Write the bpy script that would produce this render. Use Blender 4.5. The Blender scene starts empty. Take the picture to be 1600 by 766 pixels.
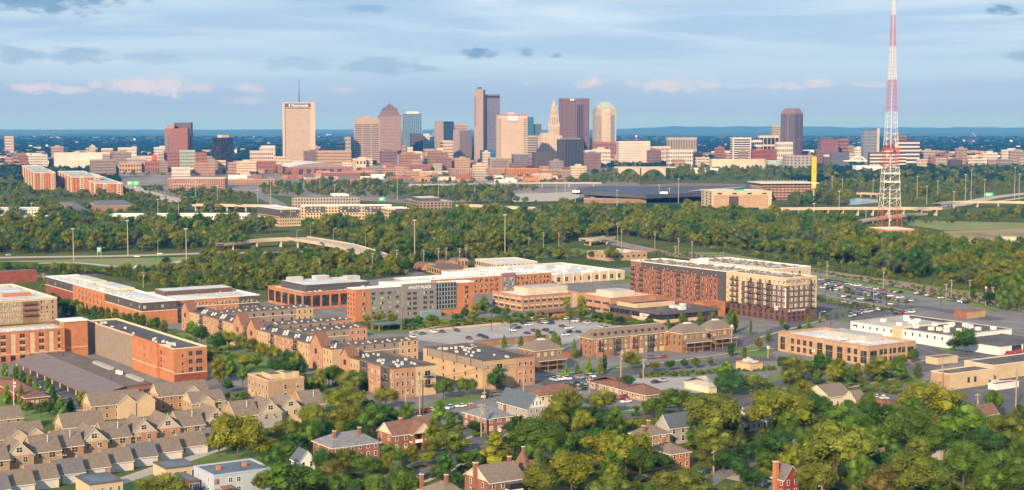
import bpy, bmesh, math, random
import numpy as np
from mathutils import Vector, Matrix
R = math.radians
random.seed(7)
SC = bpy.context.scene
COL = SC.collection
# ------------------------------------------------------------------ camera
F, HC, YH = 2400.0,110.0,196.0          # focal length and horizon row in the photo's 1600x766 pixels, camera height in m
PIT = math.atan((383 - YH) / F)
cam_d = bpy.data.cameras.new('camera')
cam = bpy.data.objects.new('camera', cam_d)
COL.objects.link(cam)
cam.location = (0,0, HC)
cam.rotation_euler = (math.pi / 2 - PIT, 0,0)
cam_d.sensor_width = 36.0
cam_d.lens = 36.0 * F / 1600
cam_d.clip_start = 1.0
cam_d.clip_end = 120000
SC.camera = cam
# ------------------------------------------------------------------ light
SUN_EL, SUN_AZ = R(24), R(180 + 22)       # azimuth clockwise from +Y: behind the camera, to its left
world = bpy.data.worlds.new('World')
SC.world = world
world.use_nodes = True
SKY_STRENGTH = 0.10

def build_world():
 nt = world.node_tree
 nt.nodes.clear()
 N = nt.nodes.new
 L = nt.links.new
 out = N('ShaderNodeOutputWorld')
 bg = N('ShaderNodeBackground')
 bg.inputs['Strength'].default_value = SKY_STRENGTH
 L(bg.outputs[0], out.inputs[0])
 sky = N('ShaderNodeTexSky')
 sky.sky_type = 'NISHITA'
 sky.sun_disc = False
 sky.sun_elevation = SUN_EL
 sky.sun_rotation = SUN_AZ
 sky.altitude = 200
 sky.air_density = 1.0
 sky.dust_density = 0.6
 sky.ozone_density = 2.0
 tc = N('ShaderNodeTexCoord')
 sep = N('ShaderNodeSeparateXYZ')
 L(tc.outputs['Generated'], sep.inputs[0])

 def M(op, a, b=None, c=None, clamp=False):
  n = N('ShaderNodeMath')
  n.operation = op
  n.use_clamp = clamp
  for i, v in enumerate((a, b, c)):
   if v is None:
    continue
   if isinstance(v, (int, float)):
    n.inputs[i].default_value = v
   else:
    L(v, n.inputs[i])
  return n.outputs[0]

 def ramp(x, lo, hi):
  n = N('ShaderNodeMapRange')
  n.interpolation_type = 'SMOOTHSTEP'
  L(x, n.inputs[0])
  n.inputs[1].default_value = lo
  n.inputs[2].default_value = hi
  return n.outputs[0]
 az = M('ARCTAN2', sep.outputs[0], sep.outputs[1])      # compass angle of the direction
 el = M('ARCSINE', sep.outputs[2])

 def noise(kx, ky, scale, det=5.0, rough=0.55, off=0.0, dist=0.0):
  cb = N('ShaderNodeCombineXYZ')
  L(M('MULTIPLY', az, kx), cb.inputs[0])
  L(M('MULTIPLY', el, ky), cb.inputs[1])
  cb.inputs[2].default_value = off
  n = N('ShaderNodeTexNoise')
  n.inputs['Scale'].default_value = scale
  n.inputs['Detail'].default_value = det
  n.inputs['Roughness'].default_value = rough
  n.inputs['Distortion'].default_value = dist
  L(cb.outputs[0], n.inputs['Vector'])
  return n.outputs[0]

 def mix(fac, a, b):
  n = N('ShaderNodeMix')
  n.data_type = 'RGBA'
  L(fac, n.inputs[0])
  for i, v in ((6, a),(7, b)):
   if isinstance(v, tuple):
    n.inputs[i].default_value = (*v, 1)
   else:
    L(v, n.inputs[i])
  return n.outputs[2]
 k = 1.0 / SKY_STRENGTH
 C = lambda r, g, b: (r * k, g * k, b * k)
 # thin high veil over the clear sky, streaked along the horizon
 base = mix(M('MULTIPLY', ramp(el, -0.02,0.5), 0.0), sky.outputs[0], sky.outputs[0])
 tint = N('ShaderNodeMix')
 tint.data_type = 'RGBA'
 tint.inputs[0].default_value = 0.93
 L(sky.outputs[0], tint.inputs[6])
 L(mix(ramp(el, 0.0,0.045), C(0.185,0.255,0.43), C(0.225,0.33,0.475)), tint.inputs[7])    # even haze-blue of a humid evening
 base = tint.outputs[2]
 veil_n = noise(2.2,26.0,1.6,6,0.55,3.1,0.6)
 veil = M('MULTIPLY', ramp(veil_n, 0.36,0.70), ramp(el, 0.0,0.06))
 base = mix(M('MULTIPLY', veil, 0.75), base, C(0.40,0.49,0.57))
 veil2 = M('MULTIPLY', ramp(noise(1.7,19.0,2.3,8,0.62,8.7,0.8), 0.44,0.76), ramp(el, 0.03,0.075))
 base = mix(M('MULTIPLY', veil2,0.55), base, C(0.54,0.60,0.66))
 grey = M('MULTIPLY', ramp(noise(2.0,20.0,2.0,6,0.6,15.2,0.5), 0.52,0.72), ramp(el, 0.01,0.05))
 base = mix(M('MULTIPLY', grey, 0.22), base, C(0.19,0.30,0.42))
 # separate clouds: (azimuth px, elevation px, half width, half height, strength)
 edge = noise(10.0,26.0,6.0,6,0.62,21.0,0.2)
 edge2 = noise(10.0,16.0,9.0,5,0.6,33.0,0.0)

 def blob(px, py, w, h, soft):
  a0, e0 = math.atan((px - 800) / F), math.atan((YH - py) / F)
  dx = M('MULTIPLY', M('SUBTRACT', az, a0), F / w)
  dy = M('MULTIPLY', M('SUBTRACT', el, e0), F / h)
  d = M('SQRT', M('ADD', M('MULTIPLY', dx, dx), M('MULTIPLY', dy, dy)))
  return M('SUBTRACT', 1.0, d), dy
 dark = None
 for px, py, w, h, s in ((60,8,150,26,1.0),(745,88,26,11,1.0),(1562,24,30,10,1.0),(820,84,16,9,0.8),(868,88,12,6,0.7),
       (30,93,45,18,0.55),(125,92,50,16,0.55),(600,104,95,15,0.5),(470,104,80,14,0.35),(440,-6,150,10,0.8),
       (245,96,60,12,0.3),(1590,95,25,10,0.5),(575,15,30,10,0.5),(1340,30,0.1,0.1,0)):
  if s == 0:
   continue
  q, _ = blob(px, py, w * 1.15, h * 1.15,0)
  m = M('MULTIPLY', ramp(M('ADD', q, M('MULTIPLY', M('SUBTRACT', edge, 0.5), 2.6)), 0.05,0.75), s)
  dark = m if dark is None else M('MAXIMUM', dark, m)
 base = mix(M('MULTIPLY', dark, 0.85), base, C(0.112,0.212,0.335))
 pink = None
 for px, py, w, h, s in ((235,136,80,17,1.0),(60,140,34,10,0.9),(115,143,36,9,0.75),(150,136,16,7,0.7),(300,140,46,9,0.6),(390,139,30,9,0.6),
       (385,158,30,8,0.4),(540,141,25,6,0.35),(924,129,24,12,0.9),(1042,134,46,13,0.85),(1102,135,26,10,0.7),(985,132,24,8,0.5),
       (1205,134,20,7,0.6),(1236,135,13,8,0.7),(1275,132,34,9,0.8),(1355,135,26,6,0.6),(1170,136,40,5,0.4),(830,131,25,5,0.3)):
  q, _ = blob(px, py, w * 1.25, h * 1.25,0)
  m = M('MULTIPLY', ramp(M('ADD', q, M('MULTIPLY', M('SUBTRACT', edge2,0.5), 2.2)), 0.1,0.8), s)
  pink = m if pink is None else M('MAXIMUM', pink, m)
 base = mix(M('MULTIPLY', pink, 0.95), base, C(0.44,0.41,0.46))
 L(base, bg.inputs['Color'])
build_world()
sun_d = bpy.data.lights.new('sun', 'SUN')
sun_d.energy = 4.3
sun_d.angle = R(0.6)
sun_d.color = (1.0,0.77,0.52)
sun = bpy.data.objects.new('sun', sun_d)
COL.objects.link(sun)
sdir = Vector((math.sin(SUN_AZ) * math.cos(SUN_EL), math.cos(SUN_AZ) * math.cos(SUN_EL), math.sin(SUN_EL)))
sun.rotation_euler = sdir.to_track_quat('Z', 'Y').to_euler()
sun.location = (0,0,400)
vs = SC.view_settings
vs.view_transform = 'Standard'
vs.look = 'None'
vs.exposure = 0.75
vs.gamma = 1.0
cy = SC.cycles
cy.max_bounces = 4
cy.diffuse_bounces = 2
cy.glossy_bounces = 2
cy.transmission_bounces = 2
cy.volume_bounces = 0
cy.use_denoising = True
cy.use_adaptive_sampling = True
cy.adaptive_threshold = 0.03
SC.render.use_persistent_data = False
# ------------------------------------------------------------------ projection helpers: a photo pixel -> the point of the place it shows
def un(px, py, z=0.0):
 x = (px - 800) / F
 y = -(py - 383) / F
 dy = math.cos(PIT) + y * math.sin(PIT)
 dz = -math.sin(PIT) + y * math.cos(PIT)
 t = (z - HC) / dz
 return Vector((x * t, dy * t))
def at_dist(px, py, Y):
 """world x and z of the point seen at a pixel when it stands at distance Y"""
 x = (px - 800) / F
 y = -(py - 383) / F
 dy = math.cos(PIT) + y * math.sin(PIT)
 dz = -math.sin(PIT) + y * math.cos(PIT)
 t = Y / dy
 return x * t, HC + dz * t
def pr(X, Y, Z):
 Z -= HC
 d = Y * math.cos(PIT) - Z * math.sin(PIT)
 u = Y * math.sin(PIT) + Z * math.cos(PIT)
 return 800 + F * X / d, 383 - F * u / d
def dist(py):
 return un(800, py).y
def solve_x(o, u, px, z):
 """length along direction u from o (height z) until the picture column px"""
 k = (px - 800) / F
 Zr = z - HC
 num = k * (o.y * math.cos(PIT) - Zr * math.sin(PIT)) - o.x
 den = u.x - k * u.y * math.cos(PIT)
 return num / den
# ------------------------------------------------------------------ materials
MATS = {}
def mat(name, col, rough=0.85, var=0.12, scale=0.4, bump=0.0, spec=0.3, metal=0.0, fine=None):
 """base colour with two octave sizes of wear; col linear"""
 if name in MATS:
  return MATS[name]
 m = bpy.data.materials.new(name)
 m.use_nodes = True
 nt = m.node_tree
 b = nt.nodes['Principled BSDF']
 b.inputs['Roughness'].default_value = rough
 b.inputs['Metallic'].default_value = metal
 b.inputs['Specular IOR Level'].default_value = spec
 tc = nt.nodes.new('ShaderNodeTexCoord')
 n = nt.nodes.new('ShaderNodeTexNoise')
 n.inputs['Scale'].default_value = scale
 n.inputs['Detail'].default_value = 5
 n.inputs['Roughness'].default_value = 0.65
 nt.links.new(tc.outputs['Object'], n.inputs['Vector'])
 mr = nt.nodes.new('ShaderNodeMapRange')
 mr.inputs[1].default_value = 0.3
 mr.inputs[2].default_value = 0.7
 mr.inputs[3].default_value = 1 - var * 1.5
 mr.inputs[4].default_value = 1 + var
 nt.links.new(n.outputs[0], mr.inputs[0])
 mx = nt.nodes.new('ShaderNodeMix')
 mx.data_type = 'RGBA'
 mx.blend_type = 'MULTIPLY'
 mx.inputs[0].default_value = 1
 mx.inputs[6].default_value = (*col, 1)
 nt.links.new(mr.outputs[0], mx.inputs[7])
 nt.links.new(mx.outputs[2], b.inputs['Base Color'])
 if bump:
  bp = nt.nodes.new('ShaderNodeBump')
  bp.inputs['Strength'].default_value = bump
  bp.inputs['Distance'].default_value = 0.1
  n2 = nt.nodes.new('ShaderNodeTexNoise')
  n2.inputs['Scale'].default_value = scale * 8
  nt.links.new(tc.outputs['Object'], n2.inputs['Vector'])
  nt.links.new(n2.outputs[0], bp.inputs['Height'])
  nt.links.new(bp.outputs[0], b.inputs['Normal'])
 MATS[name] = m
 return m
def two_tone(name, c1, c2, scale, lo=0.42, hi=0.58, rough=0.9, det=6, stretch=(1,1,1), c3=None, scale3=None):
 if name in MATS:
  return MATS[name]
 m = bpy.data.materials.new(name)
 m.use_nodes = True
 nt = m.node_tree
 b = nt.nodes['Principled BSDF']
 b.inputs['Roughness'].default_value = rough
 b.inputs['Specular IOR Level'].default_value = 0.2
 g = nt.nodes.new('ShaderNodeNewGeometry')
 mp = nt.nodes.new('ShaderNodeMapping')
 mp.inputs['Scale'].default_value = stretch
 nt.links.new(g.outputs['Position'], mp.inputs[0])
 def nz(s, d):
  n = nt.nodes.new('ShaderNodeTexNoise')
  n.inputs['Scale'].default_value = s
  n.inputs['Detail'].default_value = d
  n.inputs['Roughness'].default_value = 0.65
  nt.links.new(mp.outputs[0], n.inputs['Vector'])
  return n.outputs[0]
 def mixc(f, lo, hi, a, c):
  r = nt.nodes.new('ShaderNodeMapRange')
  r.inputs[1].default_value = lo
  r.inputs[2].default_value = hi
  nt.links.new(f, r.inputs[0])
  x = nt.nodes.new('ShaderNodeMix')
  x.data_type = 'RGBA'
  nt.links.new(r.outputs[0], x.inputs[0])
  for i, v in ((6, a),(7, c)):
   if isinstance(v, tuple):
    x.inputs[i].default_value = (*v, 1)
   else:
    nt.links.new(v, x.inputs[i])
  return x.outputs[2]
 o = mixc(nz(scale, det), lo, hi, c1, c2)
 if c3:
  o = mixc(nz(scale3,3), 0.55,0.68, o, c3)
 nt.links.new(o, b.inputs['Base Color'])
 MATS[name] = m
 return m
def glass_mat(name, dark, reflect_tint, share, rough=0.12, spec=0.6):
 """window glass: dark panes, a share of them paler, sunset reflection put into the colour"""
 m = bpy.data.materials.new(name)
 m.use_nodes = True
 nt = m.node_tree
 b = nt.nodes['Principled BSDF']
 b.inputs['Roughness'].default_value = rough
 b.inputs['Specular IOR Level'].default_value = spec
 g = nt.nodes.new('ShaderNodeNewGeometry')
 oi = nt.nodes.new('ShaderNodeObjectInfo')
 a = nt.nodes.new('ShaderNodeMath')
 a.operation = 'ADD'
 nt.links.new(g.outputs['Random Per Island'], a.inputs[0])
 nt.links.new(oi.outputs['Random'], a.inputs[1])
 f = nt.nodes.new('ShaderNodeMath')
 f.operation = 'FRACT'
 nt.links.new(a.outputs[0], f.inputs[0])
 r = nt.nodes.new('ShaderNodeValToRGB')
 e = r.color_ramp.elements
 e[0].position = 0.0
 e[0].color = (*dark, 1)
 e[1].position = 1.0
 e[1].color = (*reflect_tint, 1)
 x = e.new(1 - share)
 x.color = (dark[0] * 1.8, dark[1] * 1.8, dark[2] * 1.8,1)
 x2 = e.new(min(0.999,1 - share + 0.03))
 x2.color = (reflect_tint[0] * .7, reflect_tint[1] * .7, reflect_tint[2] * .7,1)
 nt.links.new(f.outputs[0], r.inputs[0])
 nt.links.new(r.outputs[0], b.inputs['Base Color'])
 MATS[name] = m
 return m
def leafy(m, b, col):
 """leaves: clumps a little lighter or darker than others, and a share of light let through"""
 nt = m.node_tree
 g = nt.nodes.new('ShaderNodeNewGeometry')
 n = nt.nodes.new('ShaderNodeTexNoise')
 n.inputs['Scale'].default_value = .22
 n.inputs['Detail'].default_value = 3
 nt.links.new(g.outputs['Position'], n.inputs['Vector'])
 r = nt.nodes.new('ShaderNodeMapRange')
 for i, v in ((1,.32),(2,.68),(3,.62),(4,1.42)):
  r.inputs[i].default_value = v
 nt.links.new(n.outputs[0], r.inputs[0])
 x = nt.nodes.new('ShaderNodeMix')
 x.data_type = 'RGBA'
 x.blend_type = 'MULTIPLY'
 x.inputs[0].default_value = 1
 nt.links.new(col, x.inputs[6])
 nt.links.new(r.outputs[0], x.inputs[7])
 nt.links.new(x.outputs[2], b.inputs['Base Color'])
 t = nt.nodes.new('ShaderNodeBsdfTranslucent')
 nt.links.new(x.outputs[2], t.inputs[0])
 ms = nt.nodes.new('ShaderNodeMixShader')
 ms.inputs[0].default_value = .35
 nt.links.new(b.outputs[0], ms.inputs[1])
 nt.links.new(t.outputs[0], ms.inputs[2])
 nt.links.new(ms.outputs[0], nt.nodes['Material Output'].inputs[0])
def objcol_mat(name, rough, var, metal=0.0, spec=0.4, coat=0.0, trans=0.0):
 """paint or leaf whose colour is the object's own colour"""
 m = bpy.data.materials.new(name)
 m.use_nodes = True
 nt = m.node_tree
 b = nt.nodes['Principled BSDF']
 b.inputs['Roughness'].default_value = rough
 b.inputs['Metallic'].default_value = metal
 b.inputs['Specular IOR Level'].default_value = spec
 b.inputs['Coat Weight'].default_value = coat
 oi = nt.nodes.new('ShaderNodeObjectInfo')
 g = nt.nodes.new('ShaderNodeNewGeometry')
 mr = nt.nodes.new('ShaderNodeMapRange')
 mr.inputs[3].default_value = 1 - var
 mr.inputs[4].default_value = 1 + var
 nt.links.new(g.outputs['Random Per Island'], mr.inputs[0])
 x = nt.nodes.new('ShaderNodeMix')
 x.data_type = 'RGBA'
 x.blend_type = 'MULTIPLY'
 x.inputs[0].default_value = 1
 nt.links.new(oi.outputs['Color'], x.inputs[6])
 nt.links.new(mr.outputs[0], x.inputs[7])
 nt.links.new(x.outputs[2], b.inputs['Base Color'])
 if trans:
  leafy(m, b, x.outputs[2])
 MATS[name] = m
 return m
# bricks and claddings
mat('orange_brick', (0.46,0.185,0.085), 0.9,0.16,0.25)
mat('salmon_brick', (0.43,0.225,0.14), 0.9,0.16,0.25)
mat('red_brick', (0.28,0.12,0.082), 0.9,0.2,0.3)
mat('dark_red_brick', (0.25,0.075,0.045), 0.9,0.2,0.3)
mat('dark_brick', (0.13,0.082,0.068), 0.9,0.18,0.3)
mat('brown_brick', (0.28,0.165,0.095), 0.9,0.18,0.3)
mat('tan_brick', (0.41,0.27,0.165), 0.9,0.15,0.3)
mat('cream_stucco', (0.56,0.42,0.26), 0.9,0.1,0.2)
mat('yellow_stucco', (0.47,0.325,0.185), 0.9,0.1,0.2)
mat('pale_concrete', (0.58,0.50,0.41), 0.9,0.12,0.15)
mat('beige_panel', (0.52,0.43,0.32), 0.9,0.06,0.15)
mat('taupe_siding', (0.27,0.215,0.175), 0.9,0.1,0.3)
mat('grey_panel', (0.22,0.205,0.20), 0.8,0.1,0.3)
mat('charcoal_panel', (0.085,0.08,0.083), 0.8,0.15,0.3)
mat('white_wall', (0.72,0.70,0.66), 0.85,0.08,0.3)
mat('white_trim', (0.78,0.75,0.69), 0.7,0.06,0.5)
mat('cream_trim', (0.66,0.55,0.40), 0.8,0.08,0.5)
mat('black_metal', (0.03,0.03,0.033), 0.6,0.1,1.0)
mat('grey_metal', (0.35,0.35,0.36), 0.5,0.1,1.0)
mat('pale_metal', (0.62,0.60,0.56), 0.5,0.1,1.0)
mat('blue_siding', (0.42,0.47,0.53), 0.8,0.06,0.5)
mat('grey_siding', (0.36,0.34,0.31), 0.85,0.08,0.5)
mat('red_siding', (0.28,0.035,0.04), 0.8,0.1,0.5)
mat('teal_panel', (0.16,0.27,0.27), 0.4,0.1,0.3)
mat('red_paint', (0.55,0.03,0.02), 0.5,0.1,0.5)
mat('orange_red_paint', (0.50,0.09,0.06), 0.6,0.08,0.2)
mat('tower_white', (0.70,0.65,0.60), 0.6,0.08,0.2)
mat('yellow_paint', (0.80,0.52,0.01), 0.6,0.06,0.2)
mat('green_sign', (0.02,0.40,0.16), 0.5,0.05,0.5)
mat('sign_white', (0.85,0.82,0.78), 0.5,0.03,0.5)
mat('sign_red', (0.6,0.05,0.06), 0.5,0.03,0.5)
mat('sign_blue', (0.05,0.20,0.5), 0.5,0.03,0.5)
mat('granite_pink', (0.28,0.21,0.185), 0.6,0.08,0.05)
mat('granite_mauve', (0.19,0.12,0.12), 0.5,0.08,0.05)
mat('granite_rose', (0.36,0.265,0.22), 0.6,0.08,0.05)
mat('limestone', (0.54,0.42,0.32), 0.8,0.1,0.05)
mat('pink_concrete', (0.48,0.375,0.295), 0.8,0.06,0.05)
mat('town_brick', (0.37,0.225,0.16), 0.9,0.15,0.05)
mat('town_white', (0.55,0.50,0.445), 0.8,0.1,0.05)
mat('grey_granite', (0.36,0.31,0.26), 0.7,0.08,0.05)
mat('slate_dark', (0.12,0.105,0.115), 0.7,0.1,0.05)
mat('copper_green', (0.30,0.36,0.31), 0.7,0.1,0.1)
# roofs
mat('shingle_tan', (0.20,0.158,0.125), 0.95,0.2,1.2,0.4)
mat('shingle_brown', (0.20,0.105,0.075), 0.95,0.2,1.2,0.4)
mat('shingle_grey', (0.15,0.14,0.14), 0.95,0.2,1.2,0.4)
mat('shingle_slate', (0.20,0.20,0.215), 0.9,0.3,1.5,0.4)
mat('shingle_blue', (0.10,0.125,0.15), 0.9,0.2,1.5,0.4)
mat('white_roof', (0.57,0.57,0.56), 0.8,0.20,0.07)
mat('pale_roof', (0.44,0.41,0.38), 0.85,0.22,0.08)
mat('dark_roof', (0.10,0.092,0.09), 0.9,0.35,0.1)
mat('brown_roof', (0.15,0.115,0.10), 0.9,0.2,0.12)
mat('blue_roof', (0.12,0.15,0.18), 0.85,0.2,0.2)
mat('mauve_metal_roof', (0.19,0.15,0.145), 0.7,0.12,0.3)
mat('stadium_roof', (0.06,0.065,0.08), 0.6,0.2,0.02)
# ground
mat('asphalt', (0.11,0.11,0.115), 0.95,0.18,0.08)
mat('worn_asphalt', (0.19,0.18,0.17), 0.95,0.2,0.08)
mat('concrete_lot', (0.34,0.32,0.30), 0.95,0.12,0.06)
mat('road_concrete', (0.42,0.355,0.285), 0.95,0.1,0.03)
mat('sidewalk', (0.40,0.36,0.31), 0.95,0.1,0.1)
mat('bridge_concrete', (0.50,0.40,0.30), 0.95,0.15,0.05)
mat('white_line', (0.75,0.74,0.70), 0.9,0.05,0.5)
mat('yellow_line', (0.6,0.42,0.05), 0.9,0.05,0.5)
two_tone('lawn', (0.095,0.17,0.035),(0.14,0.20,0.05), 0.08)
two_tone('verge_grass', (0.16,0.21,0.05),(0.23,0.22,0.08), 0.03)
two_tone('scrub', (0.16,0.19,0.055),(0.24,0.22,0.09), 0.05, c3=(0.05,0.08,0.025), scale3=0.02)
two_tone('bare_soil', (0.34,0.24,0.13),(0.27,0.20,0.10), 0.02, c3=(0.17,0.17,0.06), scale3=0.012)
two_tone('gravel_bed', (0.32,0.24,0.19),(0.23,0.17,0.14), 0.15)
two_tone('near_ground', (0.042,0.065,0.02),(0.07,0.085,0.032), 0.03, c3=(0.10,0.09,0.06), scale3=0.012)
two_tone('town_ground', (0.27,0.22,0.18),(0.17,0.15,0.13), 0.012, c3=(0.07,0.11,0.035), scale3=0.008)
glass_mat('glass', (0.035,0.038,0.042),(0.50,0.44,0.32), 0.30)
glass_mat('bright_glass', (0.10,0.095,0.08),(0.55,0.48,0.34), 0.5)  # pale tan panes: the western sky's reflection painted as base colour
glass_mat('dark_glass', (0.022,0.024,0.03),(0.10,0.09,0.08), 0.2)
glass_mat('blue_glass', (0.03,0.10,0.18),(0.08,0.19,0.28), 0.3,0.15,0.8)
glass_mat('shade_glass', (0.06,0.045,0.045),(0.12,0.09,0.08), 0.3)
glass_mat('slot_glass', (0.20,0.145,0.115),(0.30,0.22,0.17), 0.3)
objcol_mat('car_paint', 0.3,0.0,0.0,0.5,0.5)
objcol_mat('tree_leaf', 0.75,0.36,0.0,0.15,0,1)
mat('bark', (0.12,0.09,0.065), 0.95,0.2,1.0)
mat('pole_wood', (0.36,0.26,0.18), 0.9,0.15,0.5)
mat('mast_steel', (0.44,0.37,0.29), 0.6,0.1,0.2)
mat('wire', (0.10,0.085,0.07), 0.7,0.05,0.2)
mat('rubber', (0.02,0.02,0.02), 0.9,0.05,1.0)
mat('door_white', (0.50,0.50,0.52), 0.6,0.05,0.6)
mat('water', (0.05,0.11,0.16), 0.08,0.1,0.02)
G = lambda n: MATS[n]
# ------------------------------------------------------------------ mesh builder
class MB:
 def __init__(self):
  self.v, self.f, self.m, self.mats = [], [], [], []
 def mi(self, m):
  if isinstance(m, str):
   m = G(m)
  if m not in self.mats:
   self.mats.append(m)
  return self.mats.index(m)
 def poly(self, pts, m):
  i = len(self.v)
  self.v += [tuple(p) for p in pts]
  self.f.append(tuple(range(i, i + len(pts))))
  self.m.append(self.mi(m))
 def prism(self, base, z0, z1, m, top=None, cap=True, bottom=False):
  """upright prism over a counter-clockwise 2-D polygon"""
  n = len(base)
  for i in range(n):
   a, b = base[i], base[(i + 1) % n]
   self.poly([(a[0], a[1], z0),(b[0], b[1], z0),(b[0], b[1], z1),(a[0], a[1], z1)], m)
  if cap:
   self.poly([(p[0], p[1], z1) for p in base], top or m)
  if bottom:
   self.poly([(p[0], p[1], z0) for p in reversed(base)], m)
 def box(self, c, s, m, rz=0.0):
  """axis box, c centre of its base, s full sizes"""
  cx, cy, cz = c
  hx, hy = s[0] / 2, s[1] / 2
  co, si = math.cos(rz), math.sin(rz)
  base = [(cx + x * co - y * si, cy + x * si + y * co) for x, y in ((-hx, -hy),(hx, -hy),(hx, hy),(-hx, hy))]
  self.prism(base, cz, cz + s[2], m, bottom=True)
 def tube(self, a, b, r0, r1, m, n=6, caps=True):
  a, b = Vector(a), Vector(b)
  d = b - a
  q = d.to_track_quat('Z', 'Y').to_matrix()
  ra, rb = [], []
  for i in range(n):
   t = 2 * math.pi * i / n
   w = q @ Vector((math.cos(t), math.sin(t), 0))
   ra.append(a + w * r0)
   rb.append(b + w * r1)
  for i in range(n):
   j = (i + 1) % n
   self.poly([ra[i], ra[j], rb[j], rb[i]], m)
  if caps:
   self.poly(rb, m)
   self.poly(list(reversed(ra)), m)
 def mesh(self, name, off=(0,0,0), smooth=False):
  me = bpy.data.meshes.new(name)
  ox, oy, oz = off
  me.from_pydata([(x - ox, y - oy, z - oz) for x, y, z in self.v], [], self.f)
  for m in self.mats:
   me.materials.append(m)
  me.polygons.foreach_set('material_index', self.m)
  if smooth:
   me.polygons.foreach_set('use_smooth', [True] * len(self.f))
  me.update()
  return me
 def build(self, name, parent=None, loc=None, smooth=False):
  """link as ONE object; with a parent, vertices are taken relative to the parent's place"""
  if parent is not None:
   o = bpy.data.objects.new(name, self.mesh(name, parent.location, smooth))
   o.parent = parent
  else:
   loc = loc or (0,0,0)
   o = bpy.data.objects.new(name, self.mesh(name, loc, smooth))
   o.location = loc
  COL.objects.link(o)
  return o
TOPS = []         # every top-level thing, with where the photo shows it: (object, description, px, py, fixed)
def empty(name, x, y, z=0.0, rz=0.0):
 o = bpy.data.objects.new(name, None)
 o.location = (x, y, z)
 o.rotation_euler = (0,0, rz)
 o.empty_display_size = 1
 COL.objects.link(o)
 return o
def tag(o, label, cat, group=None, auto=False):
 o['label'] = label
 o['category'] = cat
 if group:
  o['group'] = group
 TOPS.append([o, label, auto])
 return o
def kind(o, k):
 o['kind'] = k
 return o
def link_child(name, me, parent, loc, rz=0.0, scale=None):
 o = bpy.data.objects.new(name, me)
 o.parent = parent
 o.location = (loc[0] - parent.location.x, loc[1] - parent.location.y, loc[2] - parent.location.z)
 o.rotation_euler = (0,0, rz)
 if scale:
  o.scale = scale
 COL.objects.link(o)
 return o
ZN = {}
def lift(z):
 """sheets meant for one level are laid 4 mm apart so that crossings never share a plane"""
 ZN[z] = ZN.get(z, -1) + 1
 return z + .004 * ZN[z]
def sheet(name, pts, z, m, px=True, k='structure'):
 z = lift(z)
 b = MB()
 q = [un(*p) for p in pts] if px else [Vector(p) for p in pts]
 area = sum(q[i].x * q[(i + 1) % len(q)].y - q[(i + 1) % len(q)].x * q[i].y for i in range(len(q)))
 if area < 0:
  q.reverse()
 b.poly([(p.x, p.y, z) for p in q], m)
 return kind(b.build(name), k)
def smooth_line(q, n=6):
 out = []
 for i in range(len(q) - 1):
  p0, p1, p2, p3 = q[max(i - 1,0)], q[i], q[i + 1], q[min(i + 2, len(q) - 1)]
  for k in range(n):
   t = k / n
   out.append(0.5 * ((2 * p1) + (p2 - p0) * t + (2 * p0 - 5 * p1 + 4 * p2 - p3) * t * t + (3 * p1 - p0 - 3 * p2 + p3) * t ** 3))
 out.append(q[-1])
 return out
def strip_pts(q, w, off=0.0):
 Lp, Rp = [], []
 for i, p in enumerate(q):
  d = (q[min(i + 1, len(q) - 1)] - q[max(i - 1,0)]).normalized()
  n = Vector((-d.y, d.x))
  Lp.append(p + n * (off + w / 2))
  Rp.append(p + n * (off - w / 2))
 return Lp, Rp
STREETS = []
def strip(name, pts, w, z, m, off=0.0, world_pts=False, add=None):
 z = lift(z) if add is None else z
 q = smooth_line([Vector(p) for p in pts] if world_pts else [un(*p) for p in pts])
 Lp, Rp = strip_pts(q, w, off)
 if w > 3:
  STREETS.append((q, w / 2))
 b = add or MB()
 for i in range(len(q) - 1):
  b.poly([(*Rp[i], z),(*Rp[i + 1], z),(*Lp[i + 1], z),(*Lp[i], z)], m)
 if add:
  return q
 return kind(b.build(name), 'structure')
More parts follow.
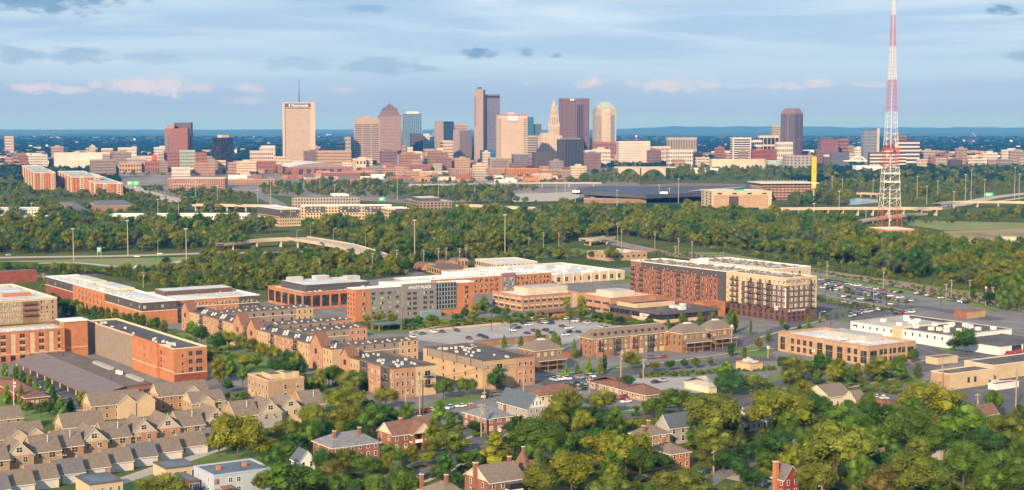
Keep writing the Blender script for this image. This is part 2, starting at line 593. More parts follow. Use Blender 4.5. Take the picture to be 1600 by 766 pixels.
# ------------------------------------------------------------------ window kit
WM = {}
def win_mesh(w, h, fm='cream_trim', gm='glass', nx=1, nz=2, fw=0.12, sill=False):
 key = (round(w, 2), round(h, 2), fm, gm, nx, nz, fw, sill)
 if key in WM:
  return WM[key]
 b = MB()
 p = 0.07
 def bar(x0, x1, z0, z1, y):
  b.poly([(x0,-y, z0),(x1,-y, z0),(x1,-y, z1),(x0,-y, z1)], fm)
 W2, H2 = w / 2, h
 bar(-W2,-W2 + fw, 0, H2, p)
 bar(W2 - fw, W2,0, H2, p)
 bar(-W2 + fw, W2 - fw, 0, fw, p)
 bar(-W2 + fw, W2 - fw, H2 - fw, H2, p)
 b.poly([(-W2,0,0),(-W2,-p, 0),(-W2,-p, H2),(-W2,0, H2)], fm)
 b.poly([(W2,-p, 0),(W2,0,0),(W2,0, H2),(W2,-p, H2)], fm)
 b.poly([(-W2,-p, H2),(W2,-p, H2),(W2,0, H2),(-W2,0, H2)], fm)
 b.poly([(-W2,0,0),(W2,0,0),(W2,-p, 0),(-W2,-p, 0)], fm)
 cx = (w - 2 * fw) / nx
 cz = (h - 2 * fw) / nz
 t = 0.04
 for i in range(nx):
  for j in range(nz):
   x0 = -W2 + fw + i * cx + (t if i else 0)
   z0 = fw + j * cz + (t if j else 0)
   b.poly([(x0,-0.02, z0),(-W2 + fw + (i + 1) * cx - (t if i < nx - 1 else 0), -0.02, z0),
     (-W2 + fw + (i + 1) * cx - (t if i < nx - 1 else 0), -0.02, fw + (j + 1) * cz - (t if j < nz - 1 else 0)),
     (x0,-0.02, fw + (j + 1) * cz - (t if j < nz - 1 else 0))], gm)
 for i in range(1, nx):
  bar(-W2 + fw + i * cx - t, -W2 + fw + i * cx + t, fw, H2 - fw, p * .7)
 for j in range(1, nz):
  bar(-W2 + fw, W2 - fw, fw + j * cz - t, fw + j * cz + t, p * .6)
 if sill:
  b.box((0,-0.12,-0.15),(w + 0.3,0.24,0.15), 'cream_trim')
 WM[key] = b.mesh('window')
 return WM[key]
class Face:
 """a wall plane: origin (left end seen from outside), unit direction, outward normal, length"""
 def __init__(s, o, d, L):
  s.o, s.d, s.L = o, d, L
  s.n = Vector((d.y, -d.x))
  s.rz = math.atan2(d.y, d.x)
 def pt(s, x, out=0.0):
  return s.o + s.d * x + s.n * out
NW = [0]
def windows(root, fc, n, rows, z0, dz, w, h, fm='cream_trim', gm='glass', s0=0.0, s1=1.0, nx=1, nz=2, fw=0.12, skip=(), single=None, name='window', xs=None, sill=False):
 """n columns over the share s0..s1 of a face; each window its own object when it is large enough in view, else one joined grid"""
 Ls = fc.L * (s1 - s0)
 xs = xs or [fc.L * s0 + Ls * (i + 0.5) / n for i in range(n)]
 mid = fc.pt(fc.L / 2)
 px = F / max(mid.y, 50) * max(w, h)
 if single is None:
  single = px >= 5.0 and n * rows <= 300
 if single:
  me = win_mesh(w, h, fm, gm, nx, nz, fw, sill)
  for j in range(rows):
   for i, x in enumerate(xs):
    if (i, j) in skip:
     continue
    p = fc.pt(x)
    link_child(name, me, root, (p.x, p.y, z0 + j * dz), fc.rz)
    NW[0] += 1
 else:
  b = MB()
  for j in range(rows):
   for i, x in enumerate(xs):
    if (i, j) in skip:
     continue
    a, c, o = fc.pt(x - w / 2,.06), fc.pt(x + w / 2,.06), z0 + j * dz
    a0, c0 = fc.pt(x - w / 2), fc.pt(x + w / 2)
    b.poly([(a.x, a.y, o),(c.x, c.y, o),(c.x, c.y, o + h),(a.x, a.y, o + h)], gm)
    b.poly([(a.x, a.y, o + h),(c.x, c.y, o + h),(c0.x, c0.y, o + h),(a0.x, a0.y, o + h)], fm)
    b.poly([(a0.x, a0.y, o),(c0.x, c0.y, o),(c.x, c.y, o),(a.x, a.y, o)], fm)
  if b.f:
   kind(b.build(name + '_grid', root), 'stuff')
def band(root, fc, x0, x1, z0, z1, m, out=0.08, name='band', depth=None):
 b = MB()
 a, c = fc.pt(x0, out), fc.pt(x1, out)
 a0, c0 = fc.pt(x0,-0.05), fc.pt(x1,-0.05)
 b.prism([a, c, c0, a0], z0, z1, m, bottom=True)
 return b.build(name, root)
def lettering(root, fc, x, z, h, text, m, out=0.15, name='lettering', bold=0.0, xc=True):
 cu = bpy.data.curves.new(name, 'FONT')
 cu.body = text
 cu.size = h * 1.38
 cu.extrude = 0.05
 cu.offset = bold
 cu.align_x = 'CENTER' if xc else 'LEFT'
 cu.materials.append(G(m))
 tmp = bpy.data.objects.new(name, cu)
 me = bpy.data.meshes.new_from_object(tmp)
 me.materials.clear()
 me.materials.append(G(m))
 bpy.data.objects.remove(tmp)
 p = fc.pt(x, out)
 o = link_child(name, me, root, (p.x, p.y, z), fc.rz)
 o.rotation_euler = (math.pi / 2,0, fc.rz)
 return o
# ------------------------------------------------------------------ boxes with flat roofs
TH = R(33.5)                         # the street grid: right-hand walls run this way from the camera's x axis
FOOT = []
class Blk:
 def __init__(s, name, label, cat, Fp, xL, xR, H, wall='orange_brick', roof='white_roof', th=TH, a=None, b=None, base=False, z0=0.0, para=0.7, coping=None, rim=0.5,
                 root=None, D=None, group=None, wall_r=None):
  if D is not None:                                   # far building: distance given, height from the top pixel
   X, Z = at_dist(Fp[0], Fp[1], D)
   s.o = Vector((X, D))
   H = Z
  else:
   s.o = un(Fp[0], Fp[1], 0 if base else H)
  s.H, s.th = H, th
  s.ul, s.ur = Vector((-math.sin(th), math.cos(th))), Vector((math.cos(th), math.sin(th)))
  zz = 0 if base else H
  s.a = a if a is not None else solve_x(s.o, s.ul, xL, zz)
  s.b = b if b is not None else solve_x(s.o, s.ur, xR, zz)
  if D is not None and a is None and not 0 < s.a < 2 * s.b:
   s.a = min(max(s.b, 18), 45)
  if s.a <= 0 or s.b <= 0:
   print('BAD BLOCK', name, label, s.a, s.b)
  s.root = root or tag(empty(name, s.o.x, s.o.y), label, cat, group)
  FOOT.append((s.o, s.ul, s.ur, s.a, s.b))
  p = s.pt
  b1 = MB()
  base4 = [p(0,0), p(0, s.b), p(s.a, s.b), p(s.a, 0)]
  wl, wr = wall, wall_r or wall
  for i, mm in enumerate((wr, wl, wl, wl)):
   q, w = base4[i], base4[(i + 1) % 4]
   b1.poly([(q.x, q.y, z0),(w.x, w.y, z0),(w.x, w.y, H),(q.x, q.y, H)], mm)
  s.wall = b1.build('wall', s.root)
  r = rim
  b2 = MB()
  inn = [p(r, r), p(r, s.b - r), p(s.a - r, s.b - r), p(s.a - r, r)]
  b2.poly([(q.x, q.y, H - para) for q in inn], roof)
  s.roof = b2.build('roof', s.root)
  b3 = MB()
  cm = coping or wall
  c = 0.12
  outq = [p(-c, -c), p(-c, s.b + c), p(s.a + c, s.b + c), p(s.a + c, -c)]
  for i in range(4):
   j = (i + 1) % 4
   b3.poly([(*outq[i], H - .35),(*outq[j], H - .35),(*outq[j], H + .05),(*outq[i], H + .05)], cm)
   b3.poly([(*outq[i], H + .05),(*outq[j], H + .05),(*inn[j], H + .05),(*inn[i], H + .05)], cm)
   b3.poly([(*inn[i], H + .05),(*inn[j], H + .05),(*inn[j], H - para),(*inn[i], H - para)], cm)
  s.par = b3.build('parapet', s.root)
 def pt(s, l, r):
  return s.o + s.ul * l + s.ur * r
 def left(s):
  return Face(s.pt(s.a, 0), -s.ul, s.a)
 def right(s):
  return Face(s.pt(0,0), s.ur, s.b)
 def part_box(s, name, l0, l1, r0, r1, z0, z1, m, top=None, parent=None):
  b = MB()
  b.prism([s.pt(l0, r0), s.pt(l0, r1), s.pt(l1, r1), s.pt(l1, r0)], z0, z1, m, top, bottom=True)
  return b.build(name, parent or s.root)
 def units(s, n, seed, size=(1.0,1.0,1.0), m='pale_metal', l=(0.1,0.9), r=(0.1,0.9), name='roof_unit', jit=0.5, pts=None):
  rnd = random.Random(seed)
  z = s.H - 0.68
  for k in range(n):
   f = size[0] * rnd.uniform(1 - jit, 1 + jit)
   g = size[1] * rnd.uniform(1 - jit, 1 + jit)
   h = size[2] * rnd.uniform(1 - jit * .6,1 + jit * .6)
   if pts:
    lc, rc = pts[k][0] * s.a, pts[k][1] * s.b
   else:
    lc, rc = s.a * rnd.uniform(*l), s.b * rnd.uniform(*r)
   c = s.pt(lc, rc)
   link_child(name, unit_mesh(m), s.root, (c.x, c.y, z), s.th, (f, g, h)).parent = s.roof
UM = {}
def unit_mesh(m):
 if m not in UM:
  b = MB()
  b.box((0,0,0),(1,1,0.9), m)
  b.tube((0,0,0.9),(0,0,1.0), 0.36,0.36, 'grey_metal', 8)
  UM[m] = b.mesh('roof_unit')
 return UM[m]
# ------------------------------------------------------------------ pitched roofs: gable (ridge along l or r) or hip
def roof_mesh(b, fr, l0, l1, r0, r1, ze, zr, ridge, m, oh=0.5, hip=0.0, gm=None, thick=0.22, trim='white_trim', gx=0.0):
 """fr: object with pt(l,r); ridge 'l' or 'r' is the axis along which the ridge runs"""
 P = (lambda u, v, z: (*fr.pt(u, v), z)) if ridge == 'l' else (lambda u, v, z: (*fr.pt(v, u), z))
 u0, u1, v0, v1 = (l0, l1, r0, r1) if ridge == 'l' else (r0, r1, l0, l1)
 vm = (v0 + v1) / 2
 sl = (zr - ze) / ((v1 - v0) / 2)
 zo = ze - oh * sl
 flip = ridge == 'l'
 def q(pts, mm):
  b.poly(pts if not flip else list(reversed(pts)), mm)
 if hip <= 0:
  e0, e1 = u0 - max(oh * .6,.2), u1 + max(oh * .6,.2)
  q([P(e0, v0 - oh, zo), P(e1, v0 - oh, zo), P(e1, vm, zr), P(e0, vm, zr)], m)
  q([P(e1, v1 + oh, zo), P(e0, v1 + oh, zo), P(e0, vm, zr), P(e1, vm, zr)], m)
  for e, sg in ((e0,1),(e1,-1)):                    # rake boards at both ends
   for va in (v0 - oh, v1 + oh):
    pts = [P(e, va, zo - thick), P(e, va, zo), P(e, vm, zr), P(e, vm, zr - thick)]
    b.poly(pts, trim)
  for va in (v0 - oh, v1 + oh):
   b.poly([P(e0, va, zo - thick), P(e1, va, zo - thick), P(e1, va, zo), P(e0, va, zo)], trim)
  b.poly([P(e0, v0 - oh, zo - thick), P(e1, v0 - oh, zo - thick), P(e1, vm, zr - thick), P(e0, vm, zr - thick)], m)
  b.poly([P(e0, v1 + oh, zo - thick), P(e1, v1 + oh, zo - thick), P(e1, vm, zr - thick), P(e0, vm, zr - thick)], m)
 else:
  h0, h1 = u0 + hip, u1 - hip
  a, c = u0 - oh, u1 + oh
  q([P(a, v0 - oh, zo), P(c, v0 - oh, zo), P(h1, vm, zr), P(h0, vm, zr)], m)
  q([P(c, v1 + oh, zo), P(a, v1 + oh, zo), P(h0, vm, zr), P(h1, vm, zr)], m)
  q([P(a, v1 + oh, zo), P(a, v0 - oh, zo), P(h0, vm, zr)], m)
  q([P(c, v0 - oh, zo), P(c, v1 + oh, zo), P(h1, vm, zr)], m)
  for s0, s1 in (((a, v0 - oh),(c, v0 - oh)),((c, v0 - oh),(c, v1 + oh)),((c, v1 + oh),(a, v1 + oh)),((a, v1 + oh),(a, v0 - oh))):
   b.poly([P(*s0, zo - thick), P(*s1, zo - thick), P(*s1, zo), P(*s0, zo)], trim)
  b.poly([P(a, v0 - oh, zo - thick), P(c, v0 - oh, zo - thick), P(c, v1 + oh, zo - thick), P(a, v1 + oh, zo - thick)], trim)
def gable_wall(b, fr, l0, l1, r0, r1, ze, zr, ridge, m, end):
 P = (lambda u, v, z: (*fr.pt(u, v), z)) if ridge == 'l' else (lambda u, v, z: (*fr.pt(v, u), z))
 u0, u1, v0, v1 = (l0, l1, r0, r1) if ridge == 'l' else (r0, r1, l0, l1)
 for u in ((u0, u1)[end],):
  b.poly([P(u, v0, ze), P(u, v1, ze), P(u, (v0 + v1) / 2, zr - .05)], m)
class House:
 """pitched-roof house; Fp is the near corner where the two visible walls meet the ground (base=True) or the eave"""
 def __init__(s, label, Fp, a, b, ze, zr, ridge='r', wall='red_brick', roof='shingle_tan', th=TH, hip=0.0, gable=None, oh=0.5, base=True, name='house', cat='house', group=None, trim='white_trim', root=None):
  s.o = un(Fp[0], Fp[1], 0 if base else ze)
  s.th, s.a, s.b, s.ze, s.zr = th, a, b, ze, zr
  s.ul, s.ur = Vector((-math.sin(th), math.cos(th))), Vector((math.cos(th), math.sin(th)))
  s.root = root or tag(empty(name, s.o.x, s.o.y), label, cat, group)
  FOOT.append((s.o, s.ul, s.ur, a, b))
  b1 = MB()
  b1.prism([s.pt(0,0), s.pt(0, b), s.pt(a, b), s.pt(a, 0)], 0, ze, wall, cap=False)
  s.wall = b1.build('wall', s.root)
  if hip <= 0:
   for e in (0,1):
    g = MB()
    gable_wall(g, s, 0, a, 0, b, ze, zr, ridge, gable or wall, e)
    g.build('gable', s.root)
  r = MB()
  roof_mesh(r, s, 0, a, 0, b, ze, zr, ridge, roof, oh, hip, trim=trim)
  s.roof = r.build('roof', s.root)
 def pt(s, l, r):
  return s.o + s.ul * l + s.ur * r
 left = Blk.left
 right = Blk.right
 part_box = Blk.part_box
 def cross(s, l0, l1, r0, r1, ze, zr, ridge, wall, roof='shingle_tan', walls=True, oh=0.4):
  if walls:
   b1 = MB()
   b1.prism([s.pt(l0, r0), s.pt(l0, r1), s.pt(l1, r1), s.pt(l1, r0)], 0, ze, wall, cap=False)
   b1.build('wing_wall', s.root)
  for e in (0,1):
   g = MB()
   gable_wall(g, s, l0, l1, r0, r1, ze, zr, ridge, wall, e)
   g.build('gable', s.root)
  r = MB()
  roof_mesh(r, s, l0, l1, r0, r1, ze, zr, ridge, roof, oh)
  r.build('wing_roof', s.root)
 def chimney(s, l, r, z0, z1, m='red_brick', w=0.9):
  b = MB()
  c = s.pt(l, r)
  b.box((c.x, c.y, z0),(w, w, z1 - z0), m, s.th)
  b.box((c.x, c.y, z1),(w + .25, w + .25,0.2), 'cream_trim', s.th)
  b.box((c.x, c.y, z1 + .2),(w * .4, w * .4,0.3), 'dark_brick', s.th)
  b.build('chimney', s.root).parent = s.roof
# ------------------------------------------------------------------ the ground
def build_ground():
 m = bpy.data.materials.new('land')
 m.use_nodes = True
 nt = m.node_tree
 b = nt.nodes['Principled BSDF']
 b.inputs['Roughness'].default_value = 1
 b.inputs['Specular IOR Level'].default_value = 0
 g = nt.nodes.new('ShaderNodeNewGeometry')
 def nz(s, d=5, stretch=None):
  n = nt.nodes.new('ShaderNodeTexNoise')
  n.inputs['Scale'].default_value = s
  n.inputs['Detail'].default_value = d
  n.inputs['Roughness'].default_value = 0.65
  nt.links.new(g.outputs['Position'], n.inputs['Vector'])
  return n.outputs[0]
 def mixc(f, lo, hi, a, c):
  r = nt.nodes.new('ShaderNodeMapRange')
  r.inputs[1].default_value = lo
  r.inputs[2].default_value = hi
  nt.links.new(f, r.inputs[0])
  x = nt.nodes.new('ShaderNodeMix')
  x.data_type = 'RGBA'
  nt.links.new(r.outputs[0], x.inputs[0])
  for i, v in ((6, a),(7, c)):
   if isinstance(v, tuple):
    x.inputs[i].default_value = (*v, 1)
   else:
    nt.links.new(v, x.inputs[i])
  return x.outputs[2]
 o = mixc(nz(0.02), 0.4,0.6,(0.075,0.105,0.03),(0.11,0.13,0.045))
 o = mixc(nz(0.004), 0.58,0.7, o, (0.075,0.085,0.05))
 o = mixc(nz(0.0007,8), 0.5,0.62, o, (0.022,0.065,0.03))
 nt.links.new(o, b.inputs['Base Color'])
 mb = MB()
 ys = [-1500,0,1500,4000,8000,14000,22000,31000]
 for i in range(len(ys) - 1):
  xa, xb = max(3000, ys[i] * .6 + 2400), max(3000, ys[i + 1] * .6 + 2500)
  mb.poly([(-xa, ys[i], 0),(xa, ys[i], 0),(xb, ys[i + 1], 0),(-xb, ys[i + 1], 0)], m)
 kind(mb.build('ground'), 'structure')
build_ground()
# low ridges on the horizon
def ridge(pts, Y, m, depth=2500):
 mb = MB()
 q = []
 for px, py in pts:
  X, Z = at_dist(px, py, Y)
  q.append((X, Z))
 for (x0, z0),(x1, z1) in zip(q, q[1:]):
  mb.poly([(x0, Y - depth, -0.2),(x1, Y - depth, -0.2),(x1, Y, z1),(x0, Y, z0)], m)
  mb.poly([(x1, Y + depth, -0.2),(x0, Y + depth, -0.2),(x0, Y, z0),(x1, Y, z1)], m)
 return kind(mb.build('hills'), 'structure')
hill_m = two_tone('hill_wood', (0.03,0.05,0.02),(0.055,0.075,0.03), 0.004)
rr = random.Random(3)
ridge([(930 + i * 10,203 - 6.0 * min(1, i / 12) * (0.85 + 0.15 * math.sin(i * .37) * math.sin(i * .9)) * (1 if i < 33 else max(0.75,1 - (i - 33) * .03))) for i in range(0,80)], 27500, hill_m)
ridge([(-200 + i * 12,204.5 - 1.4 - 0.8 * rr.random()) for i in range(0,100)], 29000, hill_m)
# ---- large areas (each about a centimetre above the one below)
sheet('town_land', [(150,268),(1000,262),(1000,300),(880,312),(640,318),(420,305),(190,312)], 0.02, 'town_ground')
sheet('pavement', [(-40,530),(90,500),(300,500),(420,470),(430,458),(640,430),(990,418),(1240,440),(1440,462),(1700,505),(1700,640),(1440,612),(1180,590),(980,640),(740,640),(330,640),(-40,640)], 0.03, 'worn_asphalt')
sheet('concrete_lot', [(640,516),(700,509),(828,500),(893,495),(930,500),(985,512),(905,530),(860,548),(760,545),(640,530)], 0.06, 'concrete_lot')
sheet('car_park', [(1272,434),(1300,433),(1400,455),(1500,474),(1512,484),(1440,484),(1400,487),(1330,470),(1272,458)], 0.06, 'worn_asphalt')
sheet('car_park', [(1272,462),(1330,474),(1400,490),(1330,504),(1278,497),(1260,480)], 0.06, 'asphalt')
sheet('lawn', [(884,424),(984,424),(990,440),(960,444),(935,432),(900,436)], 0.06, 'lawn')
sheet('embankment', [(1000,392),(1240,416),(1420,446),(1640,492),(1640,474),(1480,450),(1300,424),(1130,395)], 0.05, 'scrub')
sheet('verge', [(1270,428),(1400,450),(1560,481),(1560,489),(1500,474),(1400,456),(1275,433)], 0.065, 'lawn')
strip('railway_bed', [(930,372),(980,384),(1060,399),(1180,414),(1280,427),(1380,441),(1480,459),(1600,482),(1680,500)], 21,0.12, 'gravel_bed')
def rails():
 b = MB()
 for off in (-4.6,-3.1,1.2,2.7):
  strip('rail', [(930,372),(980,384),(1060,399),(1180,414),(1280,427),(1380,441),(1480,459),(1600,482),(1680,500)], 0.16,0.32, 'slate_dark', off, add=b)
 kind(b.build('rail_track'), 'structure')
rails()
sheet('bare_field', [(1475,361),(1600,358),(1700,360),(1700,376),(1600,374),(1530,376),(1480,376)], 0.05, 'bare_soil')
sheet('verge', [(1408,342),(1480,346),(1700,350),(1700,357),(1475,360),(1420,352)], 0.04, 'verge_grass')
sheet('gravel_yard', [(800,303),(905,300),(905,309),(885,314),(800,316)], 0.07, 'sidewalk')
sheet('verge', [(0,408),(120,405),(290,402),(345,402),(300,408),(250,418),(190,416),(80,411),(0,409)], 0.05, 'verge_grass')
sheet('verge', [(840,404),(905,400),(920,392),(900,388),(820,398)], 0.05, 'lawn')
# lawns among the houses
sheet('lawn', [(300,717),(345,708),(400,700),(420,740),(330,760),(290,735)], 0.06, 'lawn')
sheet('lawn', [(180,748),(300,722),(320,740),(230,790),(170,790)], 0.06, 'lawn')
sheet('lawn', [(730,680),(762,676),(800,668),(810,688),(785,692),(765,690)], 0.08, 'lawn')
sheet('lawn', [(690,705),(735,690),(760,700),(735,715),(660,745),(650,735)], 0.08, 'lawn')
sheet('lawn', [(955,640),(1000,636),(1030,640),(1030,646),(960,655)], 0.08, 'lawn')
sheet('lawn', [(1440,548),(1480,544),(1508,548),(1500,556),(1450,552)], 0.08, 'lawn')
for pts in ([(1118,508),(1150,513),(1180,519),(1172,524),(1135,519)], [(1140,548),(1180,540),(1212,546),(1200,556),(1160,558)], [(1195,530),(1240,518),(1262,508),(1270,512),(1225,530),(1205,538)], [(700,640),(760,620),(770,612),(700,622),(640,640)], [(560,640),(640,640),(640,648),(560,660)],
   [(870,580),(960,572),(1100,562),(1100,566),(960,578),(872,588)], [(1000,584),(1215,572),(1215,578),(1000,592)], [(320,520),(500,596),(560,620),(520,640),(400,600),(325,560)], [(90,488),(285,530),(320,545),(320,538),(285,518),(95,480)], [(1200,586),(1330,592),(1440,582),(1440,600),(1200,612)],
   [(555,500),(700,498),(893,490),(893,497),(700,509),(640,520),(555,522)], [(893,496),(990,510),(1110,506),(1110,502),(960,496)], [(20,596),(70,610),(130,640),(110,664),(0,650),(0,600)], [(1275,462),(1400,482),(1420,486),(1400,488),(1272,466)], [(1310,498),(1330,494),(1330,500),(1312,505)]):
 sheet('lawn', pts, 0.055, 'lawn')
# ---- streets
strip('highway', [(-60,404),(60,402),(200,400),(330,396),(450,395),(560,393)], 17,0.15, 'road_concrete')
strip('ramp', [(250,418),(275,410),(310,404),(345,400),(420,397)], 9,0.18, 'sidewalk')
strip('street', [(-40,434),(60,432),(140,430),(190,424),(250,418),(300,414)], 14,0.16, 'worn_asphalt')
strip('street', [(60,412),(120,411),(180,417),(240,420)], 8,0.14, 'sidewalk')
strip('highway', [(196,290),(215,297),(240,305),(268,312),(300,318),(360,322)], 34,0.2, 'road_concrete')
strip('street', [(395,300),(420,312),(440,322)], 22,0.2, 'worn_asphalt')
strip('highway', [(1440,330),(1500,320),(1545,310),(1600,303),(1680,296)], 26,0.2, 'road_concrete')
strip('ramp', [(1540,318),(1580,312),(1640,304)], 12,0.22, 'road_concrete')
strip('street', [(1640,560),(1560,558),(1480,556),(1440,545),(1400,530)], 16,0.1, 'asphalt')
strip('street', [(1120,640),(1240,595),(1330,600),(1440,575),(1520,548)], 12,0.1, 'asphalt')
strip('street', [(1120,550),(1160,535),(1210,520),(1262,502),(1330,489),(1395,482),(1440,480),(1560,500)], 13,0.1, 'asphalt')
strip('street', [(840,600),(930,590),(1010,578),(1090,569),(1160,562),(1215,560)], 14,0.1, 'asphalt')
strip('street', [(1110,512),(1150,520),(1200,528),(1230,548)], 12,0.12, 'asphalt')
sheet('car_park', [(700,655),(760,628),(900,610),(905,590),(960,585),(985,605),(900,640),(830,650)], 0.09, 'worn_asphalt')
sheet('car_park', [(930,605),(1000,590),(1080,590),(1120,612),(1000,622)], 0.085, 'concrete_lot')
sheet('street', [(560,668),(640,652),(740,628),(800,615),(770,640),(720,660),(600,678)], 0.11, 'worn_asphalt')
strip('street', [(590,770),(640,748),(690,722),(740,700),(790,676),(850,655),(960,652),(1030,646),(1080,636)], 10,0.12, 'asphalt')
strip('street', [(720,672),(760,690),(810,700),(860,712),(930,724)], 9,0.125, 'asphalt')
strip('alley', [(140,770),(240,735),(300,715),(352,697)], 6.5,0.12, 'sidewalk')
strip('alley', [(1080,770),(1120,745),(1160,728),(1190,712),(1230,694)], 7,0.1, 'worn_asphalt')
strip('driveway', [(1130,742),(1180,752),(1215,760)], 8,0.11, 'sidewalk')
for pts in ([(640,722),(690,702),(735,684),(790,662)], [(585,752),(640,728),(690,706)], [(615,775),(700,738),(760,705)], [(1430,566),(1500,560),(1580,566)],
   [(1210,606),(1290,612),(1420,588)], [(850,588),(940,578),(1030,568),(1150,552),(1210,545)], [(930,648),(1010,640),(1060,634)], [(1180,530),(1230,516),(1290,500)],
   [(1290,462),(1360,476),(1420,487)], [(765,690),(785,684),(795,678)]):
 strip('sidewalk', pts, 1.8,0.26, 'sidewalk')
strip('kerb_strip', [(645,521),(700,511),(830,502),(893,497)], 1.6,0.9, 'cream_trim')
sheet('car_park', [(1430,552),(1500,556),(1560,562),(1600,570),(1600,548),(1560,540),(1480,545)], 0.07, 'asphalt')
sheet('car_park', [(1484,612),(1560,580),(1640,575),(1640,660),(1540,640),(1500,625)], 0.13, 'asphalt')
sheet('car_park', [(40,585),(75,572),(200,640),(195,655),(120,650),(60,620),(20,600)], 0.1, 'asphalt')
sheet('car_park', [(300,612),(350,600),(420,610),(400,628),(330,628)], 0.1, 'asphalt')
# painted parking stalls
def stalls(F0, du, n, ln, z, m='white_line', w=0.14):
 b = MB()
 for i in range(n + 1):
  p = F0 + du * (2.7 * i)
  d = Vector((-du.y, du.x))
  a, c = p - d * ln / 2, p + d * ln / 2
  b.poly([(a.x - du.x * w / 2, a.y - du.y * w / 2, z),(a.x + du.x * w / 2, a.y + du.y * w / 2, z),(c.x + du.x * w / 2, c.y + du.y * w / 2, z),(c.x - du.x * w / 2, c.y - du.y * w / 2, z)], m)
 return kind(b.build('parking_stripes'), 'structure')
UL, UR = Vector((-math.sin(TH), math.cos(TH))), Vector((math.cos(TH), math.sin(TH)))
for px, py, n, ax in ((690,534,30, UR),(735,529,30, UR),(770,522,26, UR),(1290,497,24, UL),(1310,470,30, UL),(1430,458,40, UL),(1425,468,40, UL),(1420,476,34, UL),(1530,612,12, UR),(1560,600,14, UR),(1480,552,12, UR),(950,600,22, UR),(770,624,26, UR)):
 stalls(un(px, py), ax, n, 5.0,0.17)
# lane lines
def lane_marks(pts, off, z, m='white_line', dash=True, w=0.25):
 q = smooth_line([un(*p) for p in pts], 14)
 b = MB()
 for i in range(len(q) - 1):
  if dash and i % 2:
   continue
  Lp, Rp = strip_pts(q[i:i + 2], w, off)
  b.poly([(*Rp[0], z),(*Rp[1], z),(*Lp[1], z),(*Lp[0], z)], m)
 return kind(b.build('lane_marking'), 'structure')
lane_marks([(-60,404),(60,402),(200,400),(330,396),(450,395),(560,393)], 0,0.22)
for o in (-8,0,8):
 lane_marks([(196,290),(215,297),(240,305),(268,312),(300,318),(360,322)], o, 0.3, w=0.6)
lane_marks([(590,770),(640,748),(690,722),(740,700),(790,676)], 0,0.2, 'yellow_line', w=0.2)
lane_marks([(1640,560),(1560,558),(1480,556),(1440,545),(1400,530)], 0,0.16, 'white_line')
def zebra():
 b = MB()
 c0, c1 = un(795,693), un(825,699)
 d = (c1 - c0).normalized()
 n = Vector((-d.y, d.x))
 for i in range(10):
  p = c0 + (c1 - c0) * (i / 9)
  q = [p + n * 2.2 - d * .3, p - n * 2.2 - d * .3, p - n * 2.2 + d * .3, p + n * 2.2 + d * .3]
  b.poly([(*v, 0.19) for v in q], 'white_line')
 kind(b.build('crosswalk'), 'structure')
zebra()
sheet('river', [(1306,322),(1338,320),(1372,317),(1372,311),(1345,309),(1322,312)], 0.12, 'water')
sheet('river', [(900,274),(985,276),(985,279),(905,279)], 0.12, 'water')
# ------------------------------------------------------------------ the blocks of the near district
def pilasters(b, fc, n, z0, z1, m, w=0.9, out=0.25, s0=0.0, s1=1.0):
 for i in range(n + 1):
  x = fc.L * (s0 + (s1 - s0) * i / n)
  x = min(max(x, w / 2), fc.L - w / 2)
  band(b.root, fc, x - w / 2, x + w / 2, z0, z1, m, out, 'pilaster')
BALC = {}
def balcony_mesh(w=3.2, d=1.4, m='black_metal'):
 k = (w, d, m)
 if k not in BALC:
  b = MB()
  b.box((0,-d / 2,-0.18),(w, d, 0.18), m)
  for x in (-w / 2, w / 2):
   b.box((x, -d / 2,1.0),(0.08, d, 0.08), m)
  b.box((0,-d, 1.0),(w, 0.08,0.08), m)
  n = 9
  for i in range(n + 1):
   b.box((-w / 2 + w * i / n, -d, 0),(0.05,0.05,1.0), m)
  BALC[k] = b.mesh('balcony')
 return BALC[k]
def balconies(root, fc, xs, zs, w=3.2, d=1.4, m='black_metal', door='dark_glass'):
 me = balcony_mesh(w, d, m)
 dm = win_mesh(w * .62,2.3, 'cream_trim', door, 2,1,0.1)
 for z in zs:
  for x in xs:
   p = fc.pt(x)
   link_child('balcony', me, root, (p.x, p.y, z), fc.rz)
   link_child('balcony_door', dm, root, (p.x, p.y, z + .05), fc.rz)
# --- orange brick apartment block with the grey rear wall
B = Blk('apartment_building', 'orange brick apartment block with a wide taupe rear wall above the long carport', 'apartment building', (271.5,545), 136,323,15, 'orange_brick', 'dark_roof', coping='cream_trim')
fl, fr = B.left(), B.right()
La = B.a
xg0 = La - solve_x(B.o, B.ul, 210,15)         # along the left wall from its far end
xg1 = La - solve_x(B.o, B.ul, 249,15)
band(B.root, fl, 0.2, xg0,0,14.2, 'taupe_siding', 0.1, 'siding')
band(B.root, fl, xg0, xg1,0,15.3, 'orange_brick', 1.2, 'stair_bay')
windows(B.root, fl, 4,3,3.2,3.6,1.1,1.9, 'taupe_siding', 'dark_glass', xs=[xg0 * f for f in (.20,.55,.72,.90)], fw=.1)
windows(B.root, Face(fl.pt(0,1.2), fl.d, fl.L), 1,3,4.0,3.4,0.9,1.7, 'orange_brick', 'dark_glass', xs=[(xg0 + xg1) / 2])
windows(B.root, fl, 1,3,4.0,3.4,1.8,2.0, 'grey_panel', 'dark_glass', xs=[xg1 + 2.2], nx=2)
windows(B.root, fl, 1,3,4.0,3.4,0.7,1.6, 'orange_brick', 'dark_glass', xs=[xg1 + 6.5])
windows(B.root, fr, 1,3,4.2,3.5,0.7,1.0, 'orange_brick', 'dark_glass', xs=[fr.L * .26], nz=1)
windows(B.root, fr, 1,4,0.9,3.5,1.9,2.0, 'grey_panel', 'dark_glass', xs=[fr.L * .50], nx=2)
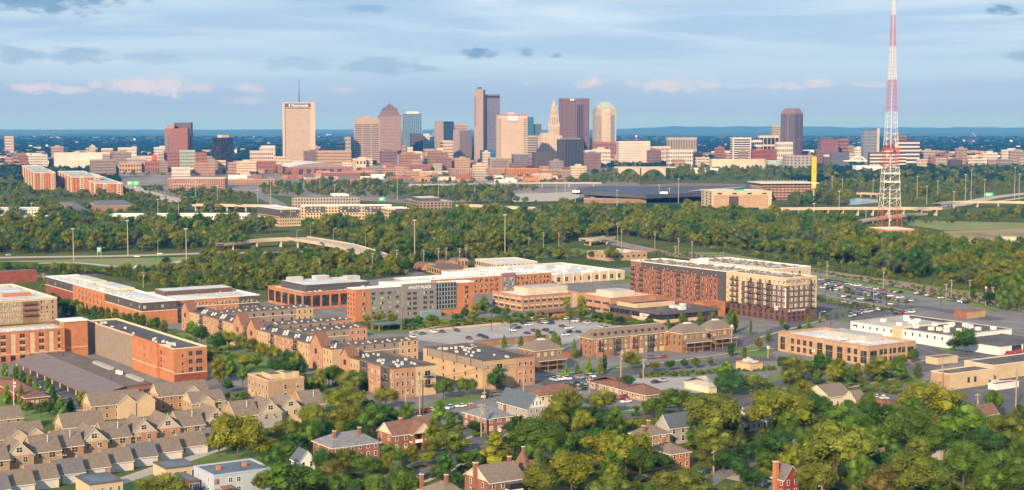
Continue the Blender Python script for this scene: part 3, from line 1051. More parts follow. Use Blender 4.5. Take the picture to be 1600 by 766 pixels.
windows(B.root, fr, 1,4,0.9,3.5,3.0,2.0, 'grey_panel', 'dark_glass', xs=[fr.L * .76], nx=3)
band(B.root, fr, 0, fr.L, 0,3.9, 'dark_red_brick', 0.12, 'plinth')
band(B.root, fr, 0, fr.L, 3.9,4.2, 'cream_trim', 0.2, 'stone_course')
band(B.root, fl, xg1, fl.L, 4.6,4.9, 'cream_trim', 0.14, 'stone_course')
band(B.root, fl, xg0, xg1,4.6,4.9, 'cream_trim', 1.3, 'stone_course')
B.units(16,5,(0.9,0.9,0.8), 'white_trim', (0.1,0.95),(0.1,0.45), 'vent')
B.units(3,6,(2.0,2.0,1.2), 'pale_metal', (0.05,0.25),(0.1,0.4))
S = Blk('apartment_wing', 'orange brick wing of stacked cream bays below a white roof', 'apartment building', (-34,522), -90,101,14.5, 'orange_brick', 'white_roof', coping='tan_brick', a=20)
fr = S.right()
n = 9
for i in range(n + 1):
 x = min(max(fr.L * i / n, 1.2), fr.L - 1.2)
 band(S.root, fr, x - 1.0, x + 1.0,0,13.4, 'orange_brick', 0.3, 'pier')
band(S.root, fr, 0, fr.L, 3.7,4.0, 'cream_trim', 0.34, 'stone_course')
for i in range(n):
 x = fr.L * (i + .5) / n
 if i % 2:
  windows(S.root, fr, 1,3,4.3,3.1,3.2,2.5, 'cream_trim', 'bright_glass', xs=[x], nx=3)
  band(S.root, fr, x - 1.9, x + 1.9,4.05,13.2, 'cream_stucco', 0.05, 'bay')
 else:
  windows(S.root, fr, 1,3,4.9,3.1,3.0,2.0, 'orange_brick', 'dark_glass', xs=[x], nx=2)
  for k in range(3):
   band(S.root, fr, x - 1.9, x + 1.9,4.3 + 3.1 * k, 5.0 + 3.1 * k, 'cream_stucco', 0.28, 'balcony_front')
 windows(S.root, fr, 1,1,0.5,3,3.2,2.6, 'brown_brick', 'dark_glass', xs=[x], nx=1, nz=1)
S.units(14,8,(1.6,1.6,0.9), 'pale_metal', (0.1,0.9),(0.1,0.95))
T = Blk('stair_tower', 'windowless orange brick stair tower with a white cap between the wing and the taupe wall', 'tower', (100,503), 84,136.5,17, 'orange_brick', 'white_roof', coping='white_trim', a=7)
T.part_box('cornice', -0.6, T.a + 4,-0.6, T.b + .5,16.9,17.4, 'white_trim')
band(T.root, T.right(), 0, T.b, 4.4,4.7, 'cream_trim', 0.12, 'stone_course')
# --- podium and lean-to carport
P_ = Blk('parking_podium', 'low flat brown roofed garage podium below the taupe wall', 'garage', (192,604), 68,238,5.5, 'red_brick', 'brown_roof', para=0.25, coping='dark_brick')
fr = P_.right()
windows(P_.root, fr, 3,1,0.4,3,3.6,3.2, 'red_brick', 'dark_glass', nz=1)
def cluster(blk, l0, l1, r0, r1, n, seed, name, z, size):
 rnd = random.Random(seed)
 for k in range(n):
  c = blk.pt(rnd.uniform(l0, l1), rnd.uniform(r0, r1))
  link_child(name, unit_mesh('pale_metal'), blk.root, (c.x, c.y, z), blk.th, (size, size, size * .9))
for k in range(22):
 c = P_.pt(P_.a * .62 - 2.0 * (k // 2), P_.b * (.84 + .09 * (k % 2)))
 link_child('condenser', unit_mesh('pale_roof'), P_.root, (c.x, c.y, 5.25), P_.th, (1.3,1.3,1.2))
for k in range(16):
 c = P_.pt(P_.a * .22 - 2.0 * (k // 2), P_.b * (.84 + .09 * (k % 2)))
 link_child('condenser', unit_mesh('pale_roof'), P_.root, (c.x, c.y, 5.25), P_.th, (1.3,1.3,1.2))
for k in range(2):
 c = P_.pt(P_.a * (.32 - .03 * k), P_.b * .8)
 link_child('exhaust_fan', unit_mesh('white_trim'), P_.root, (c.x, c.y, 5.25), P_.th, (1.5,1.5,1.6))
cp = tag(empty('carport', P_.o.x, P_.o.y), 'long mauve metal lean-to carport sheltering a row of parked cars', 'carport')
def carport():
 b = MB()
 w = 13.5
 for l0, l1 in ((-2, P_.a * .5),(P_.a * .5, P_.a + 2)):
  b.poly([(*P_.pt(l0,-w), 3.0),(*P_.pt(l0,-0.1), 5.9),(*P_.pt(l1,-0.1), 5.9),(*P_.pt(l1,-w), 3.0)], 'mauve_metal_roof')
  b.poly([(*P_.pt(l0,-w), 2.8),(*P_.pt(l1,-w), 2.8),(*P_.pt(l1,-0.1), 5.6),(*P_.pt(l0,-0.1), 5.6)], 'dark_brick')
  b.poly([(*P_.pt(l0,-w), 2.65),(*P_.pt(l0,-w), 3.0),(*P_.pt(l1,-w), 3.0),(*P_.pt(l1,-w), 2.65)], 'shingle_brown')
  b.poly([(*P_.pt(l0,-w), 2.65),(*P_.pt(l0,-w), 3.0),(*P_.pt(l0,-0.1), 5.9),(*P_.pt(l0,-0.1), 5.5)], 'shingle_brown')
 b.build('roof', cp)
 s = MB()
 n = 40
 for i in range(n):
  l = P_.a * (i + .5) / n
  s.poly([(*P_.pt(l - .04,-w + .1), 3.1),(*P_.pt(l + .04,-w + .1), 3.1),(*P_.pt(l + .04,-0.2), 5.97),(*P_.pt(l - .04,-0.2), 5.97)], 'mauve_metal_roof')
 kind(s.build('standing_seam', cp), 'stuff')
 for i in range(11):
  p = P_.pt(P_.a * i / 10,-w + 1.2)
  q = MB()
  q.box((p.x, p.y, 0),(0.35,0.35,3.0), 'cream_trim', TH)
  q.build('post', cp)
 pts = [P_.pt(P_.a * i / 10,-0.4) for i in range(11)]
carport()
# --- apartments at the left edge and the long brick and charcoal range behind
A = Blk('apartment_building', 'tan brick apartment block with white roof next to the tree lined street', 'apartment building', (-60,474), -100,89,13.5, 'tan_brick', 'white_roof', coping='cream_trim', a=90)
fr = A.right()
windows(A.root, fr, 26,4,1.2,3.1,1.5,1.9, 'cream_trim', 'bright_glass', 0,.62, nx=2)
windows(A.root, fr, 3,4,1.2,3.1,2.0,1.9, 'dark_brick', 'dark_glass', .66,.78, nx=2)
windows(A.root, fr, 3,4,1.2,3.1,1.4,1.9, 'cream_trim', 'glass', .80,.98)
band(A.root, fr, fr.L * .63, fr.L * .79,0,12.6, 'brown_brick', 0.12, 'bay')
balconies(A.root, fr, [fr.L * .68, fr.L * .75], [4.2,7.3,10.4], 4.5,1.0)
band(A.root, fr, 0, fr.L, 12.4,12.9, 'cream_trim', 0.3, 'cornice')
A.units(30,4,(1.6,1.6,1.0), 'pale_roof', (0.05,0.95),(0.3,0.95))
A.part_box('roof_screen', A.a * .25, A.a * .3, A.b * .55, A.b * .85,12.8,14.6, 'orange_brick')
C1 = Blk('apartment_building', 'long charcoal and orange brick apartment range under a pale roof behind the tree row', 'apartment building', (221,472.5), 71,277,13, 'charcoal_panel', 'white_roof', coping='white_trim', b=None)
fl, fr = C1.left(), C1.right()
g0 = C1.a - solve_x(C1.o, C1.ul, 115,13)
g1 = C1.a - solve_x(C1.o, C1.ul, 164,13)
band(C1.root, fl, g0, g1,0,12.6, 'orange_brick', 0.5, 'brick_bay')
band(C1.root, fl, 0, g0,0,7.6, 'dark_red_brick', 0.12, 'brick_base')
band(C1.root, fl, 0, g0,7.6,7.95, 'cream_trim', 0.2, 'stone_course')
band(C1.root, fl, g1, fl.L, 0,7.6, 'orange_brick', 0.12, 'brick_base')
band(C1.root, fl, g1, fl.L, 7.6,8.0, 'cream_trim', 0.2, 'stone_course')
band(C1.root, fr, 0, fr.L, 0,7.6, 'orange_brick', 0.12, 'brick_base')
band(C1.root, fr, 0, fr.L, 7.6,8.0, 'cream_trim', 0.2, 'stone_course')
windows(C1.root, Face(fl.pt(0,.5), fl.d, fl.L), 8,3,1.6,3.5,1.5,2.2, 'brown_brick', 'glass', g0 / fl.L + .01, g1 / fl.L - .01, nx=2)
windows(C1.root, fl, 7,3,1.6,3.7,1.4,1.7, 'charcoal_panel', 'glass', 0, g0 / fl.L)
windows(C1.root, fl, 9,1,9.3,3.7,1.4,1.7, 'charcoal_panel', 'bright_glass', g1 / fl.L, 1)
windows(C1.root, fl, 9,2,1.4,3.3,1.4,1.7, 'cream_trim', 'glass', g1 / fl.L, 1)
windows(C1.root, fr, 6,1,9.3,3.7,1.6,1.7, 'charcoal_panel', 'bright_glass')
windows(C1.root, fr, 6,2,1.4,3.3,1.6,1.7, 'cream_trim', 'glass')
for f0, f1 in ((.38,.62),(.66,.9)):
 C1.part_box('raised_roof', C1.a * f0, C1.a * f1, C1.b * .55, C1.b * .98,12.6,14.0, 'cream_trim', 'white_roof')
C1.units(26,12,(1.0,1.0,.6), 'white_trim', (.05,.95),(.1,.5), 'vent')
C2 = Blk('apartment_building', 'orange brick apartment wing with a broad white roof behind the brownstone row', 'apartment building', (277,469), 250,406,12.5, 'orange_brick', 'white_roof', coping='white_trim', a=48)
fr = C2.right()
band(C2.root, fr, fr.L * .74, fr.L, 0,12.2, 'charcoal_panel', 0.15, 'bay')
windows(C2.root, fr, 16,3,1.2,3.6,1.7,2.1, 'cream_trim', 'glass', 0,.74, nx=2)
windows(C2.root, Face(fr.pt(0,.15), fr.d, fr.L), 4,3,1.2,3.6,1.9,1.9, 'charcoal_panel', 'bright_glass', .76,.98, nx=2)
band(C2.root, fr, 0, fr.L, 8.0,8.4, 'cream_trim', 0.2, 'stone_course')
C2.part_box('raised_roof', 30,46,4, C2.b - 4,11.9,14.5, 'dark_brick', 'white_roof')
C2.units(12,13,(1.4,1.4,1.0), 'pale_roof', (.1,.5),(.3,.9))
# --- brownstone row: long gabled street front with three wings
ROOT = None
def condo_front(b, fc, kinds, H, seed):
 """kinds: list of (share, wall material, gable?) along the face"""
 rnd = random.Random(seed)
 tot = sum(k[0] for k in kinds)
 x = 0.0
 for sh, m, gb in kinds:
  w = fc.L * sh / tot
  out = 0.6 if gb else (0.25 if m != 'charcoal_panel' else 0.05)
  band(b.root, fc, x + .05, x + w - .05,0, H - (.0 if gb else .5), m, out, 'facade_bay')
  f2 = Face(fc.pt(0, out), fc.d, fc.L)
  if gb:
   # pointed gable standing over the parapet
   g = MB()
   a, c, mdl = f2.pt(x, 0.02), f2.pt(x + w, 0.02), f2.pt(x + w / 2,0.02)
   dep = fc.n * -5.0
   hz = w * .45
   g.poly([(*a, H),(*c, H),(*mdl, H + hz)], m)
   g.poly([(*(a + fc.n * .3), H - .2),(*(mdl + fc.n * .3), H + hz + .15),(*(mdl + dep), H + hz + .15),(*(a + dep), H - .2)], 'shingle_brown')
   g.poly([(*(mdl + fc.n * .3), H + hz + .15),(*(c + fc.n * .3), H - .2),(*(c + dep), H - .2),(*(mdl + dep), H + hz + .15)], 'shingle_brown')
   g.poly([(*(c + dep), H),(*(a + dep), H),(*(mdl + dep), H + hz)], 'taupe_siding')
   for u, v in ((a, mdl),(mdl, c)):
    zu, zv = (H - .2, H + hz + .15) if v is mdl else (H + hz + .15, H - .2)
    g.poly([(*(u + fc.n * .32), zu - .4),(*(v + fc.n * .32), zv - .4),(*(v + fc.n * .32), zv),(*(u + fc.n * .32), zu)], 'shingle_brown')
   g.build('gable', b.root)
   windows(b.root, f2,1,1, H - 4.0,3,2.6,2.4, 'brown_brick', 'dark_glass', xs=[x + w / 2], nx=3)
   windows(b.root, f2,2,2,1.4,3.3,1.2,1.9, 'cream_trim', 'glass', xs=[x + w * .3, x + w * .7])
  elif m == 'charcoal_panel':
   balconies(b.root, f2, [x + w / 2], [3.6,6.9], min(w * .8,4.0), 1.3)
   windows(b.root, f2,1,1, H - 2.9,3,1.6,1.8, 'charcoal_panel', 'dark_glass', xs=[x + w / 2], nx=2)
  else:
   n = max(2, int(w / 2.7))
   windows(b.root, f2, n, 3,1.4,3.4,1.1,1.9, 'cream_trim' if m != 'cream_stucco' else 'brown_brick', 'glass', x / fc.L, (x + w) / fc.L)
   band(b.root, f2, x + .05, x + w - .05, H - .5, H + .1, 'brown_roof', .25, 'cornice')
  x += w
H1 = 11.5
Rw = Blk('brownstone_row', 'long gabled brownstone row with tan and salmon fronts and dark flat roofs', 'row house', (520,545), 285,532, H1, 'yellow_stucco', 'dark_roof', b=13, coping='brown_roof')
condo_front(Rw, Rw.left(), [(1.0, 'salmon_brick', True),(1.3, 'yellow_stucco', False),(.5, 'charcoal_panel', False),(2.0, 'salmon_brick', False),(.5, 'charcoal_panel', False),(1.3, 'yellow_stucco', False),(1.2, 'salmon_brick', True),
       (.5, 'charcoal_panel', False),(1.0, 'salmon_brick', True),(1.5, 'yellow_stucco', False),(.4, 'charcoal_panel', False),(2.0, 'salmon_brick', False),(.5, 'charcoal_panel', False),(1.3, 'yellow_stucco', False),(1.2, 'salmon_brick', True),(.9, 'yellow_stucco', False)], H1,3)
for k in range(34):
 c = Rw.pt(Rw.a * (.02 + .96 * (k + .5) / 34), 2.5 + 7 * ((k * 7) % 5) / 5)
 for j in range(2):
  link_child('roof_unit', unit_mesh('white_trim'), Rw.root, (c.x + j * 1.4, c.y + .5 * j, H1 - .68), TH, (.75,.75,.8)).parent = Rw.roof
def wing(Fp, xR, H, depth, label, end='yellow_stucco', inner=True):
 W = Blk('brownstone_wing', label, 'row house', Fp, None, xR, H, 'taupe_siding', 'dark_roof', a=depth, coping='brown_roof')
 f = W.right()
 e0 = f.L - 10
 band(W.root, f, e0, f.L, 0, H - .3, end, .25, 'end_bay')
 windows(W.root, Face(f.pt(0,.25), f.d, f.L), 3,3,1.4,3.4,1.3,1.8, 'cream_trim', 'dark_glass', e0 / f.L, 1)
 windows(W.root, f, max(3, int(e0 / 5)), 3,1.4,3.4,1.1,1.6, 'taupe_siding', 'dark_glass', 0, e0 / f.L)
 band(W.root, f, 0, e0, H - 3.6, H - 3.3, 'cream_trim', .06, 'siding_joint')
 n = max(5, int(W.b / 5))
 for k in range(n):
  for j in range(2):
   c = W.pt(W.a * (.3 + .35 * ((k + j) % 2)), W.b * (k + .5) / n + j * 1.3)
   link_child('roof_unit', unit_mesh('pale_metal'), W.root, (c.x, c.y, H - .68), TH, (.8,.8,.8)).parent = W.roof
 return W
wing((344,489.5), 489,11.5,15, 'brownstone wing with a long taupe siding wall and yellow end bay', 'yellow_stucco')
wing((430,508), 551,11.0,14, 'lower brownstone wing with salmon bays behind the hotel bushes', 'salmon_brick')
wing((468,519), 573.5,11.5,15, 'brownstone wing with long taupe wall and salmon end next to the hotel', 'salmon_brick')
wing((546,540), 653,10.5,13, 'brownstone wing facing the concrete parking lot', 'yellow_stucco')
K1 = Blk('condominium_building', 'tan and salmon corner condominium with black balconies and dark roof', 'condominium', (615,575.5), 534,681,12.5, 'cream_stucco', 'dark_roof', coping='brown_roof')
condo_front(K1, K1.left(), [(1.2, 'salmon_brick', True),(1.2, 'yellow_stucco', False),(1.1, 'charcoal_panel', False),(1.6, 'salmon_brick', False),(1.2, 'charcoal_panel', False),(.4, 'salmon_brick', False)], 12.5,5)
fr = K1.right()
band(K1.root, fr, 0, fr.L * .5,0,12.0, 'salmon_brick', .2, 'brick_bay')
windows(K1.root, Face(fr.pt(0,.2), fr.d, fr.L), 4,3,1.4,3.5,1.2,2.0, 'cream_trim', 'glass', 0.02,.5)
windows(K1.root, fr, 1,3,1.4,3.5,1.0,1.6, 'cream_trim', 'dark_glass', xs=[fr.L * .6])
balconies(K1.root, fr, [fr.L * .8], [4.3,7.9], 4.4,1.4)
K1.units(24,21,(.85,.85,.9), 'pale_metal', (.1,.9),(.1,.85), jit=.3)
K2 = Blk('condominium_building', 'tan stucco condominium with a salmon brick end bay beside the gravel lot', 'condominium', (754,563.5), 668,835,12.5, 'yellow_stucco', 'dark_roof', coping='brown_roof')
fl, fr = K2.left(), K2.right()
band(K2.root, fl, 0, fl.L, 9.0,12.3, 'taupe_siding', .15, 'siding')
for f_ in (.0,.28,.55,.8):
 band(K2.root, fl, fl.L * f_, fl.L * f_ + .35,9.0,12.3, 'dark_brick', .3, 'downpipe')
windows(K2.root, Face(fl.pt(0,.02), fl.d, fl.L), 5,3,1.4,3.2,1.2,1.5, 'brown_brick', 'dark_glass')
band(K2.root, fr, fr.L * .62, fr.L, 0,12.1, 'salmon_brick', .3, 'brick_bay')
windows(K2.root, Face(fr.pt(0,.3), fr.d, fr.L), 3,3,1.2,3.6,1.3,2.0, 'cream_trim', 'glass', .65,.98)
balconies(K2.root, fr, [fr.L * .32], [1.0,4.6,8.2], 5.0,1.5)
windows(K2.root, fr, 1,3,1.4,3.6,1.0,1.6, 'cream_trim', 'dark_glass', xs=[fr.L * .1])
K2.units(24,22,(.85,.85,.9), 'pale_metal', (.05,.95),(.1,.6), jit=.3)
K3 = Blk('condominium_building', 'dark roofed link between the two condominium wings', 'condominium', (690,549), 600,760,12.0, 'yellow_stucco', 'dark_roof', coping='brown_roof', a=16)
K3.units(18,23,(.85,.85,.9), 'pale_metal', (.2,.8),(.05,.95), jit=.3)
band(K3.root, K3.right(), 0, K3.b, 8.5,11.6, 'taupe_siding', .12, 'siding')
windows(K3.root, K3.right(), 6,2,1.4,3.4,1.1,1.6, 'brown_brick', 'dark_glass')
# --- hotel with the grey sign panel
Hy = Blk('hotel', 'brick and grey hotel with lettering on its tall grey panel', 'hotel', (555,452), 542,741,18.5, 'orange_brick', 'white_roof', coping='white_trim', a=None)
fr = Hy.right()
Xp = lambda px: solve_x(Hy.o, Hy.ur, px, 18.5)
x1, x2, x3, x4, x5 = Xp(578), Xp(627), Xp(680), Xp(712), Xp(741)
band(Hy.root, fr, x1, x2,0,18.3, 'grey_panel', .3, 'grey_bay')
band(Hy.root, fr, x2, x3,0,19.6, 'grey_panel', 1.6, 'sign_panel')
band(Hy.root, fr, x3, x4,3.6,19.2, 'teal_panel', .5, 'glass_bay')
f2 = Face(fr.pt(0,.3), fr.d, fr.L)
f3 = Face(fr.pt(0,1.6), fr.d, fr.L)
f4 = Face(fr.pt(0,.5), fr.d, fr.L)
for i, px in enumerate((583,596,608,620)):
 windows(Hy.root, f2 if px > 579 else fr, 1,5,3.4,2.75,2.4,1.7, 'grey_panel', 'glass', xs=[Xp(px)], nx=2, nz=1)
windows(Hy.root, fr, 1,5,3.4,2.75,2.0,1.7, 'brown_brick', 'glass', xs=[Xp(568)], nx=2, nz=1)
for px in (637,646,662,672):
 windows(Hy.root, f3,1,5,1.6,2.9,2.6,1.8, 'grey_panel', 'glass', xs=[Xp(px)], nx=2, nz=1)
windows(Hy.root, f4,7,6,3.9,2.5,1.7,2.3, 'grey_metal', 'dark_glass', x3 / fr.L, x4 / fr.L, nx=1, nz=1)
windows(Hy.root, fr, 1,5,3.4,2.75,2.4,1.8, 'brown_brick', 'glass', xs=[Xp(729)], nx=2, nz=1)
lettering(Hy.root, f3,(x2 + x3) / 2,16.6,1.7, 'HYATT PLACE', 'sign_white', .12, bold=.03)
Hy.part_box('entrance_canopy', -4,0, Xp(654), Xp(684), 0,3.4, 'teal_panel', 'pale_roof')
Hy.part_box('roof_screen', 5,12, x2 - 8, x3,17.8,20.6, 'white_trim', 'white_roof')
Hy.units(8,31,(1.8,1.8,1.2), 'pale_metal', (.3,.9),(.1,.9))
windows(Hy.root, Hy.left(), 3,5,3.4,2.75,0.9,1.6, 'orange_brick', 'dark_glass')
# --- brick office with two-storey glazing
O2 = Blk('office_building', 'brick office with tall glazing and a grey roof screen beside the hotel', 'office building', (472.5,457.5), 419,600,10.5, 'orange_brick', 'white_roof', coping='orange_brick')
fl, fr = O2.left(), O2.right()
for fc, n in ((fl, 5),(fr, 9)):
 windows(O2.root, fc, n, 1,1.6,3, fc.L / n * .76,6.8, 'black_metal', 'dark_glass', nx=4, nz=4, fw=.14)
Q = O2.part_box('roof_screen', 8, O2.a - 6,6, O2.b - 6,9.9,14.0, 'charcoal_panel', 'white_roof')
for k, (u, v) in enumerate(((.8,.3),(.8,.62),(.55,.9))):
 O2.part_box('penthouse', O2.a * u - 6, O2.a * u, O2.b * v - 9, O2.b * v, 14.0,16.4, 'pale_roof', 'white_roof')
# --- second hotel behind
Ct = Blk('hotel', 'long low orange brick hotel with a grey sign bay behind the parking lot', 'hotel', (642,439), 610,862,11.5, 'orange_brick', 'white_roof', coping='white_trim', a=22)
fr = Ct.right()
Xc = lambda px: solve_x(Ct.o, Ct.ur, px, 11.5)
band(Ct.root, fr, Xc(783), Xc(804), 0,12.6, 'grey_panel', 1.0, 'sign_bay')
lettering(Ct.root, Face(fr.pt(0,1.0), fr.d, fr.L), Xc(793.5), 10.6,1.3, 'COURTYARD', 'sign_red', .12, bold=.03)
windows(Ct.root, fr, 11,3,1.0,3.4,2.2,2.0, 'brown_brick', 'glass', Xc(690) / fr.L, Xc(780) / fr.L, nx=2)
windows(Ct.root, fr, 8,3,1.0,3.4,2.2,2.0, 'brown_brick', 'glass', Xc(806) / fr.L, .99, nx=2)
windows(Ct.root, Face(fr.pt(0,1.0), fr.d, fr.L), 2,3,1.0,3.3,3,2.3, 'grey_panel', 'bright_glass', Xc(784) / fr.L, Xc(803) / fr.L, nx=2)
Ct.part_box('penthouse', 12,20, Xc(715), Xc(765), 10.9,14.2, 'white_trim', 'white_roof')
Ct.units(14,33,(2,2,1.4), 'white_trim', (.2,.8),(.1,.95))
# --- pale flat industrial range behind
W1 = Blk('warehouse', 'wide cream warehouse with a pale roof full of skylights behind the low hotel', 'warehouse', (818,433), 742,976,6.5, 'cream_stucco', 'white_roof', coping='cream_trim', a=78)
fr = W1.right()
windows(W1.root, fr, 9,1,1.5,3,3.0,3.2, 'cream_trim', 'dark_glass', .3,.98, nx=2)
for k in range(8):
 band(W1.root, fr, fr.L * (.3 + .088 * k), fr.L * (.3 + .088 * k) + .8,0,7.2, 'white_wall', .3, 'pilaster')
W1.units(70,35,(2.6,2.6,1.0), 'white_trim', (.05,.95),(.05,.95))
T1 = Blk('workshop', 'small tan workshop near the railway beside a round tree', 'workshop', (951,396), 917,1011,6.5, 'tan_brick', 'pale_roof', a=None, th=R(30))
windows(T1.root, T1.right(), 7,1,2.6,3,2.0,1.6, 'brown_brick', 'dark_glass')
windows(T1.root, T1.left(), 5,1,2.6,3,2.0,1.6, 'brown_brick', 'dark_glass')
T1.units(6,36,(2,2,1.4), 'pale_metal')
# --- two-storey office with beige penthouses
O3 = Blk('office_building', 'two storey brick office with two beige penthouses beyond the parking lot', 'office building', (816,462.5), 770,902,9.3, 'salmon_brick', 'white_roof', coping='orange_brick')
fl, fr = O3.left(), O3.right()
for fc, n in ((fl, 5),(fr, 9)):
 for k in range(2):
  windows(O3.root, fc, n, 1,1.0 + 3.9 * k, 3, fc.L / n * .80,1.9, 'beige_panel', 'dark_glass', nx=5, nz=1, fw=.15)
  band(O3.root, fc, .5, fc.L - .5,2.95 + 3.9 * k, 3.75 + 3.9 * k, 'beige_panel', .04, 'spandrel')
 for i in range(n + 1):
  x = min(max(fc.L * i / n, .5), fc.L - .5)
  band(O3.root, fc, x - .5, x + .5,0,8.6, 'salmon_brick', .25, 'pier')
band(O3.root, fr, fr.L * .9, fr.L, 0,9.0, 'beige_panel', .3, 'entrance_bay')
O3.units(9,71,(1.6,1.6,1.0), 'pale_metal', (.08,.3),(.05,.95))
O2.units(12,72,(1.4,1.4,.8), 'pale_metal', (.02,.12),(.05,.95))
O4 = Blk('office_building', 'brick office wing behind the dark roofed restaurant', 'office building', (954,466), 901,1025,9.3, 'salmon_brick', 'white_roof', coping='orange_brick')
fl = O4.left()
for k in range(2):
 windows(O4.root, fl, 4,1,1.0 + 3.9 * k, 3, fl.L / 4 * .78,1.9, 'beige_panel', 'dark_glass', nx=4, nz=1, fw=.15)
O3.part_box('penthouse', O3.a * .35, O3.a * .8, O3.b * .28, O3.b * 1.02,8.7,12.2, 'beige_panel', 'pale_roof')
O4.part_box('penthouse', O4.a * .25, O4.a * .75, O4.b * .25, O4.b * .72,8.7,11.8, 'beige_panel', 'pale_roof')
# --- dark flat-roofed restaurant building
Rs = Blk('restaurant', 'low glass walled restaurant with a broad dark flat roof and white sign', 'restaurant', (1033,488.5), 953,1122,7.6, 'dark_brick', 'dark_roof', coping='dark_brick', para=.4)
fl, fr = Rs.left(), Rs.right()
for fc in (fl, fr):
 band(Rs.root, fc, -.9, fc.L + .9,6.2,7.5, 'slate_dark', .9, 'fascia')
 windows(Rs.root, fc, max(6, int(fc.L / 4.5)), 1,3.5,3, fc.L / max(6, int(fc.L / 4.5)) * .94,2.6, 'black_metal', 'dark_glass', nx=2, nz=1)
 band(Rs.root, fc, 0 if fc is fr else fc.L * .45, fc.L * (.72 if fc is fr else 1), 1.5,3.4, 'cream_stucco', .5, 'stone_band')
 windows(Rs.root, fc, max(5, int(fc.L / 7)), 1,0.1,3, fc.L / max(5, int(fc.L / 7)) * .9,1.35, 'black_metal', 'blue_glass', nx=2, nz=1)
band(Rs.root, fl, fl.L * .62, fl.L * .78,3.3,5.6, 'sign_white', 1.0, 'sign_board')
band(Rs.root, fl, fl.L * .64, fl.L * .76,4.7,5.2, 'sign_red', 1.06, 'sign_stripe')
band(Rs.root, fl, fl.L * .65, fl.L * .74,3.8,4.3, 'charcoal_panel', 1.06, 'sign_line')
lettering(Rs.root, Face(fr.pt(0,.6), fr.d, fr.L), fr.L * .52,1.1,1.2, 'EXPERT', 'sign_white', .1, bold=.03)
Rs.part_box('roof_screen', Rs.a * .55, Rs.a * .62, Rs.b * .1, Rs.b * .75,7.0,9.4, 'cream_stucco')
Rs.part_box('roof_screen', Rs.a * .55, Rs.a * .95, Rs.b * .08, Rs.b * .12,7.0,9.2, 'cream_stucco')
for k, (u, v, w) in enumerate(((.3,.3,5),(.35,.55,4),(.25,.75,4),(.45,.8,3),(.7,.4,6),(.15,.5,3.5))):
 Rs.part_box('roof_unit', Rs.a * u - w / 2, Rs.a * u + w / 2, Rs.b * v - w / 2, Rs.b * v + w / 2,7.1,8.5 + .2 * (k % 3), ['slate_dark', 'pale_metal'][k % 2])
Rw2 = Blk('annex', 'orange brick annex with a single square opening next to the dark roofed restaurant', 'annex', (1100,474), 1080,1133,8.5, 'orange_brick', 'dark_roof', a=9)
windows(Rw2.root, Rw2.right(), 1,1,3.2,3,5.0,3.6, 'dark_brick', 'slot_glass', xs=[Rw2.b * .45], nx=1, nz=1)
# --- the big apartment pair
AP = Blk('apartment_building', 'six storey red brick apartment block with stacked balconies facing the offices', 'apartment building', (1134,424), 985.5, None, 24, 'red_brick', 'pale_roof', b=26, coping='white_trim')
fl, fr = AP.left(), AP.right()
band(AP.root, fl, fl.L * .12, fl.L, 19.6,23.6, 'charcoal_panel', .15, 'dark_top_storey')
band(AP.root, fl, fl.L * .93, fl.L, 0,23.7, 'charcoal_panel', .35, 'dark_bay')
nb = 22
for i in range(nb):
 x = fl.L * (.03 + .89 * (i + .5) / nb)
 if i % 5 == 2:
  balconies(AP.root, fl, [x], [5.6 + 3.2 * k for k in range(5)], 3.2,1.4)
 else:
  windows(AP.root, Face(fl.pt(0,.16), fl.d, fl.L), 1,6,3.6,3.2,1.7,2.1, 'dark_red_brick', 'glass', xs=[x], nx=2, single=True)
for i in range(0, nb + 1,2):
 x = fl.L * (.03 + .89 * i / nb)
 band(AP.root, fl, x - .5, x + .5,0,19.6, 'red_brick', .4, 'pier')
balconies(AP.root, fl, [fl.L * .015 + 1.5], [5.6 + 3.2 * k for k in range(5)], 3.4,1.4)
AP.units(110,41,(1.1,1.1,.9), 'shingle_tan', (.03,.97),(.15,.85))
AP.part_box('stair_head', AP.a * .45, AP.a * .48, AP.b * .6, AP.b * .85,23.3,28.0, 'white_trim', 'white_roof')
SS = Blk('apartment_building', 'seven storey tan and dark brick corner apartment block with wall lettering', 'apartment building', (1229.5,434.5), 1135,1276.5,25, 'cream_stucco', 'pale_roof', coping='cream_trim')
fl, fr = SS.left(), SS.right()
band(SS.root, fl, fl.L * .27, fl.L, 0,20.3, 'dark_brick', .25, 'dark_brick_bay')
band(SS.root, fl, 0, fl.L * .27,0,7.2, 'dark_brick', .2, 'dark_brick_base')
band(SS.root, fr, 0, fr.L * .78,0,20.3, 'dark_brick', .25, 'dark_brick_bay')
band(SS.root, fr, fr.L * .78, fr.L, 0,7.0, 'dark_brick', .2, 'dark_brick_base')
f2, f3 = Face(fl.pt(0,.26), fl.d, fl.L), Face(fr.pt(0,.26), fr.d, fr.L)
for i in range(13):
 x = fl.L * (i + .5) / 13
 if i in (1,2,5,7,9):
  balconies(SS.root, f2, [x], [7.6 + 3.25 * k for k in range(5)], 3.2,1.4)
 else:
  windows(SS.root, f2 if x > fl.L * .27 else fl, 1,5,8.2,3.25,2.1,2.0, 'white_trim', 'bright_glass', xs=[x], nx=2, single=True)
for i, f_ in enumerate((.14,.3,.48,.66)):
 windows(SS.root, f3,1,5,8.2,3.25,2.2,2.0, 'white_trim', 'bright_glass', xs=[fr.L * f_], nx=2, single=True)
balconies(SS.root, f3, [fr.L * .8], [7.6 + 3.25 * k for k in range(5)], 2.8,1.4)
windows(SS.root, fr, 1,5,8.2,3.25,1.6,1.8, 'white_trim', 'bright_glass', xs=[fr.L * .92])
windows(SS.root, f2,11,2,.5,3.4,2.6,2.8, 'dark_red_brick', 'dark_glass', nx=2)
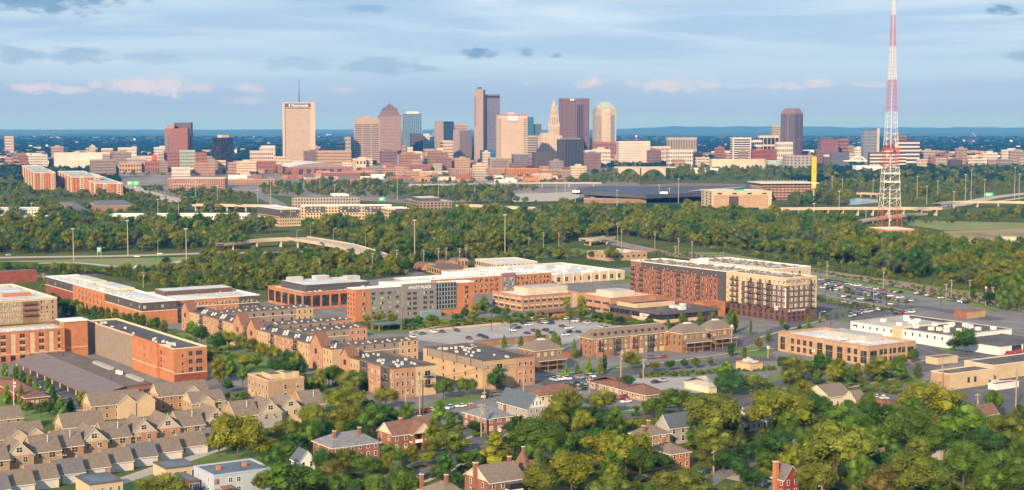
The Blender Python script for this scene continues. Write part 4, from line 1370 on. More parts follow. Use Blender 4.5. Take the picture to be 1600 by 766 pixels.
windows(SS.root, f3,5,2,.5,3.4,2.2,2.8, 'dark_red_brick', 'dark_glass', .02,.76, nx=2)
lettering(SS.root, fr, fr.L * .40,22.2,1.5, 'SOUTHERN STATION', 'charcoal_panel', .1, bold=.04)
lettering(SS.root, f3, fr.L * .38,5.9,1.1, 'NOW LEASING', 'cream_trim', .15, bold=.02)
band(SS.root, f2, fl.L * .985, fl.L * .996,8,19, 'sign_white', .1, 'banner')
e_ = f3.pt(fr.L * .07,.1)
q = MB()
q.tube((e_.x, e_.y, 6.4),(e_.x + f3.n.x * .12, e_.y + f3.n.y * .12,6.4), .9,.9, 'cream_trim', 12)
q.build('emblem', SS.root)
band(SS.root, f2, fl.L * .82, fl.L * .87,6.2,8.2, 'sign_white', .2, 'sign_board')
band(SS.root, f2, fl.L * .82, fl.L * .87,6.7,7.3, 'sign_red', .24, 'sign_stripe')
SS.units(60,42,(1.1,1.1,.9), 'shingle_tan', (.05,.95),(.15,.85))
AB = Blk('apartment_building', 'rear wing of the tall apartment pair with a long white parapet beside the railway', 'apartment building', (1208,420), 1078,1267,24, 'beige_panel', 'pale_roof', coping='white_trim', a=None)
AB.units(90,43,(1.1,1.1,.9), 'shingle_tan', (.03,.97),(.1,.9))
windows(AB.root, AB.right(), 5,5,7,3.2,1.6,1.8, 'white_trim', 'glass')
# --- tan brick office
O5 = Blk('office_building', 'two storey tan brick office with dark windows and white flat roof near the street corner', 'office building', (1356.5,541), 1216,1431,9.4, 'tan_brick', 'white_roof', coping='tan_brick', para=1.1, rim=.7)
MATS['tan_brick']
fl, fr = O5.left(), O5.right()
for fr_, w_ in ((.07,4.0),(.34,0),(.52,0)):
 pass
for fc, spec in ((fl, ((.055,3.4,6.4),(.17,2.2,2.6),(.24,2.2,2.6),(.31,2.2,2.6),(.38,2.2,2.6),(.48,3.6,6.4),(.585,4.6,6.0),(.70,3.6,6.0),(.80,2.2,2.6),(.87,2.2,2.6),(.955,4.0,6.0))),
                 (fr, ((.12,5,6.0),(.27,2.2,2.6),(.36,2.2,2.6),(.46,2.2,2.6),(.55,2.2,2.6),(.65,2.4,2.6),(.74,2.4,2.6),(.89,4.4,6.0)))):
 for f_, w, h in spec:
  if h > 4:
   windows(O5.root, fc, 1,1,1.0,3, w, h, 'brown_brick', 'dark_glass', xs=[fc.L * f_], nx=2, nz=3)
  else:
   windows(O5.root, fc, 1,2,1.0,3.7, w, h, 'brown_brick', 'dark_glass', xs=[fc.L * f_], nx=1, nz=2)
 for z in (1.0,4.2,7.9):
  band(O5.root, fc, 0, fc.L, z - .14, z, 'cream_stucco', .07, 'stone_course')
 for f_ in (.115,.42,.53,.64,.75,.91) if fc is fl else (.2,.42,.6,.8):
  band(O5.root, fc, fc.L * f_ - .5, fc.L * f_ + .5,0,9.2, 'tan_brick', .3, 'pier')
O5.part_box('roof_screen', O5.a * .24, O5.a * .68, O5.b * .42, O5.b * .78,8.3,11.4, 'pale_roof', 'pale_roof')
O5.units(7,44,(2.2,2.2,1.3), 'pale_metal', (.1,.9),(.1,.4))
# --- cream industrial building
I1 = Blk('warehouse', 'cream industrial building with a dark patched roof and many white roof units', 'warehouse', (1483.5,524), 1329,1581,6.6, 'white_wall', 'dark_roof', coping='pale_roof', para=.35)
fl, fr = I1.left(), I1.right()
windows(I1.root, fl, 13,1,3.6,3,1.0,1.6, 'cream_trim', 'dark_glass', .03,.97, nz=1)
windows(I1.root, fl, 1,1,0.1,3,3.6,5.0, 'slate_dark', 'dark_glass', xs=[fl.L * .49], nx=2, nz=2)
band(I1.root, fl, fl.L * .44, fl.L * .54,0,7.4, 'cream_stucco', .35, 'portal')
band(I1.root, fl, fl.L * .025, fl.L * .07,4.2,5.1, 'charcoal_panel', .1, 'sign_board')
I1.part_box('parapet_wall', I1.a * .48, I1.a * .49,1, I1.b * .78,6.2,7.1, 'cream_trim')
I1.part_box('pale_roof_field', I1.a * .50, I1.a * .98,1, I1.b * .8,6.22,6.34, 'pale_roof')
rnd = random.Random(51)
for u, v in ((.62,.2),(.55,.35),(.66,.45),(.7,.62),(.8,.6),(.45,.2),(.45,.5),(.3,.2),(.25,.25),(.3,.45),(.35,.6),(.15,.2),(.12,.35),(.16,.55),(.22,.7),(.3,.75),(.06,.8),(.1,.62),(.4,.7),(.85,.3),(.9,.75)):
 c = I1.pt(I1.a * u, I1.b * v)
 link_child('roof_unit', unit_mesh('white_trim'), I1.root, (c.x, c.y, 6.2), TH, (2.2,2.2,1.9)).parent = I1.roof
windows(I1.root, fr, 4,1,3.4,3,1.0,1.6, 'cream_trim', 'dark_glass', 0.02,.3, nz=1)
I2 = Blk('garage', 'white fronted service garage with an open bay and a dark flat roof', 'garage', (1562,541), 1528,1640,4.6, 'white_wall', 'dark_roof', coping='slate_dark', a=46, para=.25)
windows(I2.root, I2.right(), 3,1,0.1,3,7.5,4.2, 'white_trim', 'dark_glass', .22,.9, nx=1, nz=1)
I3 = Blk('substation', 'small red brick hut at the edge of the parking lot below the railway', 'hut', (1511,487), 1491,1540,4.2, 'red_brick', 'brown_roof', a=None, wall_r='tan_brick', para=.3)
I4 = Blk('warehouse', 'tan painted warehouse with a stained dark roof beside the asphalt yard', 'warehouse', (1484,584.5), 1455,1553,7.0, 'tan_brick', 'brown_roof', coping='cream_trim', a=None, para=.3, wall_r='cream_stucco')
windows(I4.root, I4.right(), 2,1,2.2,3,1.6,2.4, 'brown_brick', 'dark_glass', .35,.65)
I5 = Blk('warehouse', 'far wing of tan warehouse with red eaves behind the white van', 'warehouse', (1553,571), 1500,1660,6.6, 'cream_stucco', 'dark_roof', coping='cream_trim', a=16, para=.3)
I6 = Blk('shed', 'long white storage shed against the tan warehouse', 'shed', (1556,601), 1530,1592,2.6, 'white_wall', 'red_brick', a=4, para=.05)
I7 = Blk('hut', 'beige hut with a hipped grey top at the yard entrance', 'hut', (1465,560), 1452,1497,3.2, 'cream_stucco', 'shingle_grey', a=7, para=.1)
# --- small tan three-storey with roof terrace
S3 = Blk('apartment_building', 'small tan three storey block with a cluttered roof terrace amid trees', 'apartment building', (419,594.5), 387,475,9.0, 'tan_brick', 'brown_roof', coping='cream_stucco', para=.9)
fl, fr = S3.left(), S3.right()
windows(S3.root, fl, 6,2,1.2,3.6,1.3,1.9, 'cream_trim', 'glass')
windows(S3.root, fr, 2,2,1.4,3.4,1.4,2.0, 'cream_trim', 'glass', .3,1)
for l0, l1, r0, r1, h in ((.3,.75,.25,.55,1.8),(.15,.4,.55,.85,2.4),(.1,.2,.8,.92,2.8)):
 S3.part_box('roof_terrace_wall', S3.a * l0, S3.a * l1, S3.b * r0, S3.b * r1,8.2,9 + h - .6, 'cream_stucco', 'brown_roof')
S3.units(8,55,(1.0,1.0,.9), 'shingle_brown', (.1,.9),(.1,.9), 'planter')
# --- mansard row and two hip-roofed townhouses
MS = Blk('mansard_row', 'brown brick townhouse row with a tall mansard roof and dormers', 'row house', (926,530), 905,1052,9.0, 'brown_brick', 'brown_roof', coping='brown_roof', para=.1)
fr = MS.right()
def mansard(b, z0, z1, ins, m, flat='pale_roof'):
 q = MB()
 o = .5
 A0 = [b.pt(-o, -o), b.pt(-o, b.b + o), b.pt(b.a + o, b.b + o), b.pt(b.a + o, -o)]
 A1 = [b.pt(ins, ins), b.pt(ins, b.b - ins), b.pt(b.a - ins, b.b - ins), b.pt(b.a - ins, ins)]
 for i in range(4):
  j = (i + 1) % 4
  q.poly([(*A0[i], z0),(*A0[j], z0),(*A1[j], z1),(*A1[i], z1)], m)
  q.poly([(*A0[i], z0 - .3),(*A0[j], z0 - .3),(*A0[j], z0),(*A0[i], z0)], 'cream_trim')
 q.poly([(*p, z1) for p in A1], flat)
 q.build('mansard_roof', b.root)
mansard(MS, 9.1,13.0,4.2, 'shingle_tan')
for i in range(12):
 x = MS.b * (i + .5) / 12
 h = MB()
 fcx = Face(fr.pt(0,-1.2), fr.d, fr.L)
 a, c = fcx.pt(x - .8,.3), fcx.pt(x + .8,.3)
 n_ = fr.n * -2.2
 h.prism([a, c, c + n_, a + n_], 9.8,11.6, 'shingle_brown')
 h.build('dormer', MS.root)
 windows(MS.root, Face(fr.pt(0,-.88), fr.d, fr.L), 1,1,10.0,3,1.1,1.4, 'cream_trim', 'dark_glass', xs=[x], nz=1)
windows(MS.root, fr, 16,2,3.4,2.9,1.3,1.8, 'cream_trim', 'bright_glass')
for i in range(5):
 x = fr.L * (.08 + .21 * i)
 band(MS.root, fr, x - 1.8, x + 1.8,0,8.8, 'charcoal_panel' if i % 2 else 'salmon_brick', .5, 'porch_bay')
 balconies(MS.root, Face(fr.pt(0,.5), fr.d, fr.L), [x], [3.2,6.0], 3.0,.7)
windows(MS.root, fr, 8,1,0.1,3,2.4,2.3, 'cream_trim', 'bright_glass', .3,.98, nx=1, nz=1, name='garage_door')
windows(MS.root, MS.left(), 3,3,1.4,2.8,1.0,1.6, 'brown_brick', 'dark_glass')
def townhouse(Fp, xL, xR, label):
 b = Blk('townhouse', label, 'town house', Fp, xL, xR, 9.4, 'brown_brick', 'brown_roof', coping='brown_roof', para=.1, base=False)
 mansard(b, 9.5,13.4, min(b.a, b.b) * .36, 'shingle_tan')
 f = b.right()
 windows(b.root, f, 4,1,6.6,3,1.5,1.9, 'cream_trim', 'bright_glass')
 windows(b.root, b.left(), 3,2,3.6,3,1.1,1.7, 'brown_brick', 'dark_glass')
 q = MB()
 q.poly([(*f.pt(-.4,3.2), 5.2),(*f.pt(f.L + .4,3.2), 5.2),(*f.pt(f.L + .4,0), 6.4),(*f.pt(-.4,0), 6.4)], 'shingle_tan')
 q.poly([(*f.pt(-.4,3.2), 4.95),(*f.pt(f.L + .4,3.2), 4.95),(*f.pt(f.L + .4,3.2), 5.2),(*f.pt(-.4,3.2), 5.2)], 'cream_trim')
 q.build('porch_roof', b.root)
 q = MB()
 q.prism([f.pt(0,3), f.pt(f.L, 3), f.pt(f.L, 0.05), f.pt(0,0.05)], 2.6,2.9, 'brown_brick', bottom=True)
 for i in range(16):
  p = f.pt(f.L * i / 15,2.95)
  q.box((p.x, p.y, 2.9),(.07,.07,1.0), 'black_metal')
 q.prism([f.pt(0,3.05), f.pt(f.L, 3.05), f.pt(f.L, 2.95), f.pt(0,2.95)], 3.85,3.95, 'black_metal', bottom=True)
 q.build('porch_deck', b.root)
 for i in range(4):
  p = f.pt(f.L * (i + .02) / 3.04 + .2,2.8)
  q = MB()
  q.box((p.x, p.y, 0),(.3,.3,5.0), 'brown_brick', TH)
  q.build('porch_post', b.root)
 windows(b.root, f, 2,1,0.1,3,2.6,2.3, 'cream_trim', 'bright_glass', .1,.9, nx=1, nz=1, name='garage_door')
 b.part_box('roof_lantern', b.a * .4, b.a * .6, b.b * .4, b.b * .6,13.3,13.9, 'pale_metal')
 return b
townhouse((1066,522), 1042,1105, 'brown hip roofed townhouse between the mansard row and its twin')
townhouse((1112,516), 1090,1145, 'brown hip roofed townhouse nearest the tall corner apartments')
townhouse((836,549), 812,879, 'brown hip roofed townhouse standing alone beside the yellow condominium')
# pavilions near the lot
def pavilion(Fp, a, b, H, label, roofm='brown_roof', pitched=False):
 e = un(*Fp)
 r = tag(empty('pavilion', e.x, e.y), label, 'pavilion')
 class fr_:
  pass
 f = fr_()
 f.pt = lambda l, rr_: e + UL * l + UR * rr_
 q = MB()
 if pitched:
  roof_mesh(q, f, 0, a, 0, b, H, H + 2, 'r', roofm, .6, hip=a / 2)
 else:
  q.prism([f.pt(-.6,-.6), f.pt(-.6, b + .6), f.pt(a + .6, b + .6), f.pt(a + .6,-.6)], H, H + .5, roofm, bottom=True)
 q.build('roof', r)
 for l, rr_ in ((.2,.2),(.2, b - .2),(a - .2,.2),(a - .2, b - .2)):
  p = f.pt(l, rr_)
  q = MB()
  q.box((p.x, p.y, 0),(.6,.6, H), 'brown_brick', TH)
  q.build('column', r)
 return r
pv = pavilion((856,500), 8,13,4.0, 'small brick entrance pavilion at the back of the concrete lot')
q = MB()
e = un(856,500)
p4 = [e + UL * u + UR * v for u, v in ((.6,4),(.6,12.3),(7.4,12.3),(7.4,4))]
q.prism(p4,0,4, 'orange_brick')
q.build('wall', pv)
pavilion((592,519), 8,14,3.6, 'grey roofed shelter next to the concrete parking lot', 'blue_roof')
# low wall and terrace along the concrete lot
lw = MB()
p0, p1 = un(640,521), un(893,496)
d = (p1 - p0)
nrm = Vector((-d.y, d.x)).normalized()
lw.prism([p0, p1, p1 + nrm * .4, p0 + nrm * .4], 0,1.1, 'cream_stucco')
tag(lw.build('retaining_wall'), 'long cream retaining wall along the far edge of the concrete lot', 'wall')
for (xa, ya, xb, yb, m, l) in ((745,543,858,533, 'brown_brick', 'low brown garage wall between condominium roofs and the concrete lot'),(868,563,905,557, 'orange_brick', 'orange brick wall behind the lone townhouse')):
 w = MB()
 p0, p1 = un(xa, ya), un(xb, yb)
 nrm = Vector((-(p1 - p0).y, (p1 - p0).x)).normalized()
 w.prism([p0, p1, p1 + nrm * 3.5, p0 + nrm * 3.5], 0,3.0, m, 'brown_roof')
 tag(w.build('garden_wall'), l, 'wall')
# ------------------------------------------------------------------ town houses and garages at the lower edge
def HS(label, Fp, xL, xR, ze, zr, ridge='r', wall='red_brick', roof='shingle_tan', base=False, a=None, b=None, th=TH, **k):
 o = un(Fp[0], Fp[1], 0 if base else ze)
 ul, ur = Vector((-math.sin(th), math.cos(th))), Vector((math.cos(th), math.sin(th)))
 z = 0 if base else ze
 a = a or solve_x(o, ul, xL, z)
 b = b or solve_x(o, ur, xR, z)
 if a < 0 or b < 0:
  print('BAD HOUSE', label, a, b)
  a, b = max(a, 6), max(b, 6)
 return House(label, Fp, a, b, ze, zr, ridge, wall, roof, th, base=base, **k)
ORD = ['first', 'second', 'third', 'fourth', 'fifth', 'sixth', 'seventh', 'eighth', 'ninth', 'tenth', 'eleventh', 'twelfth']
xs_g = [(-33,786, 'cream_trim'),(6,777, 'cream_trim'),(45,767.5, 'cream_trim'),(87,758.5, 'teal_panel'),(128,749, 'salmon_brick'),(165,740, 'cream_trim'),(204,731.5, 'beige_panel'),(243,722.5, 'cream_trim'),(284,713, 'cream_trim'),(322,704, 'beige_panel')]
for i, (x, y, wm) in enumerate(xs_g):
 wn = {'cream_trim': 'cream', 'teal_panel': 'green', 'salmon_brick': 'salmon brick', 'beige_panel': 'beige'}[wm]
 h = HS(f'{wn} garage with shingle roof, {ORD[i]} along the alley from its near end', (x, y), None, None, 3.3,7.0, 'r', wm, 'shingle_tan' if i % 3 else 'shingle_grey', base=True, a=9.0, b=9.2, oh=.4, name='garage', cat='garage', group='garages along the alley')
 f = h.right()
 dm = win_mesh(5.2,2.5, 'white_trim', 'door_white', 1,4,.1)
 p = f.pt(4.8)
 link_child('garage_door', dm, h.root, (p.x, p.y, .05), f.rz)
 windows(h.root, f, 1,1,.9,2,.8,1.8, 'white_trim', 'dark_glass', xs=[1.1], nz=1, name='side_door')
units = [(-32,722, 'S', 'tan_brick'),(8,714.5, 'G', 'tan_brick'),(51,707, 'S', 'tan_brick'),(87,699, 'S', 'salmon_brick'),(126.5,692, 'G', 'tan_brick'),(163,685, 'S', 'tan_brick'),(205,678, 'G', 'salmon_brick'),(243,671.5, 'G', 'salmon_brick'),
         (281,666, 'S', 'tan_brick'),(319,659.5, 'G', 'tan_brick'),(405,646.5, 'G', 'grey_siding'),(437,640.5, 'G', 'cream_stucco'),(368,650, 'S', 'tan_brick'),(474,633, 'S', 'salmon_brick')]
gi = si = 0
for i, (x, y, k, wm) in enumerate(units):
 wn = {'tan_brick': 'tan brick', 'salmon_brick': 'salmon brick', 'grey_siding': 'grey', 'cream_stucco': 'cream'}[wm]
 if k == 'G':
  lab = f'{wn} gable fronted town house behind the garages, {ORD[gi]} gable from the near end'
  gi += 1
  h = HS(lab, (x, y), None, None, 5.6,10.2, 'l', wm, 'shingle_tan', a=12, b=9.0, gable='beige_panel', oh=.45, name='townhouse', cat='town house', group='town houses behind the garages')
  f = h.right()
  windows(h.root, f, 1,1,6.5,3,2.1,1.8, 'white_trim', 'dark_glass', nx=2)
  windows(h.root, f, 2,1,3.2,3,1.6,1.9, 'cream_trim', 'glass', .1,.9, nx=2)
  h.cross(6.5,10.5,-.25,4.4,5.6,8.6, 'r', 'cream_trim', walls=False)
 else:
  lab = f'{wn} town house with plain sloping roof behind the garages, {ORD[si]} from the near end'
  si += 1
  h = HS(lab, (x, y), None, None, 5.6,10.0, 'r', wm, 'shingle_tan', a=12, b=9.2, oh=.45, name='townhouse', cat='town house', group='town houses behind the garages')
  f = h.right()
  windows(h.root, f, 1,1,3.2,3,2.2,1.9, 'cream_trim', 'dark_glass', xs=[f.L * .68], nx=2)
  windows(h.root, f, 1,1,3.3,3,1.0,1.7, 'cream_trim', 'dark_glass', xs=[f.L * .25], nx=1)
 for j in range(2):
  c = h.pt(h.a * (.25 + .2 * j), h.b * (.62 - .1 * j))
  q = MB()
  q.tube((c.x, c.y, 7.2),(c.x, c.y, 10.2 - .9 * j), .14,.14, 'pale_metal', 6)
  q.build('vent_pipe', h.root)
def row2(label, Fp, xL, xR, gables, wall='tan_brick', ze=6.0, zr=10.0, a=10):
 h = HS(label, Fp, xL, xR, ze, zr, 'r', wall, 'shingle_tan', a=a, gable='cream_stucco', name='townhouse', cat='town house')
 f = h.right()
 n = max(3, int(h.b / 3.4))
 windows(h.root, f, n, 2,.9,3.0,1.2,1.8, 'cream_trim', 'dark_glass')
 windows(h.root, h.left(), 2,1,3.4,3.0,1.2,1.8, 'cream_trim', 'dark_glass', .2,.8)
 for g_, w in gables:
  r0 = h.b * g_
  h.cross(-1.2, a / 2, r0, r0 + w, ze, ze + w * .42, 'l', 'cream_stucco')
 return h
row2('tan brick double town house with two yellow gables near the clubhouse', (-32,689), None, 69,((.45,6),(.72,6)))
row2('town house with a big plain shaded roof between the two gabled ones', (99,668), None, 163,())
row2('long tan brick town house with yellow side gable near the carport', (142.5,634), None, 222,((.5,7),(.88,7)))
row2('tan brick town house with hipped tan roof at the foot of the orange apartment block', (248,619), None, 326,((.5,7),), 'salmon_brick')
row2('town house with a brown roof beside the street trees and the orange block', (300,630), None, 352,((.2,6),), 'tan_brick', 5.5,9)
row2('distant shingle roofed town house at the left edge behind the young trees', (-10,656), None, 36,(), 'tan_brick', 5.5,9)
h = HS('low brown hip roofed building by the flagpole and pointed young trees', (40,622), -20,76,3.6,6.6, 'r', 'dark_red_brick', 'shingle_brown', hip=5, name='clubhouse', cat='building')
windows(h.root, h.right(), 5,1,.8,3,1.2,1.6, 'cream_trim', 'glass')
# ------------------------------------------------------------------ single houses between the trees
def winset(h, lr=(2,2), rows=2, w=1.1, hh=1.7, fm='white_trim', gm='dark_glass', z0=.9, dz=2.8):
 if lr[0]:
  windows(h.root, h.left(), lr[0], rows, z0, dz, w, hh, fm, gm)
 if lr[1]:
  windows(h.root, h.right(), lr[1], rows, z0, dz, w, hh, fm, gm)
D1 = Blk('duplex_house', 'pale blue flat roofed duplex with red window frames at the lower edge', 'house', (334,743), 303,425,6.6, 'blue_siding', 'blue_roof', coping='blue_siding', para=.3)
f = D1.right()
windows(D1.root, f, 1,2,.9,2.9,1.5,1.5, 'red_siding', 'bright_glass', xs=[f.L * .05], nx=2)
for q_ in (.28,.42,.85):
 windows(D1.root, f, 1,2,.9,2.9,1.4,1.5, 'white_trim', 'dark_glass', xs=[f.L * q_], nx=2)
windows(D1.root, D1.left(), 2,2,.9,2.9,.9,1.4, 'white_trim', 'dark_glass')
for q_, m in ((.2, 'red_brick'),(.72, 'charcoal_panel')):
 w = MB()
 a, c = f.pt(f.L * q_ - 1.9), f.pt(f.L * q_ + 1.9)
 n2 = f.n * 1.8
 w.poly([(*(a + n2), 2.5),(*(c + n2), 2.5),(*c, 3.1),(*a, 3.1)], m)
 w.poly([(*(a + n2), 2.3),(*(c + n2), 2.3),(*(c + n2), 2.5),(*(a + n2), 2.5)], m)
 w.build('porch_roof', D1.root)
for l, r in ((.5,.25),(.5,.7)):
 c = D1.pt(D1.a * l, D1.b * r)
 w = MB()
 w.box((c.x, c.y, 6.2),(1.2,1.0,1.3), 'orange_brick', TH)
 w.build('chimney', D1.root)
for Fp, xL, xR, H, lab, wm in (((140,757), 118,192,4.3, 'cream flat roofed garage with dark doors below the alley', 'cream_stucco'),((259,732), 239,307,4.2, 'cream flat roofed garage with narrow blue doors beside the lawn', 'cream_stucco'),
                               ((296,752), 272,312,3.6, 'tiny red brick outbuilding behind the pale blue duplex', 'dark_red_brick')):
 g_ = Blk('outbuilding', lab, 'outbuilding', Fp, xL, xR, H, wm, 'blue_roof', coping='slate_dark', para=.2)
 windows(g_.root, g_.right(), 4,1,.5,3,.9,2.3, 'cream_trim', 'blue_glass', nz=1, name='door')
h = HS('long red brick house with hipped slate roof and two chimneys amid trees', (520,699.5), 489,593,5.4,8.6, 'r', 'red_brick', 'shingle_slate', hip=4.5)
winset(h, (2,6), gm='dark_glass')
h.chimney(h.a * .35, h.b * .18,6,9.6)
h.chimney(h.a * .35, h.b * .72,6,9.8)
h = HS('brick duplex with brown roof, cream gables and a two storey porch', (613,680), 590,682,6.0,9.6, 'r', 'red_brick', 'shingle_brown', gable='cream_trim')
winset(h, (2,5), fm='white_trim', gm='glass')
h.cross(-2.6, h.a / 2, h.b * .38, h.b * .86,6.0,9.3, 'l', 'cream_trim', 'shingle_brown', walls=False)
for k in range(3):
 c = h.pt(-2.3, h.b * (.40 + .22 * k))
 q = MB()
 q.box((c.x, c.y, 0),(.7,.7,6.0), 'red_brick', TH)
 q.build('porch_column', h.root)
h.part_box('balcony', -2.5,-.05, h.b * .38, h.b * .86,2.8,3.1, 'white_trim')
h.part_box('balcony_rail', -2.5,-2.4, h.b * .38, h.b * .86,3.1,4.0, 'white_trim')
h.part_box('side_porch_roof', -2.2,0, h.b * .86, h.b + .3,5.2,5.5, 'shingle_brown')
h.chimney(h.a * .5, h.b * .35,8,10.3)
h.chimney(h.a * .5, h.b * .78,8,10.3)
h = HS('small red brick house with hipped slate roof beside the crossing', (761,654), 724,800,5.6,8.4, 'r', 'orange_red_paint' if False else 'red_brick', 'shingle_slate', hip=3.5)
winset(h, (4,3), w=1.6, gm='bright_glass')
h.chimney(h.a * .2, h.b * .9,6,9.2)
h.chimney(h.a * .9, h.b * .2,5,8.6)
h.part_box('awning', -1.6,0, h.b * .4, h.b * .6,2.3,2.7, 'copper_green')
h.part_box('front_door', -.08,0, h.b * .44, h.b * .56,.1,2.2, 'white_trim')
h = HS('pale house with a blue grey roof and white arched gable', (825,638), 778,852,5.6,10.2, 'l', 'grey_siding', 'shingle_blue', gable='white_wall')
winset(h, (4,0))
windows(h.root, h.right(), 3,1,6.2,3,.8,1.7, 'white_trim', 'dark_glass', .2,.8)
windows(h.root, h.right(), 3,2,.9,2.6,1.0,1.6, 'white_trim', 'dark_glass')
h = HS('cream house with a dark brown hip roof behind the arched gable', (842,618), 824,906,6.0,8.8, 'r', 'cream_trim', 'shingle_brown', hip=4.5)
winset(h, (2,5))
h = HS('low tan house with a wide russet hip roof beside the parking lot', (968,606), 922,986,3.2,6.2, 'r', 'tan_brick', 'shingle_brown', hip=5.5, oh=.9)
winset(h, (5,3), 1,1.6,1.4, gm='glass')
h = HS('low tan house with a brown hip roof in front of the russet one', (1010,616.5), 968,1040,3.2,6.0, 'r', 'tan_brick', 'shingle_brown', hip=5.5, oh=.9)
winset(h, (5,3), 1,1.6,1.4, gm='glass')
h = HS('tan hip roofed fourplex with an open upper porch among tall trees', (1006,681), 984,1047,5.6,8.0, 'r', 'tan_brick', 'shingle_tan', hip=4.5)
winset(h, (3,4))
h.chimney(1.5, h.b * .1,6,8.6)
h.chimney(h.a * .6, h.b * .5,7,9.4)
h = HS('orange brick hip roofed fourplex next to the utility pole', (1049,709), 1013,1078,5.6,8.0, 'r', 'orange_brick', 'shingle_tan', hip=4.5)
winset(h, (4,3))
h.chimney(h.a * .8, h.b * .6,6,9)
h = HS('grey house with dark blue roof and white windows behind the round tree', (1046,668), 1026,1088,6.2,10.2, 'r', 'grey_siding', 'shingle_blue', b=None)
winset(h, (0,3), w=1.4, hh=2.0)
h = HS('white house with dark roof glimpsed between two tall trees', (1166,650), 1156,1199,5.8,9.0, 'r', 'white_wall', 'shingle_grey')
winset(h, (1,4))
h = HS('red sided house with white trim and brick chimney at the lower edge', (1226,748), 1206,1249,6.0,9.6, 'l', 'red_siding', 'shingle_grey')
winset(h, (2,2))
h.chimney(h.a * .6,-.5,0,10.5, 'orange_brick', 1.3)
h = HS('dark roofed outbuilding behind the red sided house', (1240,722), 1222,1262,3.2,5.4, 'r', 'grey_siding', 'shingle_blue')
h = HS('white cottage with steep gable half hidden by the willow', (1366,722), 1351,1388,4.8,8.4, 'r', 'white_wall', 'shingle_tan')
winset(h, (2,2), 1)
windows(h.root, h.left(), 1,1,5.2,3,.9,1.3, 'white_trim', 'dark_glass')
h.cross(h.a * .7, h.a * 1.1,-3.2,2,2.8,5.0, 'r', 'white_wall', 'shingle_grey')
h = HS('small grey house with brown roof and lit gable window amid dense trees', (1470,696), 1456,1485,5.0,8.6, 'l', 'grey_siding', 'shingle_brown', gable='cream_trim')
windows(h.root, h.right(), 1,1,5.6,3,1.0,1.4, 'white_trim', 'glass')
h.chimney(h.a * .6,0,5,9.2, 'red_brick', .8)
h = HS('apartment house with a broad tan grey shingle roof among green trees', (1296,620), 1257,1331,4.6,8.2, 'r', 'cream_trim', 'shingle_tan')
winset(h, (3,4), 1)
h = HS('small house with half timbered yellow gable beside the flat roofs', (1338,627), 1317,1354,4.4,8.0, 'r', 'cream_stucco', 'shingle_tan', gable='cream_trim')
q = MB()
fl = h.left()
for u in (.3,.5,.7):
 a, c = fl.pt(fl.L * u - .12,.08), fl.pt(fl.L * u + .12,.08)
 zt = 4.4 + 3.4 * (1 - abs(u - .5) * 2)
 q.poly([(*a, 4.4),(*c, 4.4),(*c, zt),(*a, zt)], 'dark_brick')
q.build('timber', h.root)
g_ = Blk('shop_building', 'long low flat roofed brick building with dark patched roof behind trees', 'building', (1393,627), 1345,1424,4.8, 'red_brick', 'dark_roof', coping='slate_dark', a=None, para=.2)
g_.units(9,61,(1,1,.9), 'pale_metal')
h = HS('red brick house with tan roof, cream gable and white sun porch at the lower edge', (764,754), 726,821,6.0,9.8, 'r', 'red_brick', 'shingle_tan', gable='cream_trim')
winset(h, (2,4), gm='dark_glass')
h.chimney(h.a * .5,-.4,0,10.6, 'red_brick', 1.2)
h.chimney(h.a * .5, h.b * .9,7,11)
h.part_box('sun_porch', -2.4,0, h.b * .45, h.b * .80,2.8,5.2, 'dark_glass', 'slate_dark')
h.part_box('sun_porch_sill', -2.5,.0, h.b * .44, h.b * .81,2.2,3.4, 'white_trim')
h.part_box('sun_porch_roof', -2.6,0, h.b * .43, h.b * .82,5.2,5.5, 'slate_dark')
h = HS('brown house with a conical corner roof next to the zebra crossing', (832,737), 812,846,5.2,8.0, 'r', 'brown_brick', 'shingle_brown', hip=3.0)
c = h.pt(h.a * .9, h.b * .15)
q = MB()
q.tube((c.x, c.y, 5.0),(c.x, c.y, 10.5), 3.6,.25, 'shingle_brown', 10)
q.build('cone_roof', h.root)
q = MB()
q.tube((c.x, c.y, 0),(c.x, c.y, 5.2), 3.0,3.0, 'brown_brick', 10)
q.build('turret', h.root)
h.chimney(h.a * .9, h.b * .25,9,11.6, 'brown_brick', .7)
h = HS('brown shingled house with two chimneys cut by the lower edge', (700,781), 655,735,5.4,9.0, 'r', 'red_brick', 'shingle_tan', hip=3)
h.chimney(h.a * .95, h.b * .05,5,9.6)
h.chimney(h.a * .4, h.b * .45,7,10.8)
h = HS('white gabled house mostly hidden between two green trees', (468,720), 455,492,6.0,9.0, 'l', 'white_wall', 'shingle_blue')
winset(h, (1,2))
h.part_box('porch_roof', -2.4,0,-.2, h.b + .3,2.6,2.9, 'white_trim')
h = HS('low building with a pale blue grey hip roof behind the hedge', (1108,604), 1070,1120,3.0,6.0, 'r', 'cream_trim', 'pale_roof', hip=5)
g_ = Blk('kiosk', 'cream utility building with grey cabinets at the edge of the side street', 'utility building', (1172,568), 1150,1192,3.6, 'cream_stucco', 'pale_roof', coping='orange_brick', para=.2)
g_.units(4,63,(2,1.6,1.8), 'pale_metal')
h = HS('brown roofed house nearly buried in the right hand trees', (1520,650), 1500,1560,5.0,8.0, 'r', 'grey_siding', 'shingle_brown')
